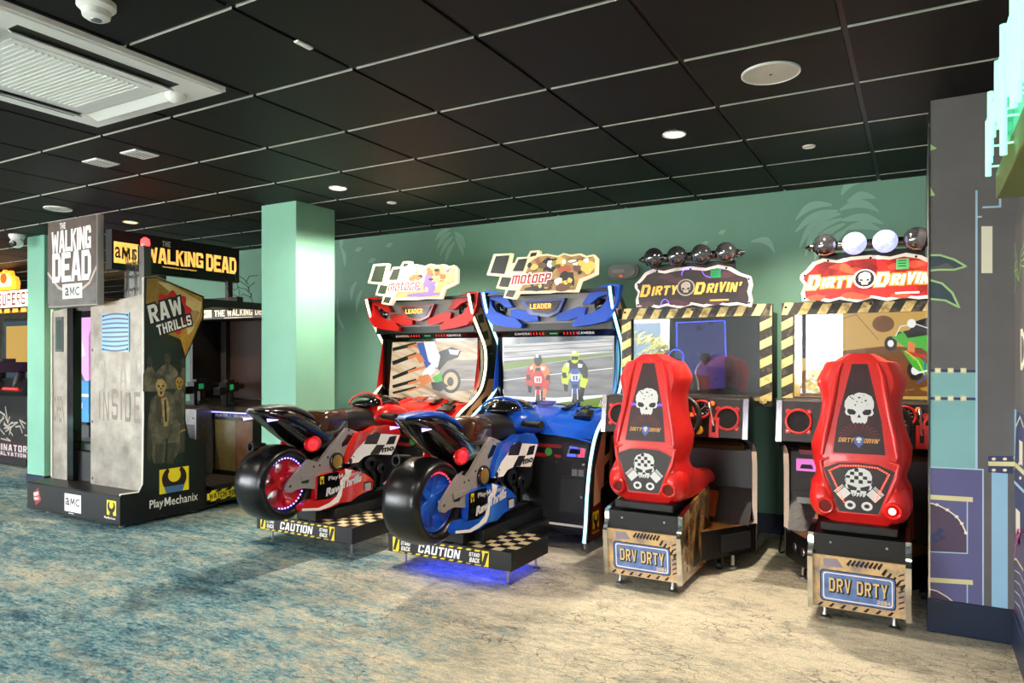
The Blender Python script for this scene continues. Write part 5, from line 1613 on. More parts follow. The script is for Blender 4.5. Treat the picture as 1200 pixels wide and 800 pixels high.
    for k in range(13):
        a = -.05 + .24 * k / 13
        b0 = .215 if k < 8 else .19 - .015 * (k - 8)
        q.face(f5, [(a, b0), (a + .010, b0 - .01), (a + .026, b0 + .022), (a + .018, b0 + .026)], .0008, 2)
    for k in range(7):
        q.face(f5, [(.165, .03 + .026 * k), (.19, .042 + .026 * k), (.192, .05 + .026 * k), (.17, .04 + .026 * k)], .0008, 2)
        q.face(f5, [(-.18 + .05 * k, -.004), (-.165 + .05 * k, -.006), (-.15 + .05 * k, .014), (-.16 + .05 * k, .016)], .0008, 2)
    q.face(f5, [(-.15, .232), (-.09, .236), (-.06, .195), (-.15, .19)], .0008, 5)
    rp = lambda a0, b0, a1, b1, r: [(a0 + r, b0), (a1 - r, b0), (a1 - r * .3, b0 + r * .3), (a1, b0 + r), (a1, b1 - r), (a1 - r * .3, b1 - r * .3), (a1 - r, b1), (a0 + r, b1), (a0 + r * .3, b1 - r * .3), (a0, b1 - r), (a0, b0 + r), (a0 + r * .3, b0 + r * .3)]
    q.face(f5, rp(-.165, .022, .158, .178, .016), .0012, 2)
    q.face(f5, rp(-.160, .027, .153, .173, .015), .0016, 3)
    q.face(f5, rp(-.152, .034, .145, .166, .012), .002, 1)
    q.face(f5, rp(-.147, .039, .140, .161, .010), .0024, 3)
    q.block(f5, 'DRV DRTY', -.122, .070, .25, .070, 2, .0032, .002, 0, 0, .2)
    q.block(f5, 'DRV DRTY', -.126, .074, .25, .068, 4, .004, -.001, 0, 0, .2)
    q.block(f5, '2084', .08, .044, .055, .018, 4, .0035, 0, 0, 0, .3)
    q.build('number_plate_panel', [mat('rust_plate_art', (226, 188, 130), .22, var=(11, 1, (150, 134, 130), .35, .6), coat=.6), WHITEP, DARKP, mat('plate_blue', (126, 156, 208), .22, var=(14, 1, (76, 104, 166)), coat=.5), mat('plate_gold_letter', (226, 196, 130), .3), mat('plate_smudge', (150, 140, 150), .4)], pe)
    for sx in (-1, 1):
        MB().lathe([(0, .026), (.01, .026), (.018, .013), (.03, .009), (.085, .009)], (sx * .15, 3.79, 0), (0, 0, 1), 14).build('levelling_foot', STEEL, pe)
    MB().box(-.165, .165, 3.74, 4.22, .44, .478).box(-.15, .15, 3.8, 4.2, .42, .445).build('seat_slide', BLACK, pe, bevel=.004)
    # --- the seat
    rings = []
    for z, w in HW:
        y0 = seat_rear(z)
        dep = .25 if z < 1.2 else .25 - (z - 1.2) * 1.0
        f_ = dep / .25
        half = [(.42 * w, y0 - .003), (.72 * w, y0), (.80 * w, y0 + .012), (.90 * w, y0 + .04), (1.0 * w, y0 + .10 * f_), (.98 * w, y0 + .19 * f_), (.86 * w, y0 + .245 * f_), (.70 * w, y0 + .22 * f_), (.56 * w, y0 + .165 * f_), (.28 * w, y0 + .14 * f_)]
        rings.append([(x, y, z) for x, y in half] + [(-x, y, z) for x, y in half[::-1]])
    q = MB().loft(rings)
    rg = []
    for y, zt, zb, w in ((3.86, .60, .475, .17), (3.95, .60, .466, .205), (4.08, .585, .468, .212), (4.22, .575, .472, .21), (4.34, .578, .48, .205), (4.42, .572, .49, .195), (4.465, .55, .505, .17)):
        rg.append(oval(0, y, zt, zb, w, 20, 4.5))
    q.loft(rg)
    for sgn in (-1, 1):                                # side bolsters
        q.loft([oval(sgn * .175, y, zt, .50, .04, 12, 2.5) for y, zt in ((3.93, .70), (4.02, .66), (4.15, .625), (4.28, .612), (4.38, .60), (4.44, .57))])
    for sgn in (-1, 1):                                # swollen lower corners
        q.ball((sgn * .155, 3.83, .585), .098, 20, 12, (.72, .95, 1.0))
    S = q.build('racing_seat', RED, T, bevel=0, smooth=28)
    # raised ridges running up the shell
    for sgn in (-1, 1):
        pth = [(sgn * w, seat_rear(z) - .001, z) for z, w in ((.80, .162), (.9, .148), (1.0, .128), (1.1, .112), (1.18, .10), (1.245, .078))]
        q = MB().tube(pth, [.010, .016, .017, .016, .013, .006], 10)
        pth = [(sgn * w, seat_rear(z) + .001, z) for z, w in ((.785, .13), (.77, .168), (.70, .155), (.60, .118), (.53, .10))]
        q.tube(pth, [.006, .012, .012, .012, .006], 10)
        q.build('shell_ridge', RED, S, smooth=60)
    # harness holes in the front of the headrest, headrest slot
    q = MB()
    for sgn in (-1, 1):
        q.face(Fr((0, seat_rear(1.1) + .139, 0), (-1, 0, 0), (0, 0, 1)), circ(sgn * .075, 1.12, .036, .03, 18), .004, 0)
    q.rect(Fr((0, seat_rear(.98) + .139, 0), (-1, 0, 0), (0, 0, 1)), -.07, .94, .07, .98, .004, 0)
    q.build('harness_hole', BLACKM, S)
    # picture panels on the seat back
    za, zb_ = .812, 1.24
    f6 = Fr((0, seat_rear(za), za), (1, 0, 0), (0, seat_rear(zb_) - seat_rear(za), zb_ - za))
    H = (zb_ - za) * 1.011
    q = MB().plate(f6, [(-.122, -.008), (.122, -.008), (.105, .16), (.045, H + .006), (-.045, H + .006), (-.105, .16)], -.02, .004, 1)
    q.face(f6, [(-.113, .0), (.113, .0), (.095, .16), (.034, H), (-.034, H), (-.095, .16)], .0048, 0)
    for k in range(13):                                # rays behind the skull
        t = radians(8 + 13.7 * k)
        a = (.012, .20)
        q.face(f6, [(a[0] * 0 + .03 * cos(t), .085 + .02 * sin(t)), (min(.085, .092 * abs(cos(t - .05))) * (1 if cos(t) > 0 else -1), .10 + .075 * sin(t - .05) - .03), (min(.085, .092 * abs(cos(t + .05))) * (1 if cos(t) > 0 else -1), .10 + .075 * sin(t + .05) - .03)], .0052, 2)
    skull(q, f6, .0, .168, .125, 3, 4, .0056)
    for x in (-.075, .075):
        if not lit:
            q.face(f6, [(x - .015, .192), (x + .015, .194), (x + .013, .208), (x - .013, .207)], .0058, 7)
    for off, mi, l in ((.08, 4, .0058), (.0, 5, .0064)):
        q.block(f6, 'DIRTY', -.088, .052, .066, .022, mi, l, off * .04, .2)
        q.block(f6, "DRIVIN'", .024, .052, .064, .022, mi, l, off * .04, .2)
    q.face(f6, [(.0 + .024 * a, .058 + .028 * b) for a, b in ((-1, .6), (0, .9), (1, .6), (.8, -.3), (0, -1.1), (-.8, -.3))], .0062, 6)
    skull(q, f6, 0, .056, .022, 3, 4, .0068)
    for x, y in ((-.104, .012), (.104, .012), (-.03, H - .014), (.03, H - .014)):
        q.face(f6, circ(x, y, .004, .004, 8), .0056, 8)
    q.build('skull_panel', [MAROON, RED, mat('dull_red_ray', (96, 26, 28), .4), mat('skull_white_print', (226, 226, 224), .4), DARKP, mat('sign_amber_print', (226, 160, 84), .4), mat('badge_blue', (80, 100, 170), .4), mat('violet_glow_bar', (90, 70, 220), .4, emit=1.0), BLACK], S)
    za, zb_ = .535, .785
    f7 = Fr((0, seat_rear(.62) - .004, za), (1, 0, 0), (0, .012, .25))
    q = MB().plate(f7, [(-.090, -.006), (.090, -.006), (.163, .205), (.085, .238), (0, .243), (-.085, .238), (-.163, .205)], -.035, .004, 1)
    pan = [(-.083, .0), (.083, .0), (.154, .202), (.085, .231), (0, .236), (-.085, .231), (-.154, .202)]
    q.face(f7, pan, .0048, 0)
    for sgn in (-1, 1):                                # crossed pistons
        for (a, b, w, hh) in ((.0, .0, .024, .055),):
            fpp = Fr(f7.p(sgn * .055, .075, .0052), f7.u * cos(sgn * -.75) + f7.v * sin(sgn * -.75), f7.v * cos(sgn * -.75) - f7.u * sin(sgn * -.75))
            q.rect(fpp, -.026, -.005, .026, .05, 0, 3)
            q.rect(fpp, -.026, .034, .026, .038, .0004, 4)
            q.rect(fpp, -.026, .042, .026, .045, .0004, 4)
        q.face(f7, circ(sgn * .036, .034, .024, .021, 16), .0054, 3)
        q.face(f7, circ(sgn * .036, .034, .012, .010, 14), .006, 4)
    skull(q, f7, .0, .098, .115, 3, 4, .0062, True)
    q.line(f7, [(.0 + .059 * cos(t), .172 + .059 * sin(t)) for t in [pi * k / 14 for k in range(-2, 17)]], .003, .0066, 4)
    po = q.build('piston_skull_panel', [mat('dark_seat_panel', (34, 18, 18), .35), RED, RED, mat('skull_white_print', (226, 226, 224), .4), DARKP], S)
    if lit:
        q = MB()
        path = [(-.062, .045), (-.128, .19), (-.08, .217), (0, .222), (.08, .217), (.128, .19), (.068, .055)]
        for (a, b), (c, d) in zip(path, path[1:]):
            n = max(2, int(math.hypot(c - a, d - b) / .0105))
            for k in range(n):
                p_ = f7.p(a + (c - a) * k / n, b + (d - b) * k / n, .006)
                q.ball(p_, .0034, 8, 4)
        ob = q.build('panel_light_dots', mat('red_dot_light', (255, 60, 44), .3, emit=6), po)
    for sgn in (-1, 1):
        q = MB().lathe([(.0, .026), (.012, .03), (.014, .036), (.0, .042)], (sgn * .142, 3.742, .56), (sgn * .18, -1, -.08), 24, mi=0)
        q.lathe([(.0, .026), (.003, .024), (.004, .001)], (sgn * .142, 3.738, .56), (sgn * .18, -1, -.08), 20, mi=1)
        if lit and sgn > 0:
            q.ball((sgn * .142, 3.726, .56), .016, 14, 8, (1, .6, 1), mi=2)
        q.build('tail_lamp', [RED, mat('dark_red_lens', (110, 6, 12), .12, coat=.6), mat('hot_red_lamp', (255, 90, 80), .2, emit=14)], S)
    return T


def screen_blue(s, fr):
    """reflections painted as glowing colour on a dark screen: indigo panel, green side"""
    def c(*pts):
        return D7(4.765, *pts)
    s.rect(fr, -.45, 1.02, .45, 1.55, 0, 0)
    s.face(fr, c((570, 395), (752, 378), (748, 730), (570, 730)), .0004, 14)  # green reflection in the glass, painted as a glowing patch
    s.face(fr, c((345, 410), (566, 402), (572, 705), (350, 705)), .0006, 1)  # reflection of something blue-lit, painted as a glowing panel
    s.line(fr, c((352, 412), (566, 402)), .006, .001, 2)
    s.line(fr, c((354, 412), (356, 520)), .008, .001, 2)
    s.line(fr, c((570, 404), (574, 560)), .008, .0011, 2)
    s.line(fr, c(*[(352 + 34 * cos(t), 565 + 34 * sin(t)) for t in [k * .35 - 3.6 for k in range(14)]]), .007, .0012, 2)
    s.line(fr, c((384, 570), (378, 704)), .010, .0012, 2)
    s.face(fr, c((335, 570), (380, 570), (376, 704), (340, 704)), .0010, 8)
    s.line(fr, c(*[(346 + 10 * cos(t), 632 + 9 * sin(t)) for t in [k * .6 for k in range(12)]]), .003, .0014, 2)
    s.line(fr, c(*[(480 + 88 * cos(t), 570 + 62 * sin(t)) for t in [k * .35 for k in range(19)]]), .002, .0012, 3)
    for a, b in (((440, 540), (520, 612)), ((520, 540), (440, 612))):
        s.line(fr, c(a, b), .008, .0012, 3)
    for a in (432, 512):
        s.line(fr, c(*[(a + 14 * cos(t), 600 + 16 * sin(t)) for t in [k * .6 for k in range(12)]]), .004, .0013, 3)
    s.face(fr, c((455, 570), (470, 545), (500, 548), (510, 580), (482, 602)), .0014, 8)
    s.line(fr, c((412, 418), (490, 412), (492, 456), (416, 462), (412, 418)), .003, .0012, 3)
    s.face(fr, c((440, 428), (462, 424), (470, 442), (444, 446)), .0013, 8)
    s.face(fr, c((498, 408), (522, 406), (522, 418), (498, 420)), .0013, 8)
    s.face(fr, c((420, 640), (500, 650), (500, 704), (410, 704)), .0012, 8)


def screen_buggy(s, fr):
    """a green off-road buggy jumping over golden dirt"""
    def c(*pts):
        return [(on_y(900 + a * .2875, 250 + b * .2875, 4.765)[0] - DX2, on_y(900 + a * .2875, 250 + b * .2875, 4.765)[1]) for a, b in pts]
    s.rect(fr, -.45, 1.02, .45, 1.55, 0, 12)
    s.face(fr, c((95, 405), (300, 400), (300, 560), (95, 600)), .0003, 0)
    s.face(fr, c((360, 400), (860, 400), (860, 470), (620, 440), (560, 500), (360, 500)), .0006, 12)
    s.face(fr, c((560, 500), (600, 440), (690, 410), (860, 400), (860, 520)), .0008, 8)
    s.face(fr, c((300, 560), (480, 540), (860, 560), (860, 745), (130, 745), (130, 650)), .0007, 5)
    for k in range(9):
        x = 150 + k * 78
        s.face(fr, c((x, 690 + (k * 37) % 50), (x + 60, 680 + (k * 23) % 40), (x + 50, 712 + (k * 11) % 24), (x + 8, 720)), .0009, 4)
    s.face(fr, c(*circ(470, 450, 45, 34, 18)), .001, 5)
    s.line(fr, c((300, 430), (360, 412), (450, 515)), .003, .0012, 8)
    # buggy
    for (x, y, r) in ((500, 530, 26), (540, 505, 20), (600, 640, 34), (700, 560, 36), (770, 660, 38)):
        s.face(fr, c(*circ(x, y, r, r * 1.15, 16)), .0014, 8)
        s.face(fr, c(*circ(x, y, r * .5, r * .55, 12)), .0016, 7)
    s.face(fr, c((505, 505), (560, 478), (620, 500), (680, 490), (780, 520), (800, 590), (700, 600), (620, 545), (560, 545)), .0018, 6)
    s.face(fr, c((545, 555), (620, 590), (680, 640), (640, 660), (590, 625)), .0019, 6)
    s.face(fr, c((550, 480), (600, 470), (620, 500), (570, 508)), .002, 8)
    s.line(fr, c((520, 500), (540, 460), (600, 450), (660, 470), (690, 500)), .005, .0021, 7)
    s.face(fr, c((570, 520), (600, 530), (595, 600), (568, 560)), .0021, 9)
    s.face(fr, c((560, 560), (640, 575), (650, 590), (570, 580)), .0022, 10)
    s.line(fr, c((560, 560), (610, 600), (640, 660)), .007, .0023, 13)
    s.line(fr, c((640, 600), (640, 670), (610, 690)), .008, .0023, 11)
    s.line(fr, c((610, 650), (650, 640)), .01, .0024, 7)
    s.face(fr, c(*circ(585, 448, 18, 18, 14)), .0024, 7)
    s.face(fr, c((715, 535), (765, 540), (770, 560), (720, 556)), .0024, 7)


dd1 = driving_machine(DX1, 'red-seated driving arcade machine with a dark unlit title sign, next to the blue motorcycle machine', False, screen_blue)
dd2 = driving_machine(DX2, 'red-seated driving arcade machine with a glowing red title sign, next to the mural pier', True, screen_buggy)
# =================================================================== THE TWO-SEAT SHOOTING CABIN ON THE LEFT
XR, XL, YF = -5.115, -6.40, 3.13
Z = thing('shooting_arcade_cabin', (-5.75, 4.2, 0), 'dark sit-in zombie shooting cabin with scratched metal back panels and a lettered roof sign', 'arcade machine')
ZB = mat('cabin_black', (22, 22, 22), .35)
MET = mat('scratched_grey_metal', (168, 160, 146), .42, metal=.25, var=(5, 1, (112, 104, 94), .3, .7))
RUST = mat('metal_rust_scrawl', (120, 108, 94), .5, metal=.2)
EDGE = mat('cream_edge_trim', (226, 222, 206), .4)


def xr(*pts):
    return [on_x(a, b, XR) for a, b in pts]


def c1(*pts):                                       # crop of the upper left, crop of the lower left
    return [on_x(a * .275, 200 + b * .275, XR) for a, b in pts]


def c2(*pts):
    return [on_x(a * .3, 400 + b * .3, XR) for a, b in pts]


def c2y(Y, *pts):
    return [on_y(a * .3, 400 + b * .3, Y) for a, b in pts]


# plinth
m = MB().plate(FX(XL), [(YF, .03), (YF, .245), (YF + .02, .25), (3.86, .25), (3.86, .03)], .0, XR - XL, 0)
f = FY(YF)
pl = m.build('plinth', [ZB], Z, bevel=.006)
m = MB()
a = c2y(YF, (253, 660), (317, 602))
m.rect(f, a[0][0], a[0][1], a[1][0], a[1][1], .0015, 0)
amc(m, f, a[0][0] + .02, a[0][1] + .05, (a[1][0] - a[0][0]) - .04, .055, 1, .003)
m.rect(f, a[0][0] + .06, a[0][1] - .016, a[0][0] + .13, a[0][1] - .009, .003, 0)
BADGE = [WHITEP, DARKP, YELLOW, mat('dull_red_badge', (150, 44, 40), .5)]
m.build('plinth_badge', BADGE, pl)
m = MB()
a = c2y(YF, (418, 675), (454, 624))
wrench_logo(m, f, a[0][0], a[0][1], a[1][0] - a[0][0], a[1][1] - a[0][1], 2, 1, .0015)
play_mark(m, f, a[0][0] - .03, a[0][1] - .03, .14, .018, 0, .003)
m.build('plinth_badge', BADGE, pl)
m = MB()
a = c2y(YF, (144, 605))[0]
m.face(f, [(a[0] - .06, a[1] + .015), (a[0] + .02, a[1] + .075), (a[0] + .07, a[1] - .02), (a[0] - .01, a[1] - .075)], .0015, 3)
m.text(f, 'RAW', a[0] - .035, a[1] - .0, .07, .03, 0, .003, .04, 0, .2)
m.text(f, 'THRILLS', a[0] - .04, a[1] - .035, .08, .022, 0, .003, .03, 0, .2)
m.build('plinth_badge', BADGE, pl)
for x, y in ((-6.2, 3.2), (-5.2, 3.2), (-5.2, 3.8)):
    MB().lathe([(0, .026), (.01, .026), (.014, .01), (.035, .01)], (x, y, 0), (0, 0, 1), 12).build('levelling_foot', STEEL, pl)

# the printed flank
out = xr((141.5, 614), (141.5, 580), (163, 577), (168, 567), (169.3, 490), (169.3, 325), (183, 324), (239, 347), (239, 372), (217.5, 420), (217.5, 493), (222, 513), (240, 518), (241, 568), (253, 573), (253, 592))
m = MB().plate(FX(XR - .03), out, 0, .03, 0)
f = FX(XR)
m.face(f, c1((625, 460), (668, 456), (862, 540), (862, 622), (790, 790), (770, 720), (700, 690), (640, 640), (622, 560)), .001, 1)
m.face(f, c1((668, 470), (720, 480), (860, 560), (850, 620), (820, 680), (800, 700), (780, 560)), .0014, 2)
m.face(f, c1((800, 590), (850, 600), (830, 660), (805, 670)), .0018, 9)
m.face(f, c1((624, 600), (650, 650), (700, 690), (765, 716), (785, 790)) + c2((720, 70), (721, 300), (715, 470), (620, 480), (572, 470)), .0012, 3)
# the burst and its two tilted words
c = c1((735, 605))[0]
m.face(f, [(c[0] + (.155 + .02 * sin(9 * t)) * cos(t), c[1] + (.16 + .02 * sin(9 * t)) * sin(t)) for t in [2 * pi * k / 54 for k in range(54)]], .002, 4)
m.face(f, [(c[0] + .11 * cos(t), c[1] + .125 * sin(t)) for t in [2 * pi * k / 30 for k in range(30)]], .0024, 5)
wa = c1((655, 650))[0]
m.block(f, 'RAW', wa[0] - .02, wa[1], .29, .135, 6, .003, .016, .1, .32)
m.block(f, 'RAW', wa[0] - .02, wa[1], .29, .135, 7, .0036, .001, .1, .32)
wb_ = c1((690, 702))[0]
m.block(f, 'THRILLS', wb_[0] - .03, wb_[1] + .0, .31, .08, 6, .004, .012, .1, .32, .22)
m.block(f, 'THRILLS', wb_[0] - .03, wb_[1] + .0, .31, .08, 7, .0046, .0, .1, .32, .22)
# shambling figures
COATS = ((575, 330), (590, 225), (612, 208), (655, 195), (700, 215), (718, 270), (720, 340), (700, 430), (672, 470), (600, 475), (585, 420))
m.face(f, c2(*COATS), .0022, 8)
m.face(f, c2((628, 222), (650, 216), (662, 260), (656, 330), (640, 332)), .0026, 9)
m.face(f, c2((640, 228), (648, 228), (652, 310), (644, 318)), .0028, 3)
m.face(f, c2((648, 380), (656, 380), (652, 478), (640, 478)), .0029, 3)
m.face(f, c2((612, 215), (632, 240), (628, 330), (606, 300)), .0026, 10)
m.face(f, c2((680, 225), (706, 240), (712, 330), (690, 300)), .0026, 10)
def head(hx, hy, rx, ry, mi, h):
    m.face(f, c2(*[(hx + rx * a, hy + ry * b) for a, b in ((-.5, -.95), (.1, -1.05), (.7, -.85), (1, -.3), (.92, .2), (.7, .55), (.45, .95), (0, 1.1), (-.45, .95), (-.72, .5), (-.95, .1), (-.95, -.5))]), h, mi)
    m.face(f, c2(*[(hx + rx * a, hy + ry * b) for a, b in ((-.95, -.35), (-.6, -.75), (.1, -.8), (.7, -.6), (1, -.2), (.9, -.85), (.3, -1.2), (-.5, -1.1), (-1, -.7))]), h + .0003, 10)
    for sx in (-.42, .4):
        m.face(f, c2(*[(hx + rx * (sx + a), hy + ry * b) for a, b in ((-.26, -.12), (0, -.2), (.26, -.1), (.18, .08), (-.18, .08))]), h + .0006, 10)
    m.face(f, c2(*[(hx + rx * a, hy + ry * b) for a, b in ((-.1, .1), (.12, .1), (.18, .32), (-.16, .32))]), h + .0006, 10)
    m.face(f, c2(*[(hx + rx * a, hy + ry * b) for a, b in ((-.24, .52), (0, .46), (.24, .52), (.18, .8), (-.16, .8))]), h + .0006, 3)


for hx, hy, w, h in ((654, 95, 44, 90), (585, 105, 28, 90), (700, 192, 30, 90), (716, 110, 12, 80)):
    m.face(f, c2((hx - w, hy + h), (hx - w * .95, hy + 22), (hx - w * .5, hy + 2), (hx - 7, hy - 8), (hx + 7, hy - 8), (hx + w * .5, hy + 2), (min(hx + w * .9, 721), hy + 22), (min(hx + w, 721), hy + h)), .0018, 8)
for a in ((628, 176, 21, 38, 9, .0030), (700, 160, 15, 26, 1, .0028), (654, 70, 13, 20, 10, .0022), (585, 82, 11, 19, 10, .0022), (714, 85, 8, 17, 10, .0022)):
    head(*a)
m.face(f, c2((576, 330), (590, 350), (596, 420), (584, 470), (572, 440)), .0027, 10)            # hanging arms and legs
m.face(f, c2((702, 330), (721, 320), (721, 430), (704, 440)), .0027, 10)
m.face(f, c2((604, 400), (640, 400), (632, 478), (606, 478)), .0027, 10)
m.face(f, c2((650, 400), (690, 392), (676, 478), (654, 478)), .0027, 10)
m.line(f, c2((706, 352), (714, 346), (722, 345)), .012, .0032, 1)
# maker's logo
a = c2((622, 608), (737, 485))
wrench_logo(m, f, a[0][0], a[0][1] + .02, a[1][0] - a[0][0], a[1][1] - a[0][1] - .02, 11, 5, .002)
b = c2((640, 600), (720, 555))
m.face(f, [(b[0][0] + .02, a[0][1] + .02), (b[1][0] - .02, a[0][1] + .02), (b[1][0], b[1][1]), (b[0][0], b[1][1])], .004, 12)
t = c2((584, 655), (772, 612))
play_mark(m, f, t[0][0], t[0][1] + .0, t[1][0] - t[0][0], .07, 7, .002)
for k in (0, 1):
    for (u, v) in ((820, 600 + 20 * k),):
        q = c2((u, v))[0]
        m.face(f, [(q[0] + .006 * cos(w), q[1] + .006 * sin(w)) for w in [i * pi / 5 for i in range(10)]], .002, 10)
sp = m.build('printed_flank', [ZB, mat('flank_gold', (206, 156, 54), .35, var=(6, 1, (104, 76, 24))), mat('flank_pale_gold', (228, 212, 156), .35, var=(5, 1, (190, 146, 66))), mat('flank_dark_green', (34, 40, 28), .35, var=(5, 1, (18, 22, 18))),
             mat('burst_red', (196, 24, 24), .4), mat('burst_dark', (40, 10, 10), .4), DARKP, WHITEP, mat('grimy_coat', (112, 104, 86), .45, var=(11, 1, (44, 42, 35), .35, .65)), mat('sallow_skin', (206, 170, 112), .45, var=(30, 1, (116, 92, 60))), mat('grimy_shade', (76, 70, 56), .45, var=(12, 1, (40, 38, 30))),
             YELLOW, mat('steel_blue_print', (70, 110, 150), .4)], Z)
e = out[1:8]
MB().tube([(XR - .012, y, z) for y, z in e], .009, 8).build('edge_trim', EDGE, sp)
MB().tube([(XR - .012, y, z) for y, z in out[8:10]] + [(XR - .012, out[10][0], out[10][1])], .006, 8).build('edge_trim', EDGE, sp)

# metal back panels facing the room
YP = 3.325


def py(*pts):
    return [on_y(a, b, YP) for a, b in pts]


m = MB().plate(FY(YP + .02), py((106.3, 574), (152, 581), (163, 577), (167.5, 566), (168.6, 490), (168.6, 344), (106.3, 360)), 0, .02, 0)
f = FY(YP)
for y in (410, 494, 560):
    a = py((108.5, y))[0]
    m.face(f, [(a[0] + .012 * cos(w), a[1] + .012 * sin(w)) for w in [i * pi / 5 for i in range(10)]], .001, 1)
a, b = py((124, 522), (160, 478))
a, b = py((114, 492), (167, 462))
m.block(f, 'INSIDE', a[0] + .02, a[1], b[0] - a[0] - .04, .25, 2, .0012, -.006, 0, 0, .3, .05)
a, b = py((140, 455), (163, 425))
m.block(f, 'DEAD', a[0] - .28, a[1], .52, .24, 3, .0012, -.006, 0, 0, .3, .05)
rr = random.Random(2)
for k in range(0):
    x, z = rr.uniform(-5.75, -5.2), rr.uniform(.35, 1.0)
    m.face(f, [(x + rr.uniform(.01, .05) * cos(w), z + rr.uniform(.006, .03) * sin(w)) for w in [i * pi / 4 for i in range(8)]], .0008 + .00001 * k, 3)
pn = m.build('metal_panel', [MET, DARKP, RUST, mat('faded_scrawl', (150, 142, 128), .5, metal=.2)], Z)
a, b = py((120, 412), (152, 366))
m = MB().plate(f, [(a[0], a[1]), (b[0], a[1]), (b[0], b[1]), (a[0], b[1])], .0, .006, 0)
for k in range(9):
    z = a[1] + .02 + (b[1] - a[1] - .04) * k / 8
    m.line(f, [(a[0] + .012 + (b[0] - a[0] - .024) * t / 6, z + .014 * sin(pi * t / 6) * (1 if k > 4 else -1) * abs(k - 4) / 4) for t in range(7)], .013, .0068, 1)
for x in (a[0] + .02, b[0] - .02):
    for z in (a[1] + .02, b[1] - .02):
        m.lathe([(.006, .010), (.01, .008)], f.p(x, z, 0), f.n, 10, mi=2)
m.build('vent_plate', [mat('blue_vent_plate', (120, 170, 206), .25), mat('blue_vent_slot', (28, 60, 100), .3), DARKP], pn)
m = MB().plate(FY(YP + .02), py((60, 560), (66, 563), (80, 567), (80, 361), (60, 365)), 0, .02, 0)
m.text(f, 'OPEN', py((63, 494))[0][0], py((63, 494))[0][1], .16, .22, 2, .0012, .01)
a, b = py((65.5, 412), (74.5, 371))
m.plate(f, [(a[0], a[1]), (b[0], a[1]), (b[0], b[1]), (a[0], b[1])], 0, .005, 1)
m.face(f, [(a[0] + .02, a[1] + .02), (b[0] - .02, a[1] + .02), (b[0] - .02, b[1] - .03), (a[0] + .02, b[1] - .03)], .0058, 3)
m.build('metal_panel', [MET, DARKP, RUST, mat('dim_green_slot', (44, 70, 60), .2)], Z)
a, b = py((80, 568), (87, 361))
MB().box(a[0], b[0], YP - .01, YP + .06, a[1], b[1]).build('black_post', BLACKG, Z)
MB().tube([(XL + .005, YP - .005, z) for z in (.26, .8, 1.68)], .008, 8).build('edge_trim', EDGE, Z)

# front marquee
m = MB().box(-6.265, -5.562, 3.222, 3.275, 1.684, 2.392, 0)
f = FY(3.22)
m.rect(f, -6.26, 1.69, -5.567, 2.386, .0015, 1)
m.face(f, [(-6.26, 1.69), (-5.567, 1.69), (-5.567, 1.86), (-5.75, 1.80), (-6.05, 1.84), (-6.26, 1.95)], .002, 2)
m.line(f, [(-6.26, 1.97), (-6.1, 1.84), (-5.95, 1.80), (-5.78, 1.81), (-5.66, 1.86), (-5.567, 1.98)], .022, .0024, 4)
m.block(f, 'THE', -6.08, 2.315, .085, .05, 3, .003, 0, 0, 0, .25)
m.block(f, 'WALKING', -6.20, 2.13, .56, .175, 3, .003, .002, 0, 0, .1, .03)
m.block(f, 'DEAD', -6.19, 1.885, .55, .235, 3, .003, .002, 0, 0, .08)
m.rect(f, -6.04, 1.745, -5.76, 1.865, .003, 3)
amc(m, f, -6.0, 1.77, .2, .065, 5, .004)
for x in (-6.24, -5.59):
    for z in (1.71, 2.36):
        m.face(f, circ(x, z, .008, .008, 8), .003, 5)
m.build('marquee_sign', [mat('grey_sign_side', (188, 184, 176), .5), mat('brown_sign_art', (104, 82, 74), .45, var=(7, 1, (66, 50, 46))), mat('sign_grey_art', (110, 104, 98), .45, var=(8, 1, (74, 66, 62))), WHITEP, mat('sign_pale_wire', (186, 176, 164), .4), DARKP], Z, bevel=.003)

# roof sign along the flank
XS = -5.40
m = MB().box(XS - .08, XS, 3.24, 4.425, 1.955, 2.262, 0)
f = FX(XS)
m.rect(f, 3.25, 1.96, 4.42, 2.06, .0012, 1)
L_ = mat('lit_yellow_lettering', (250, 206, 110), .4, emit=1.0, var=(9, 1, (224, 160, 60)))
m.rect(f, 3.255, 2.005, 3.455, 2.17, .0015, 2)
amc(m, f, 3.265, 2.045, .165, .085, 3, .003)
m.block(f, 'THE', 3.66, 2.185, .075, .045, 4, .003, 0, 0, 0, .25)
m.block(f, 'WALKING', 3.52, 2.045, .525, .125, 2, .003, .001, 0, 0, .09, .03)
m.block(f, 'DEAD', 4.075, 2.03, .315, .145, 2, .003, .001, 0, 0, .08)
m.text(f, 'THE WALKING DEAD ALL RIGHTS RESERVED', 3.66, 2.012, .32, .010, 2, .003, .02)
rs = m.build('roof_sign', [BLACKM, mat('deep_green_black', (14, 28, 22), .3), L_, DARKP, WHITEP], Z, bevel=.004)
m = MB()
for y in (3.5, 4.32):
    m.box(XS - .06, XS - .02, y, y + .05, 1.70, 1.955)
m.box(-6.3, -5.2, 3.34, 3.40, 1.66, 1.72).box(-6.3, -6.24, 3.34, 4.7, 1.72, 1.80).box(-5.2, -5.145, 3.6, 4.6, 1.70, 1.76).box(-6.3, -5.15, 4.2, 4.26, 1.74, 1.80)
m.build('roof_frame', ZB, Z)
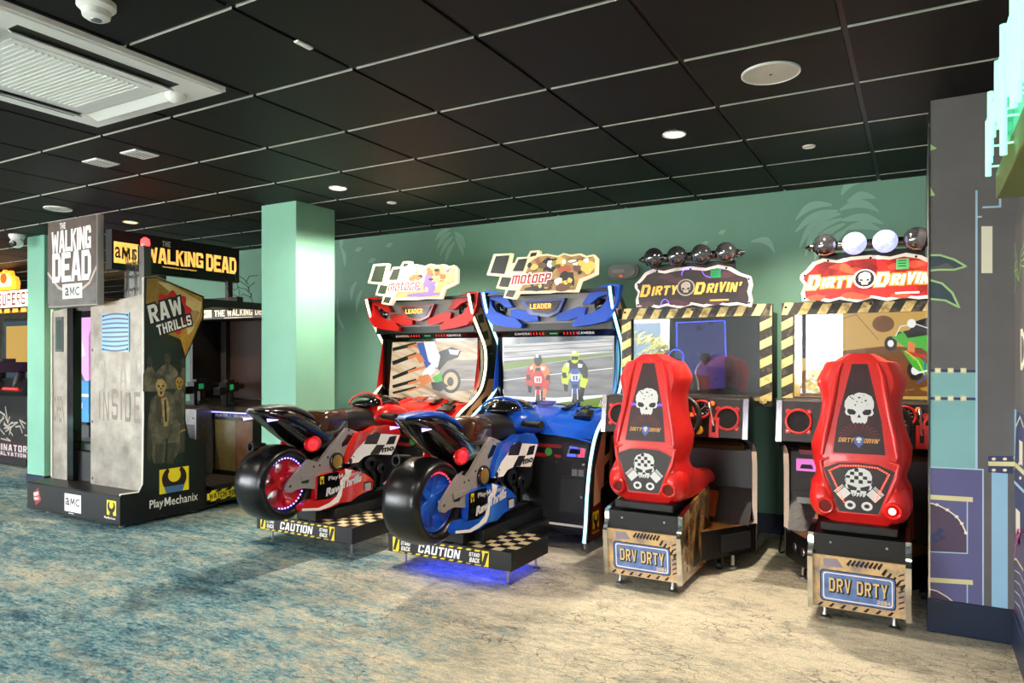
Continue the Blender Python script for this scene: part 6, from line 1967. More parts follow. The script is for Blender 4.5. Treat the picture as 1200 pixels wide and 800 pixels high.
# warning lamp on its clear bracket
m = MB().box(-5.46, -5.19, 3.335, 3.40, 1.60, 1.735).build('lamp_box', mat('brown_black_box', (52, 42, 36), .5), Z, bevel=.004)
k = MB().plate(FY(3.36), [(-5.42, 1.735), (-5.16, 1.735), (-5.16, 2.10), (-5.20, 2.14), (-5.40, 2.12), (-5.42, 2.08)], 0, .008, 0)
gm = mat('clear_plastic', (235, 235, 230), .02, trans=.97)
k.build('clear_bracket', gm, m)
k = MB()
for s in range(3):
    k.tube([(-5.40 + .11 * s + .02 * sin(3 * t + s), 3.345, 1.75 + .36 * t) for t in [i / 14 for i in range(15)]], .003, 6)
    k.tube([(-5.42 + .02 * i, 3.342, 1.80 + .10 * s + .012 * sin(2.1 * i + s)) for i in range(13)], .003, 6)
for s in range(9):
    x, z = -5.40 + .026 * s, 1.80 + .1 * (s % 3)
    k.tube([(x - .012, 3.34, z - .012), (x + .012, 3.34, z + .014)], .0022, 5)
k.build('barbed_wire', mat('rusty_wire', (60, 48, 42), .5, metal=.6), m)
MB().box(-5.21, -5.15, 3.34, 3.40, 1.735, 2.13).build('lamp_post', mat('grey_post', (90, 84, 80), .4, metal=.4), m)
MB().lathe([(0, .03), (.02, .034), (.05, .03), (.065, .012), (.068, .001)], (-5.18, 3.37, 2.13), (0, 0, 1), 18).build('warning_lamp', mat('red_beacon', (255, 40, 40), .2, emit=8), m)
k = MB()
for s in range(4):
    k.tube([(-5.3 + .05 * cos(1.7 * i + s), 4.2 + .035 * i, 1.80 + .06 * s + .05 * sin(1.3 * i + s)) for i in range(10)], .003, 5)
k.build('barbed_wire', mat('rusty_wire', (60, 48, 42), .5, metal=.6), Z)

# bench, deck, screen cabinet, gun console
m = MB().plate(FX(XL + .03), [(3.36, .25), (3.36, .50), (3.86, .50), (3.86, .25)], 0, XR - XL - .07, 0)
m.plate(FX(XL + .05), [(3.38, .50), (3.38, .56), (3.40, .575), (3.84, .565), (3.855, .54), (3.855, .50)], 0, XR - XL - .10, 1)
m.build('bench_seat', [ZB, mat('dark_green_vinyl', (24, 40, 32), .35)], Z, bevel=.006)
m = MB().box(XL + .05, XR, 3.862, 5.3, .05, .20, 0)
for i in range(11):
    for j in range(8):
        m.box(-6.3 + i * .105, -6.24 + i * .105, 3.90 + j * .056, 3.912 + j * .056, .20, .2025, 1)
f = FX(XR)
m.rect(f, 3.87, .075, 4.36, .165, .001, 2)
hazard(m, f, 3.87, .145, 4.36, .165, .05, .025, 3, .0018)
hazard(m, f, 3.87, .075, 4.36, .09, .05, .025, 3, .0018)
m.block(f, 'WATCH YOUR STEP', 3.89, .096, .46, .042, 3, .0022)
m.build('deck', [ZB, GREYM, YELLOW, DARKP], Z)
m = MB()
m.box(XL + .05, XR, 4.78, 5.29, .20, .84, 0)
m.box(XL + .05, XL + .10, 4.6, 5.29, .84, 1.81, 0)
m.box(XR - .05, XR, 4.78, 5.29, .84, 1.81, 0)
m.box(XL + .05, XR, 5.0, 5.29, .84, 1.81, 0)
m.plate(FX(XL + .05), [(4.58, 1.64), (4.58, 1.75), (4.95, 1.81), (4.95, 1.64)], 0, XR - XL - .05, 0)
sc_ = m.build('screen_cabinet', [ZB], Z, bevel=.004)
m = MB().box(XL + .10, XR - .05, 4.95, 4.99, .86, 1.64, 0)
m.box(-6.26, -6.18, 4.90, 4.95, .86, 1.64, 1)
f = FY(4.948)
m.rect(f, -5.63, 1.42, -5.50, 1.47, .001, 2)
m.rect(f, -5.63, 1.53, -5.48, 1.55, .001, 3)
m.build('screen', [mat('dim_brown_screen', (40, 30, 27), .5, emit=.05, ecol=(96, 66, 56), spec=.1), BLACKM, em('screen_pink_box', (240, 170, 180), 1.0), em('screen_dull_red', (150, 60, 50), .5)], sc_)
f = Fr((0, 4.578, 1.64), (1, 0, 0), (0, 0, 1))
m = MB()
m.rect(f, -6.18, .02, -5.98, .095, .001, 0)
amc(m, f, -6.15, .035, .13, .04, 1, .002)
m.block(f, 'THE WALKING DEAD', -5.94, .028, .78, .06, 0, .002)
m.rect(f, -5.8, .008, -5.4, .014, .002, 0)
m.build('header_lettering', [WHITEP, DARKP], sc_)
m = MB().plate(FX(XL + .06), [(4.37, .20), (4.37, .76), (4.42, .82), (4.78, .86), (4.78, .20)], 0, XR - XL - .10, 0)
f = FY(4.37)
m.rect(f, -5.66, .24, -5.38, .70, .001, 1)
m.rect(f, -5.375, .24, -5.16, .70, .001, 2)
m.rect(f, -6.3, .24, -5.68, .70, .001, 1)
m.box(-5.86, -5.70, 4.20, 4.37, .2, .80, 3)
m.rect(FY(4.2), -5.845, .30, -5.72, .66, .001, 0)
for z in (.35, .60, .72):
    m.lathe([(0, .012), (.004, .012)], (-5.74, 4.2, z), (0, -1, 0), 10, mi=3)
m.rect(f, -5.66, .725, -5.42, .76, .0015, 4)
m.text(f, 'PLAYER 1', -5.65, .731, .2, .022, 5, .003, .02)
m.text(f, 'HOLD GUN TO START', -5.40, .731, .24, .022, 5, .003, .02)
m.box(-6.3, -5.16, 4.36, 4.37, .765, .775, 6)
m.build('gun_console', [ZB, mat('olive_panel', (142, 136, 92), .4, var=(8, 1, (110, 104, 70))), mat('rust_brown_panel', (130, 94, 62), .45, var=(12, 1, (90, 60, 40))), mat('grey_steel_box', (128, 126, 126), .35, metal=.7, var=(12, 1, (96, 92, 92))), BLUEP, WHITEP, mat('violet_strip_light', (150, 150, 255), .4, emit=2.0)], Z, bevel=.003)
for gx, yaw in ((-5.62, .5), (-6.05, .35)):
    m = MB()
    cyw, syw = cos(yaw), sin(yaw)

    def g(x, y, z):
        return (gx + x * cyw - y * syw, 4.48 + x * syw + y * cyw, z)

    def gb(x0, x1, y0, y1, z0, z1, mi=0):
        v = [g(x, y, z) for x in (x0, x1) for y in (y0, y1) for z in (z0, z1)]
        m.add(v, [(0, 1, 3, 2), (4, 6, 7, 5), (0, 4, 5, 1), (2, 3, 7, 6), (0, 2, 6, 4), (1, 5, 7, 3)], mi)
    gb(-.035, .035, -.12, .16, .95, 1.04)
    gb(-.03, .03, -.24, -.12, .93, 1.0)
    gb(-.025, .025, -.10, -.05, .82, .95)
    gb(-.02, .02, .0, .04, .84, .95)
    gb(-.028, .028, .16, .30, .97, 1.02)
    gb(-.02, .02, -.06, .10, 1.04, 1.065)
    gb(.035, .04, -.05, .03, .97, 1.02, 1)
    m.tube([g(0, .05, .83), g(0, .05, .96)], .03, 12)
    m.tube([g(0, .29, .995), g(0, .36, .995)], .014, 10)
    m.lathe([(0, .06), (.02, .06), (.03, .04)], g(0, .05, .83), (0, 0, 1), 16)
    m.build('mounted_gun', [BLACK, mat('green_gun_light', (40, 150, 90), .4, emit=.3)], Z, bevel=.004)

# =================================================================== MACHINES FAR LEFT
T = thing('gun_arcade_cabinet', (-9.45, 4.6, 0), 'dark gun game cabinet with red lit mount, half hidden by the farther mint pillar', 'arcade machine')
m = MB().plate(FX(-10.0), [(4.36, .1), (4.36, .82), (4.30, .88), (4.36, 1.0), (4.62, 1.0), (4.62, 1.75), (4.85, 1.75), (4.85, .1)], 0, 1.1, 0)
m.box(-10.0, -8.9, 4.34, 4.86, .02, .10, 3)
f = FY(4.36)
m.rect(f, -10.0, .10, -8.9, .28, .001, 1)
m.rect(f, -10.0, .28, -8.9, .62, .001, 2)
rr = random.Random(8)
for k in range(14):
    x, z = rr.uniform(-9.55, -8.95), rr.uniform(.32, .60)
    m.line(f, [(x, z), (x + rr.uniform(-.16, .16), z + rr.uniform(-.1, .1)), (x + rr.uniform(-.2, .2), z + rr.uniform(-.12, .12))], .016, .0015 + .0001 * k, 4)
m.block(f, 'TERMINATOR', -9.95, .175, 1.03, .075, 5, .002, 0, 0, 0, .3)
m.block(f, 'SALVATION', -9.6, .115, .66, .045, 5, .002, 0, 0, 0, .3)
m.build('cabinet_body', [ZB, mat('deep_red_print', (60, 14, 14), .4), mat('dark_machine_art', (40, 38, 34), .4, var=(12, 1, (14, 14, 14))), BLACKM, mat('pale_steel_art', (176, 172, 160), .3), mat('silver_print', (206, 204, 206), .3)], T)
m = MB().box(-9.96, -8.94, 4.60, 4.615, 1.02, 1.72, 0)
m.rect(FY(4.60), -9.9, 1.2, -9.2, 1.66, .001, 1)
m.rect(FY(4.60), -9.2, 1.1, -8.98, 1.4, .002, 2)
m.build('screen', [em('screen_haze_blue', (60, 84, 96), .6), em('screen_gold_haze', (212, 170, 84), .75), em('screen_steel', (90, 120, 140), .7)], T)
for gx in (-9.62, -9.18):
    m = MB().tube([(gx, 4.36, .86), (gx, 4.40, 1.10)], [.05, .04], 12)
    m.box(gx - .05, gx + .05, 4.05, 4.50, 1.10, 1.22).box(gx - .03, gx + .03, 3.92, 4.05, 1.12, 1.19).box(gx - .025, gx + .025, 4.4, 4.46, 1.02, 1.10).box(gx - .04, gx + .04, 4.2, 4.35, 1.22, 1.26)
    mo_ = m.build('mounted_gun', BLACK, T, bevel=.006)
    MB().box(gx - .14, gx + .16, 4.29, 4.31, .90, .92).build('mount_light', mat('red_mount_light', (255, 40, 40), .3, emit=3), mo_)

T = thing('basketball_arcade_machine', (-10.4, 5.3, 0), 'glowing basketball arcade machine with a flame-shaped topper, at the far end beyond the pillar', 'arcade machine')
m = MB().box(-11.6, -9.55, 4.95, 6.6, .08, .9, 0).box(-11.6, -11.52, 4.95, 6.6, .9, 1.95, 0).box(-9.63, -9.55, 4.95, 6.6, .9, 1.95, 0).box(-11.6, -9.55, 6.5, 6.6, .9, 1.95, 1)
m.build('cage_body', [ZB, mat('backboard_glow', (255, 214, 130), .4, emit=1.1)], T)
m = MB().box(-11.6, -9.55, 4.93, 4.99, 1.93, 2.17, 0)
f = FY(4.93)
m.rect(f, -11.58, 1.94, -10.86, 2.16, .001, 1)
m.rect(f, -10.86, 1.94, -9.57, 2.16, .001, 2)
m.block(f, 'NBA', -11.35, 1.965, .42, .17, 2, .003, 0, 0, 0, .2)
m.block(f, 'SUPERSTARS', -10.83, 1.965, 1.2, .17, 1, .003, -.004, 0, 0, .2)
for k in range(9):
    m.rect(f, -11.5 + .21 * k, 1.87, -11.36 + .21 * k, 1.92, .001, 3)
so = m.build('lettered_header', [BLACK, mat('dark_red_letter', (150, 24, 30), .4), mat('lit_cream_header', (255, 240, 224), .4, emit=1.0), mat('orange_lit_trim', (255, 150, 50), .4, emit=1.6)], T)
fl = [(-10.98, 2.17), (-10.35, 2.17), (-10.33, 2.26), (-10.38, 2.34), (-10.46, 2.36), (-10.5, 2.43), (-10.58, 2.40), (-10.66, 2.45), (-10.74, 2.40), (-10.82, 2.43), (-10.86, 2.34), (-10.95, 2.33), (-10.93, 2.25)]
m = MB().plate(FY(4.97), fl, 0, .05, 0)
c = (sum(p[0] for p in fl) / len(fl), sum(p[1] for p in fl) / len(fl))
m.face(FY(4.92), [(c[0] + (a - c[0]) * .66, c[1] + (b - c[1]) * .7) for a, b in fl], .001, 1)
m.face(FY(4.92), [(c[0] + .09 * cos(w), c[1] + .07 * sin(w)) for w in [i * pi / 10 for i in range(20)]], .002, 2)
m.build('flame_topper', [mat('flame_orange', (255, 150, 40), .4, emit=1.6), mat('flame_yellow', (255, 226, 140), .4, emit=1.8), mat('orange_ball_print', (200, 90, 40), .4, emit=.8)], so)
gl = MB().box(-11.52, -9.63, 4.96, 4.97, .92, 1.90)
gl.build('clear_front', gm, T)
m = MB().tube([(-10.6 + .22 * cos(t), 6.1 + .22 * sin(t), 1.55) for t in [2 * pi * k / 24 for k in range(24)]], .014, 8, closed=True)
m.build('hoop', mat('orange_hoop', (230, 100, 40), .4), T)
m = MB()
for k in range(14):
    t = 2 * pi * k / 14
    m.tube([(-10.6 + .22 * cos(t), 6.1 + .22 * sin(t), 1.55), (-10.6 + .15 * cos(t + .4), 6.1 + .15 * sin(t + .4), 1.36), (-10.6 + .12 * cos(t), 6.1 + .12 * sin(t), 1.2)], .004, 5)
m.build('net', WHITEP, T)

T = thing('toy_prize_machine', (-8.3, 4.75, 0), 'pink and blue prize machine glimpsed through the gap between metal panels', 'arcade machine')
m = MB().box(-8.75, -7.93, 4.5, 5.0, .03, .55, 0).box(-8.75, -7.93, 4.5, 5.0, .55, 1.02, 1)
m.plate(FX(-8.75), [(4.5, 1.02), (4.5, 1.5), (4.56, 1.72), (5.0, 1.72), (5.0, 1.02)], 0, .82, 2)
m.box(-8.75, -7.93, 4.48, 5.0, .53, .56, 3)
m.build('body', [mat('dark_grey_plinth', (70, 74, 78), .6), mat('bright_blue_panel', (50, 130, 210), .4, var=(3, 1, (90, 170, 220))), mat('lit_pink_panel', (232, 150, 226), .4, emit=.35), BLACK], T)
m = MB()
f = FY(4.5)
m.face(f, [(-8.60, 1.35), (-8.56, 1.56), (-8.2, 1.58), (-8.06, 1.45), (-8.0, 1.30), (-8.05, 1.28), (-8.6, 1.28)], .001, 0)
m.face(f, [(-8.40, 1.38), (-8.38, 1.52), (-8.24, 1.53), (-8.14, 1.40)], .002, 1)
m.face(f, [(-8.7, 1.02), (-8.0, 1.02), (-8.1, 1.14), (-8.3, 1.2), (-8.5, 1.12)], .001, 3)
m.rect(f, -8.75, .84, -7.93, .87, .001, 0)
m.face(f, [(-8.7, .97), (-8.3, 1.0), (-8.1, .93), (-8.5, .91)], .0012, 0)
m.rect(f, -8.55, .71, -8.05, .77, .002, 0)
for k in range(4):
    m.face(f, [(-8.44 + .08 * k, .72), (-8.385 + .08 * k, .72), (-8.375 + .08 * k, .76), (-8.43 + .08 * k, .76)], .003, 2)
m.build('front_print', [WHITEP, mat('pale_window_print', (150, 190, 230), .3), REDP, mat('grey_rubble_print', (90, 84, 96), .5)], T)
# =================================================================== CEILING AND WALL FITTINGS
WPL = mat('white_plastic', (242, 242, 240), .4)
ac = thing('ceiling_air_conditioner', (-3.145, 1.625, CEIL), 'large white square air conditioning cassette with slotted grille set in the black ceiling', 'air conditioner', frame=(0, 0, 0))
ac['_o'] = (-3.145, 1.625, CEIL)
zb = CEIL - .028
m = MB()
x0, x1, y0, y1 = -3.63, -2.66, 1.14, 2.11
m.plate(FZ(0), [(x0 + .012, y0 + .012), (x1 - .012, y0 + .012), (x1 - .012, y1 - .012), (x0 + .012, y1 - .012)], zb, CEIL + .004, 0)
m.plate(FZ(0), [(x0, y0), (x1, y0), (x1, y1), (x0, y1)], zb + .008, CEIL + .002, 0)
ao = m.build('panel', WPL, ac, bevel=.004)
for (a0, b0, a1, b1) in ((x1 - .155, y0 + .17, x1 - .085, y1 - .17), (x0 + .085, y0 + .17, x0 + .155, y1 - .17), (x0 + .17, y1 - .155, x1 - .17, y1 - .085), (x0 + .17, y0 + .085, x1 - .17, y0 + .155)):
    MB().box(a0, a1, b0, b1, zb - .0012, zb + .004).build('air_slot', mat('dark_air_slot', (44, 42, 38), .7), ao)
    lo = MB()
    if a1 - a0 < .1:
        s = 1 if a0 > -3.1 else -1
        aa, bb = (a0, a0 + .03) if s > 0 else (a1 - .03, a1)
        lo.plate(Fr((0, b0, 0), (1, 0, 0), (0, 0, 1)), [(aa, zb - .001), (bb, zb - .02), (bb, zb - .016), (aa, zb + .003)], -(b1 - b0), 0, 0)
    else:
        s = 1 if b0 > 1.6 else -1
        aa, bb = (b0, b0 + .05) if s > 0 else (b1 - .05, b1)
        lo.plate(FX(a0), [(aa, zb - .001), (bb, zb - .022), (bb, zb - .018), (aa, zb + .003)], 0, a1 - a0, 0)
    lo.build('louvre', WPL, ao)
m = MB().box(x0 + .21, x1 - .21, y0 + .21, y1 - .21, zb - .006, zb + .001, 0)
gr = m.build('grille', WPL, ao, bevel=.003)
m = MB()
for k in range(22):
    y = y0 + .235 + k * (y1 - y0 - .49) / 21
    m.box(x0 + .24, x1 - .24, y, y + .011, zb - .0105, zb - .006)
m.build('grille_slat', WPL, gr)
tag(MB().lathe([(0, .045), (.012, .045), (.02, .038), (.034, .022), (.038, .001)], (-2.86, 2.005, zb - .001), (0, 0, -1), 22).build('ceiling_sensor', WPL, bevel=0),
    'small white domed sensor on a corner of the air conditioning cassette', 'sensor')
d = thing('smoke_detector', (-2.405, 1.39, CEIL), 'white round smoke detector on the black ceiling at the top edge, above the air conditioner', 'smoke detector')
b = MB().lathe([(0, .06), (.018, .06), (.028, .05), (.03, .045)], (-2.405, 1.39, CEIL), (0, 0, -1), 28).build('base', WPL, d)
MB().lathe([(.028, .046), (.05, .042), (.058, .03), (.06, .001)], (-2.405, 1.39, CEIL), (0, 0, -1), 28).build('dome', WPL, d)
MB().lathe([(.058, .018), (.062, .016), (.064, .001)], (-2.405, 1.39, CEIL), (0, 0, -1), 20).build('sensor_eye', GREYM, d)


def disc(name, x, y, r, label, cat, group=None, lamp=None, warm=False, grille=False):
    t = thing(name, (x, y, CEIL), label, cat, group)
    MB().lathe([(-.004, r * .7), (-.004, r), (.006, r), (.008, r * .93), (.004, r * .8)] if not grille else [(-.004, r * .9), (-.004, r), (.008, r), (.010, r * .97), (.006, r * .95)], (x, y, CEIL), (0, 0, -1), 40).build('trim_ring', WPL, t)
    if grille:
        m = MB().lathe([(.0, r * .955), (.0065, r * .95), (.008, r * .5), (.0085, .001)], (x, y, CEIL), (0, 0, -1), 40)
        m.lathe([(.008, .006), (.011, .005), (.012, .001)], (x, y, CEIL), (0, 0, -1), 12, mi=1)
        m.build('speaker_grille', [mat('pale_perforated_grille', (222, 220, 214), .5, var=(300, 1, (190, 188, 182))), DARKP], t)
    else:
        MB().lathe([(-.002, r * .8), (.003, r * .78), (.0035, .001)], (x, y, CEIL), (0, 0, -1), 30).build('lens', lamp, t)
    return t


LW = mat('downlight_lens', (255, 236, 206), .3, emit=7)
LA = mat('amber_downlight_lens', (255, 190, 110), .3, emit=4)
LO = mat('white_unlit_lens', (226, 226, 222), .4)
disc('ceiling_speaker', -.541, 3.133, .118, 'large round white speaker grille in the ceiling above the driving machines', 'ceiling speaker', grille=True)
disc('ceiling_speaker', -5.983, 3.152, .10, 'round white ceiling speaker above the lettered marquee of the shooting cabin', 'ceiling speaker', grille=True)
disc('downlight', -1.137, 3.739, .062, 'lit recessed downlight between the blue motorcycle machine and the first driving machine', 'downlight', 'recessed ceiling lights', LW)
disc('downlight', -3.551, 3.749, .064, 'lit recessed downlight in the ceiling just right of the mint pillar', 'downlight', 'recessed ceiling lights', LW)
disc('downlight', -6.03, 3.786, .065, 'amber glowing downlight above the roof sign of the shooting cabin', 'downlight', 'recessed ceiling lights', LA)
disc('ceiling_spot', -.541, 4.327, .034, 'tiny white ceiling spot between the two driving machines', 'ceiling light', 'small ceiling spots', LO)
disc('ceiling_spot', -3.524, 4.304, .036, 'tiny white ceiling spot above the red motorcycle machine', 'ceiling light', 'small ceiling spots', LO)
for x, y, lb in ((-3.965, 2.545, 'white square vent plate in the ceiling, the one nearer the mint pillar'), (-4.345, 2.54, 'white square vent plate in the ceiling, the one nearer the shooting cabin')):
    t = thing('ceiling_vent_plate', (x, y, CEIL), lb, 'vent', 'square ceiling plates')
    MB().box(x - .075, x + .075, y - .075, y + .075, CEIL - .008, CEIL + .002).build('frame', WPL, t, bevel=.003)
    m = MB()
    for k in range(6):
        m.box(x - .055, x + .055, y - .055 + .02 * k, y - .047 + .02 * k, CEIL - .0105, CEIL - .008)
    m.build('slat', mat('grey_vent_slat', (150, 148, 144), .5), t)
p = on_z(356, 52, CEIL)
tag(MB().box(p[0] - .012, p[0] + .012, p[1] - .04, p[1] + .04, CEIL - .006, CEIL + .002).build('tile_clip', WPL, bevel=.002), 'small white clip on a black ceiling tile, right of the air conditioner', 'clip')
p = on_z(724 / 2.667, 435 / 2.667, CEIL)
p = on_z(20, 275, CEIL)
t = thing('security_camera', (p[0], p[1], CEIL), 'white turret security camera on the ceiling beside the farther pillar', 'camera')
MB().lathe([(0, .07), (.02, .07), (.045, .055)], (p[0], p[1], CEIL), (0, 0, -1), 24).build('base', WPL, t)
MB().ball((p[0], p[1], CEIL - .075), .055, 20, 12).build('housing', WPL, t)
MB().lathe([(0, .03), (.02, .03), (.024, .02), (.02, .001)], (p[0] + .02, p[1] - .04, CEIL - .09), (.35, -1, -.45), 18).build('lens', BLACKG, t)
p = on_z(36, 279, CEIL)
p = (-7.83, 3.86)
t = thing('wall_speaker', (p[0], p[1], 2.33), 'small white loudspeaker fixed to the side of the farther pillar', 'speaker')
MB().plate(FZ(0), [(-7.77, 3.82), (-7.77, 3.94), (-7.695, 3.94), (-7.695, 3.82)], 2.30, 2.42, 0).build('case', WPL, t, bevel=.01)
MB().rect(FY(3.818), -7.765, 2.31, -7.70, 2.41, .001).build('mesh_front', GREYM, t)
# oval bulkhead lamp on the back wall
x, z = on_y(731.5, 318.5, WALL_Y)
t = thing('bulkhead_lamp', (x, WALL_Y, z), 'oval clear-lens emergency lamp on the green wall above the gap between machines', 'wall lamp')


def stad(w, h, n=10):
    r = h / 2
    return [(x + (w / 2 - r) + r * cos(a), z + r * sin(a)) for a in [-pi / 2 + pi * k / n for k in range(n + 1)]] + [(x - (w / 2 - r) + r * cos(a), z + r * sin(a)) for a in [pi / 2 + pi * k / n for k in range(n + 1)]]


b = MB().plate(FY(WALL_Y - .001), stad(.262, .118), 0, .03, 0).build('rim', mat('grey_lamp_rim', (168, 174, 170), .4), t, bevel=.008)
m = MB().plate(FY(WALL_Y - .03), stad(.225, .088), 0, .022, 0)
m.build('lens', mat('frosted_lamp_lens', (196, 200, 196), .15, coat=.4), t, bevel=.012)
m = MB()
for k in range(3):
    m.lathe([(0, .014), (.004, .012)], (x + .045 + .026 * k, WALL_Y - .0525, z + .008), (0, -1, 0), 12, mi=0)
m.box(x - .08, x + .02, WALL_Y - .0535, WALL_Y - .052, z - .012, z + .016, 0)
m.ball((x - .01, WALL_Y - .054, z - .038), .008, 10, 6, mi=1)
m.build('lamp_parts', [mat('pale_reflector', (226, 226, 220), .3), mat('red_status_light', (255, 30, 30), .3, emit=4)], t)
# power lead on the carpet
pts = [(-.845, 5.36, .16), (-.845, 5.33, .03), (-.83, 5.2, .008), (-.80, 4.95, .007), (-.775, 4.88, .007), (-.755, 4.98, .007), (-.725, 5.25, .008), (-.72, 5.36, .03)]
tag(MB().tube(smooth_line(pts, 5), .006, 8).build('power_cable', BLACKM), 'black power lead lying on the carpet between the two driving machines', 'cable')

# neon sign on the right wall
t = thing('neon_sign', (.34, 2.3, 2.0), 'bright mint-green neon lettering on a green box, high on the mural wall at the edge', 'neon sign')
m = MB().box(.2125, .367, 1.30, 2.75, 1.777, 1.862, 0)
GN = mat('sign_green_acrylic', (90, 190, 150), .3, emit=.35)
m.box(.24, .367, 1.30, 2.70, 1.862, 2.25, 1)
bo = m.build('sign_box', [mat('olive_sign_box', (124, 140, 52), .4, var=(3, 1, (104, 122, 44))), GN], t, bevel=.004)
for k in range(4):
    MB().box(.232 - .006 * k, .24, 2.66 - .05 * k, 2.74 - .05 * k, 1.88 + .03 * k, 2.16).build('acrylic_step', GN, bo, bevel=.003)
NE = mat('mint_neon_tube', (158, 255, 212), .3, emit=1.05)
rr = random.Random(21)
for k in range(13):
    y = 2.78 - .105 * k
    zlo = (1.86, 1.90, 1.93, 1.95, 1.90, 1.80, 1.92, 1.86, 1.84, 1.9, 1.82, 1.9, 1.86)[k]
    zhi = (2.04, 2.10, 2.02, 2.12, 2.08, 2.14, 2.10, 2.16, 2.1, 2.15, 2.12, 2.16, 2.1)[k]
    x = .195 - .002 * (k % 3)
    q = MB().tube([(x, y, zlo), (x, y, zhi)], .0085, 10)
    q.tube([(x, y, zhi - .01), (x, y - .06, zhi - .01 - .02 * (k % 2))], .0085, 10)
    if k % 2 == 0:
        q.tube([(x, y - .055, zlo + .03), (x, y - .055, zhi - .02)], .0085, 10)
    for z_ in (zlo + .03, zhi - .03):
        q.tube([(x, y, z_), (.236, y, z_)], .003, 6)
    q.build('neon_tube', NE, t)

# =================================================================== THE STREET OUTSIDE (seen in the monitor glass)
structure(MB().box(-30, 14, -30, YB - .2, -.15, -.05).build('ground_outside', mat('pale_paving', (196, 190, 176), .9)))
t = thing('house', (-9, -15, -.05), 'white gabled house across the street behind the camera', 'building')
m = MB().box(-13, -5, -19, -13, -.05, 3.4, 0)
m.plate(FX(-13.3), [(-19.4, 3.4), (-16, 5.2), (-12.6, 3.4)], 0, 8.6, 1)
for k in range(4):
    m.box(-12.4 + 2 * k, -11.3 + 2 * k, -13.02, -12.98, .9, 2.4, 2)
m.build('walls', [mat('white_render_wall', (236, 234, 228), .8), mat('grey_roof', (128, 122, 120), .8), mat('blue_grey_pane', (120, 140, 160), .2)], t)
for px_, py_, hh in ((-2.2, -6.4, .75), (-7.4, -10.2, .8), (-5.2, -7.2, 1.5)):
    t = thing('palm_tree', (px_, py_, -.05), 'bushy palm tree outside the street windows', 'tree', 'palms outside the windows')
    MB().tube([(px_ + .06 * sin(k), py_, -.05 + hh * k / 6) for k in range(7)], [.16 - .01 * k for k in range(7)], 10).build('trunk', mat('palm_trunk', (120, 96, 70), .9), t)
    m = MB()
    rr = random.Random(int(px_ * 10))
    for k in range(60):
        az, el = rr.uniform(0, 2 * pi), rr.uniform(-.2, 1.2)
        L = rr.uniform(.8, 1.25)
        pts = [Vector((px_, py_, hh - .05)) + Vector((cos(az) * L * s * cos(el * (1 - s * .6)), sin(az) * L * s * cos(el * (1 - s * .6)), L * (s * sin(el) - .55 * s * s))) for s in [i / 6 for i in range(7)]]
        for i, pnt in enumerate(pts[1:]):
            w = Vector((-sin(az), cos(az), 0))
            for sg in (-1, 1):
                tip = pnt + w * sg * .28 * (1 - i / 8) + Vector((cos(az) * .12, sin(az) * .12, -.10))
                m.add([pnt, pnt + Vector((cos(az) * .07, sin(az) * .07, .0)), tip], [(0, 1, 2)])
    m.build('fronds', mat('palm_green', (206, 196, 92), .6, var=(2, 1, (140, 150, 66))), t)
# =================================================================== LIGHT AND CAMERA
def spot(name, x, y, e, col=(1, .86, .66), ang=110, r=.05, blend=.6, z=CEIL - .03, tilt=(0, 0)):
    l = bpy.data.lights.new(name, 'SPOT')
    l.energy = e; l.color = col; l.spot_size = radians(ang); l.spot_blend = blend; l.shadow_soft_size = r
    o = bpy.data.objects.new(name, l)
    COL.objects.link(o)
    o.location = (x, y, z)
    o.rotation_euler = (tilt[0], tilt[1], 0)
    return o


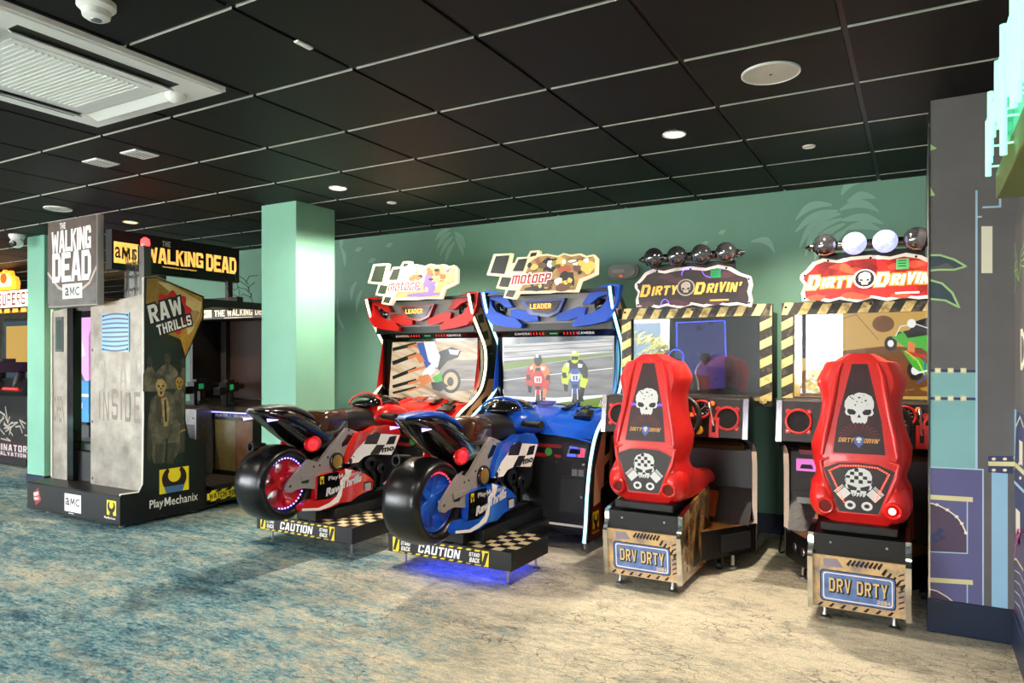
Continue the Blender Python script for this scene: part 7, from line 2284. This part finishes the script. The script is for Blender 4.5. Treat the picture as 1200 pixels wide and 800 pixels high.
WARM = (1, .88, .72)
spot('spot_lamp', -3.524, 4.304, 105, WARM, 150, .02)
spot('spot_lamp', -.541, 4.327, 110, WARM, 150, .02)
spot('downlight_and_fill', -1.137, 3.739, 70, WARM, 150, .05)
spot('downlight_and_fill', -3.551, 3.749, 80, WARM, 150, .05)
spot('downlight_and_fill', -6.03, 3.786, 110, (1, .7, .4), 140, .05)
for x, y, e in ((-1.1, 1.5, 25), (-2.3, .9, 30), (.0, .6, 15), (-4.7, 1.2, 40), (-7.2, 1.6, 40), (-1.9, 2.3, 0), (-9.3, 5.8, 60), (-10.5, 3.3, 60), (-8.2, 2.9, 40), (-13, 6.5, 90)):  # unseen fill lamps added to brighten the room, no fittings behind them
    if e:
        spot('downlight_and_fill', x, y, e, WARM, 150, .06)

sl = bpy.data.lights.new('sun', 'SUN')
sl.energy = 22; sl.color = (1, .95, .86); sl.angle = radians(.6)
so = bpy.data.objects.new('sun', sl); COL.objects.link(so)
so.rotation_euler = Vector((.18, .70, -.72)).to_track_quat('-Z', 'Y').to_euler()

w = bpy.data.worlds.new('daylight')
SC.world = w
w.use_nodes = True
nt = w.node_tree
bg = nt.nodes['Background']
sky = nt.nodes.new('ShaderNodeTexSky')
sky.sky_type = 'HOSEK_WILKIE'
sky.turbidity = 5
sky.sun_direction = (.3, .6, .74)
sky.ground_albedo = .5
mx = nt.nodes.new('ShaderNodeMix'); mx.data_type = 'RGBA'
mx.inputs['Factor'].default_value = .75
mx.inputs[7].default_value = (.92, .96, 1.0, 1)
nt.links.new(sky.outputs['Color'], mx.inputs[6])
nt.links.new(mx.outputs[2], bg.inputs['Color'])
bg.inputs['Strength'].default_value = 24

cam = bpy.data.cameras.new('camera')
co = bpy.data.objects.new('camera', cam)
COL.objects.link(co)
co.location = (0, 0, EYE)
co.rotation_euler = (pi / 2, 0, YAW)
cam.sensor_width = 36
cam.lens = FPX / 1200 * 36
cam.shift_y = (HORIZON - 400) / 1200
cam.clip_start = .05
SC.camera = co
vs = SC.view_settings
vs.view_transform = 'Standard'
vs.look = 'None'
vs.exposure = 0.35
vs.gamma = 1
vs.use_curve_mapping = False
SC.cycles.max_bounces = 8
SC.cycles.use_denoising = True
for ob in list(bpy.data.objects):
    if '_o' in ob.keys():
        del ob['_o']
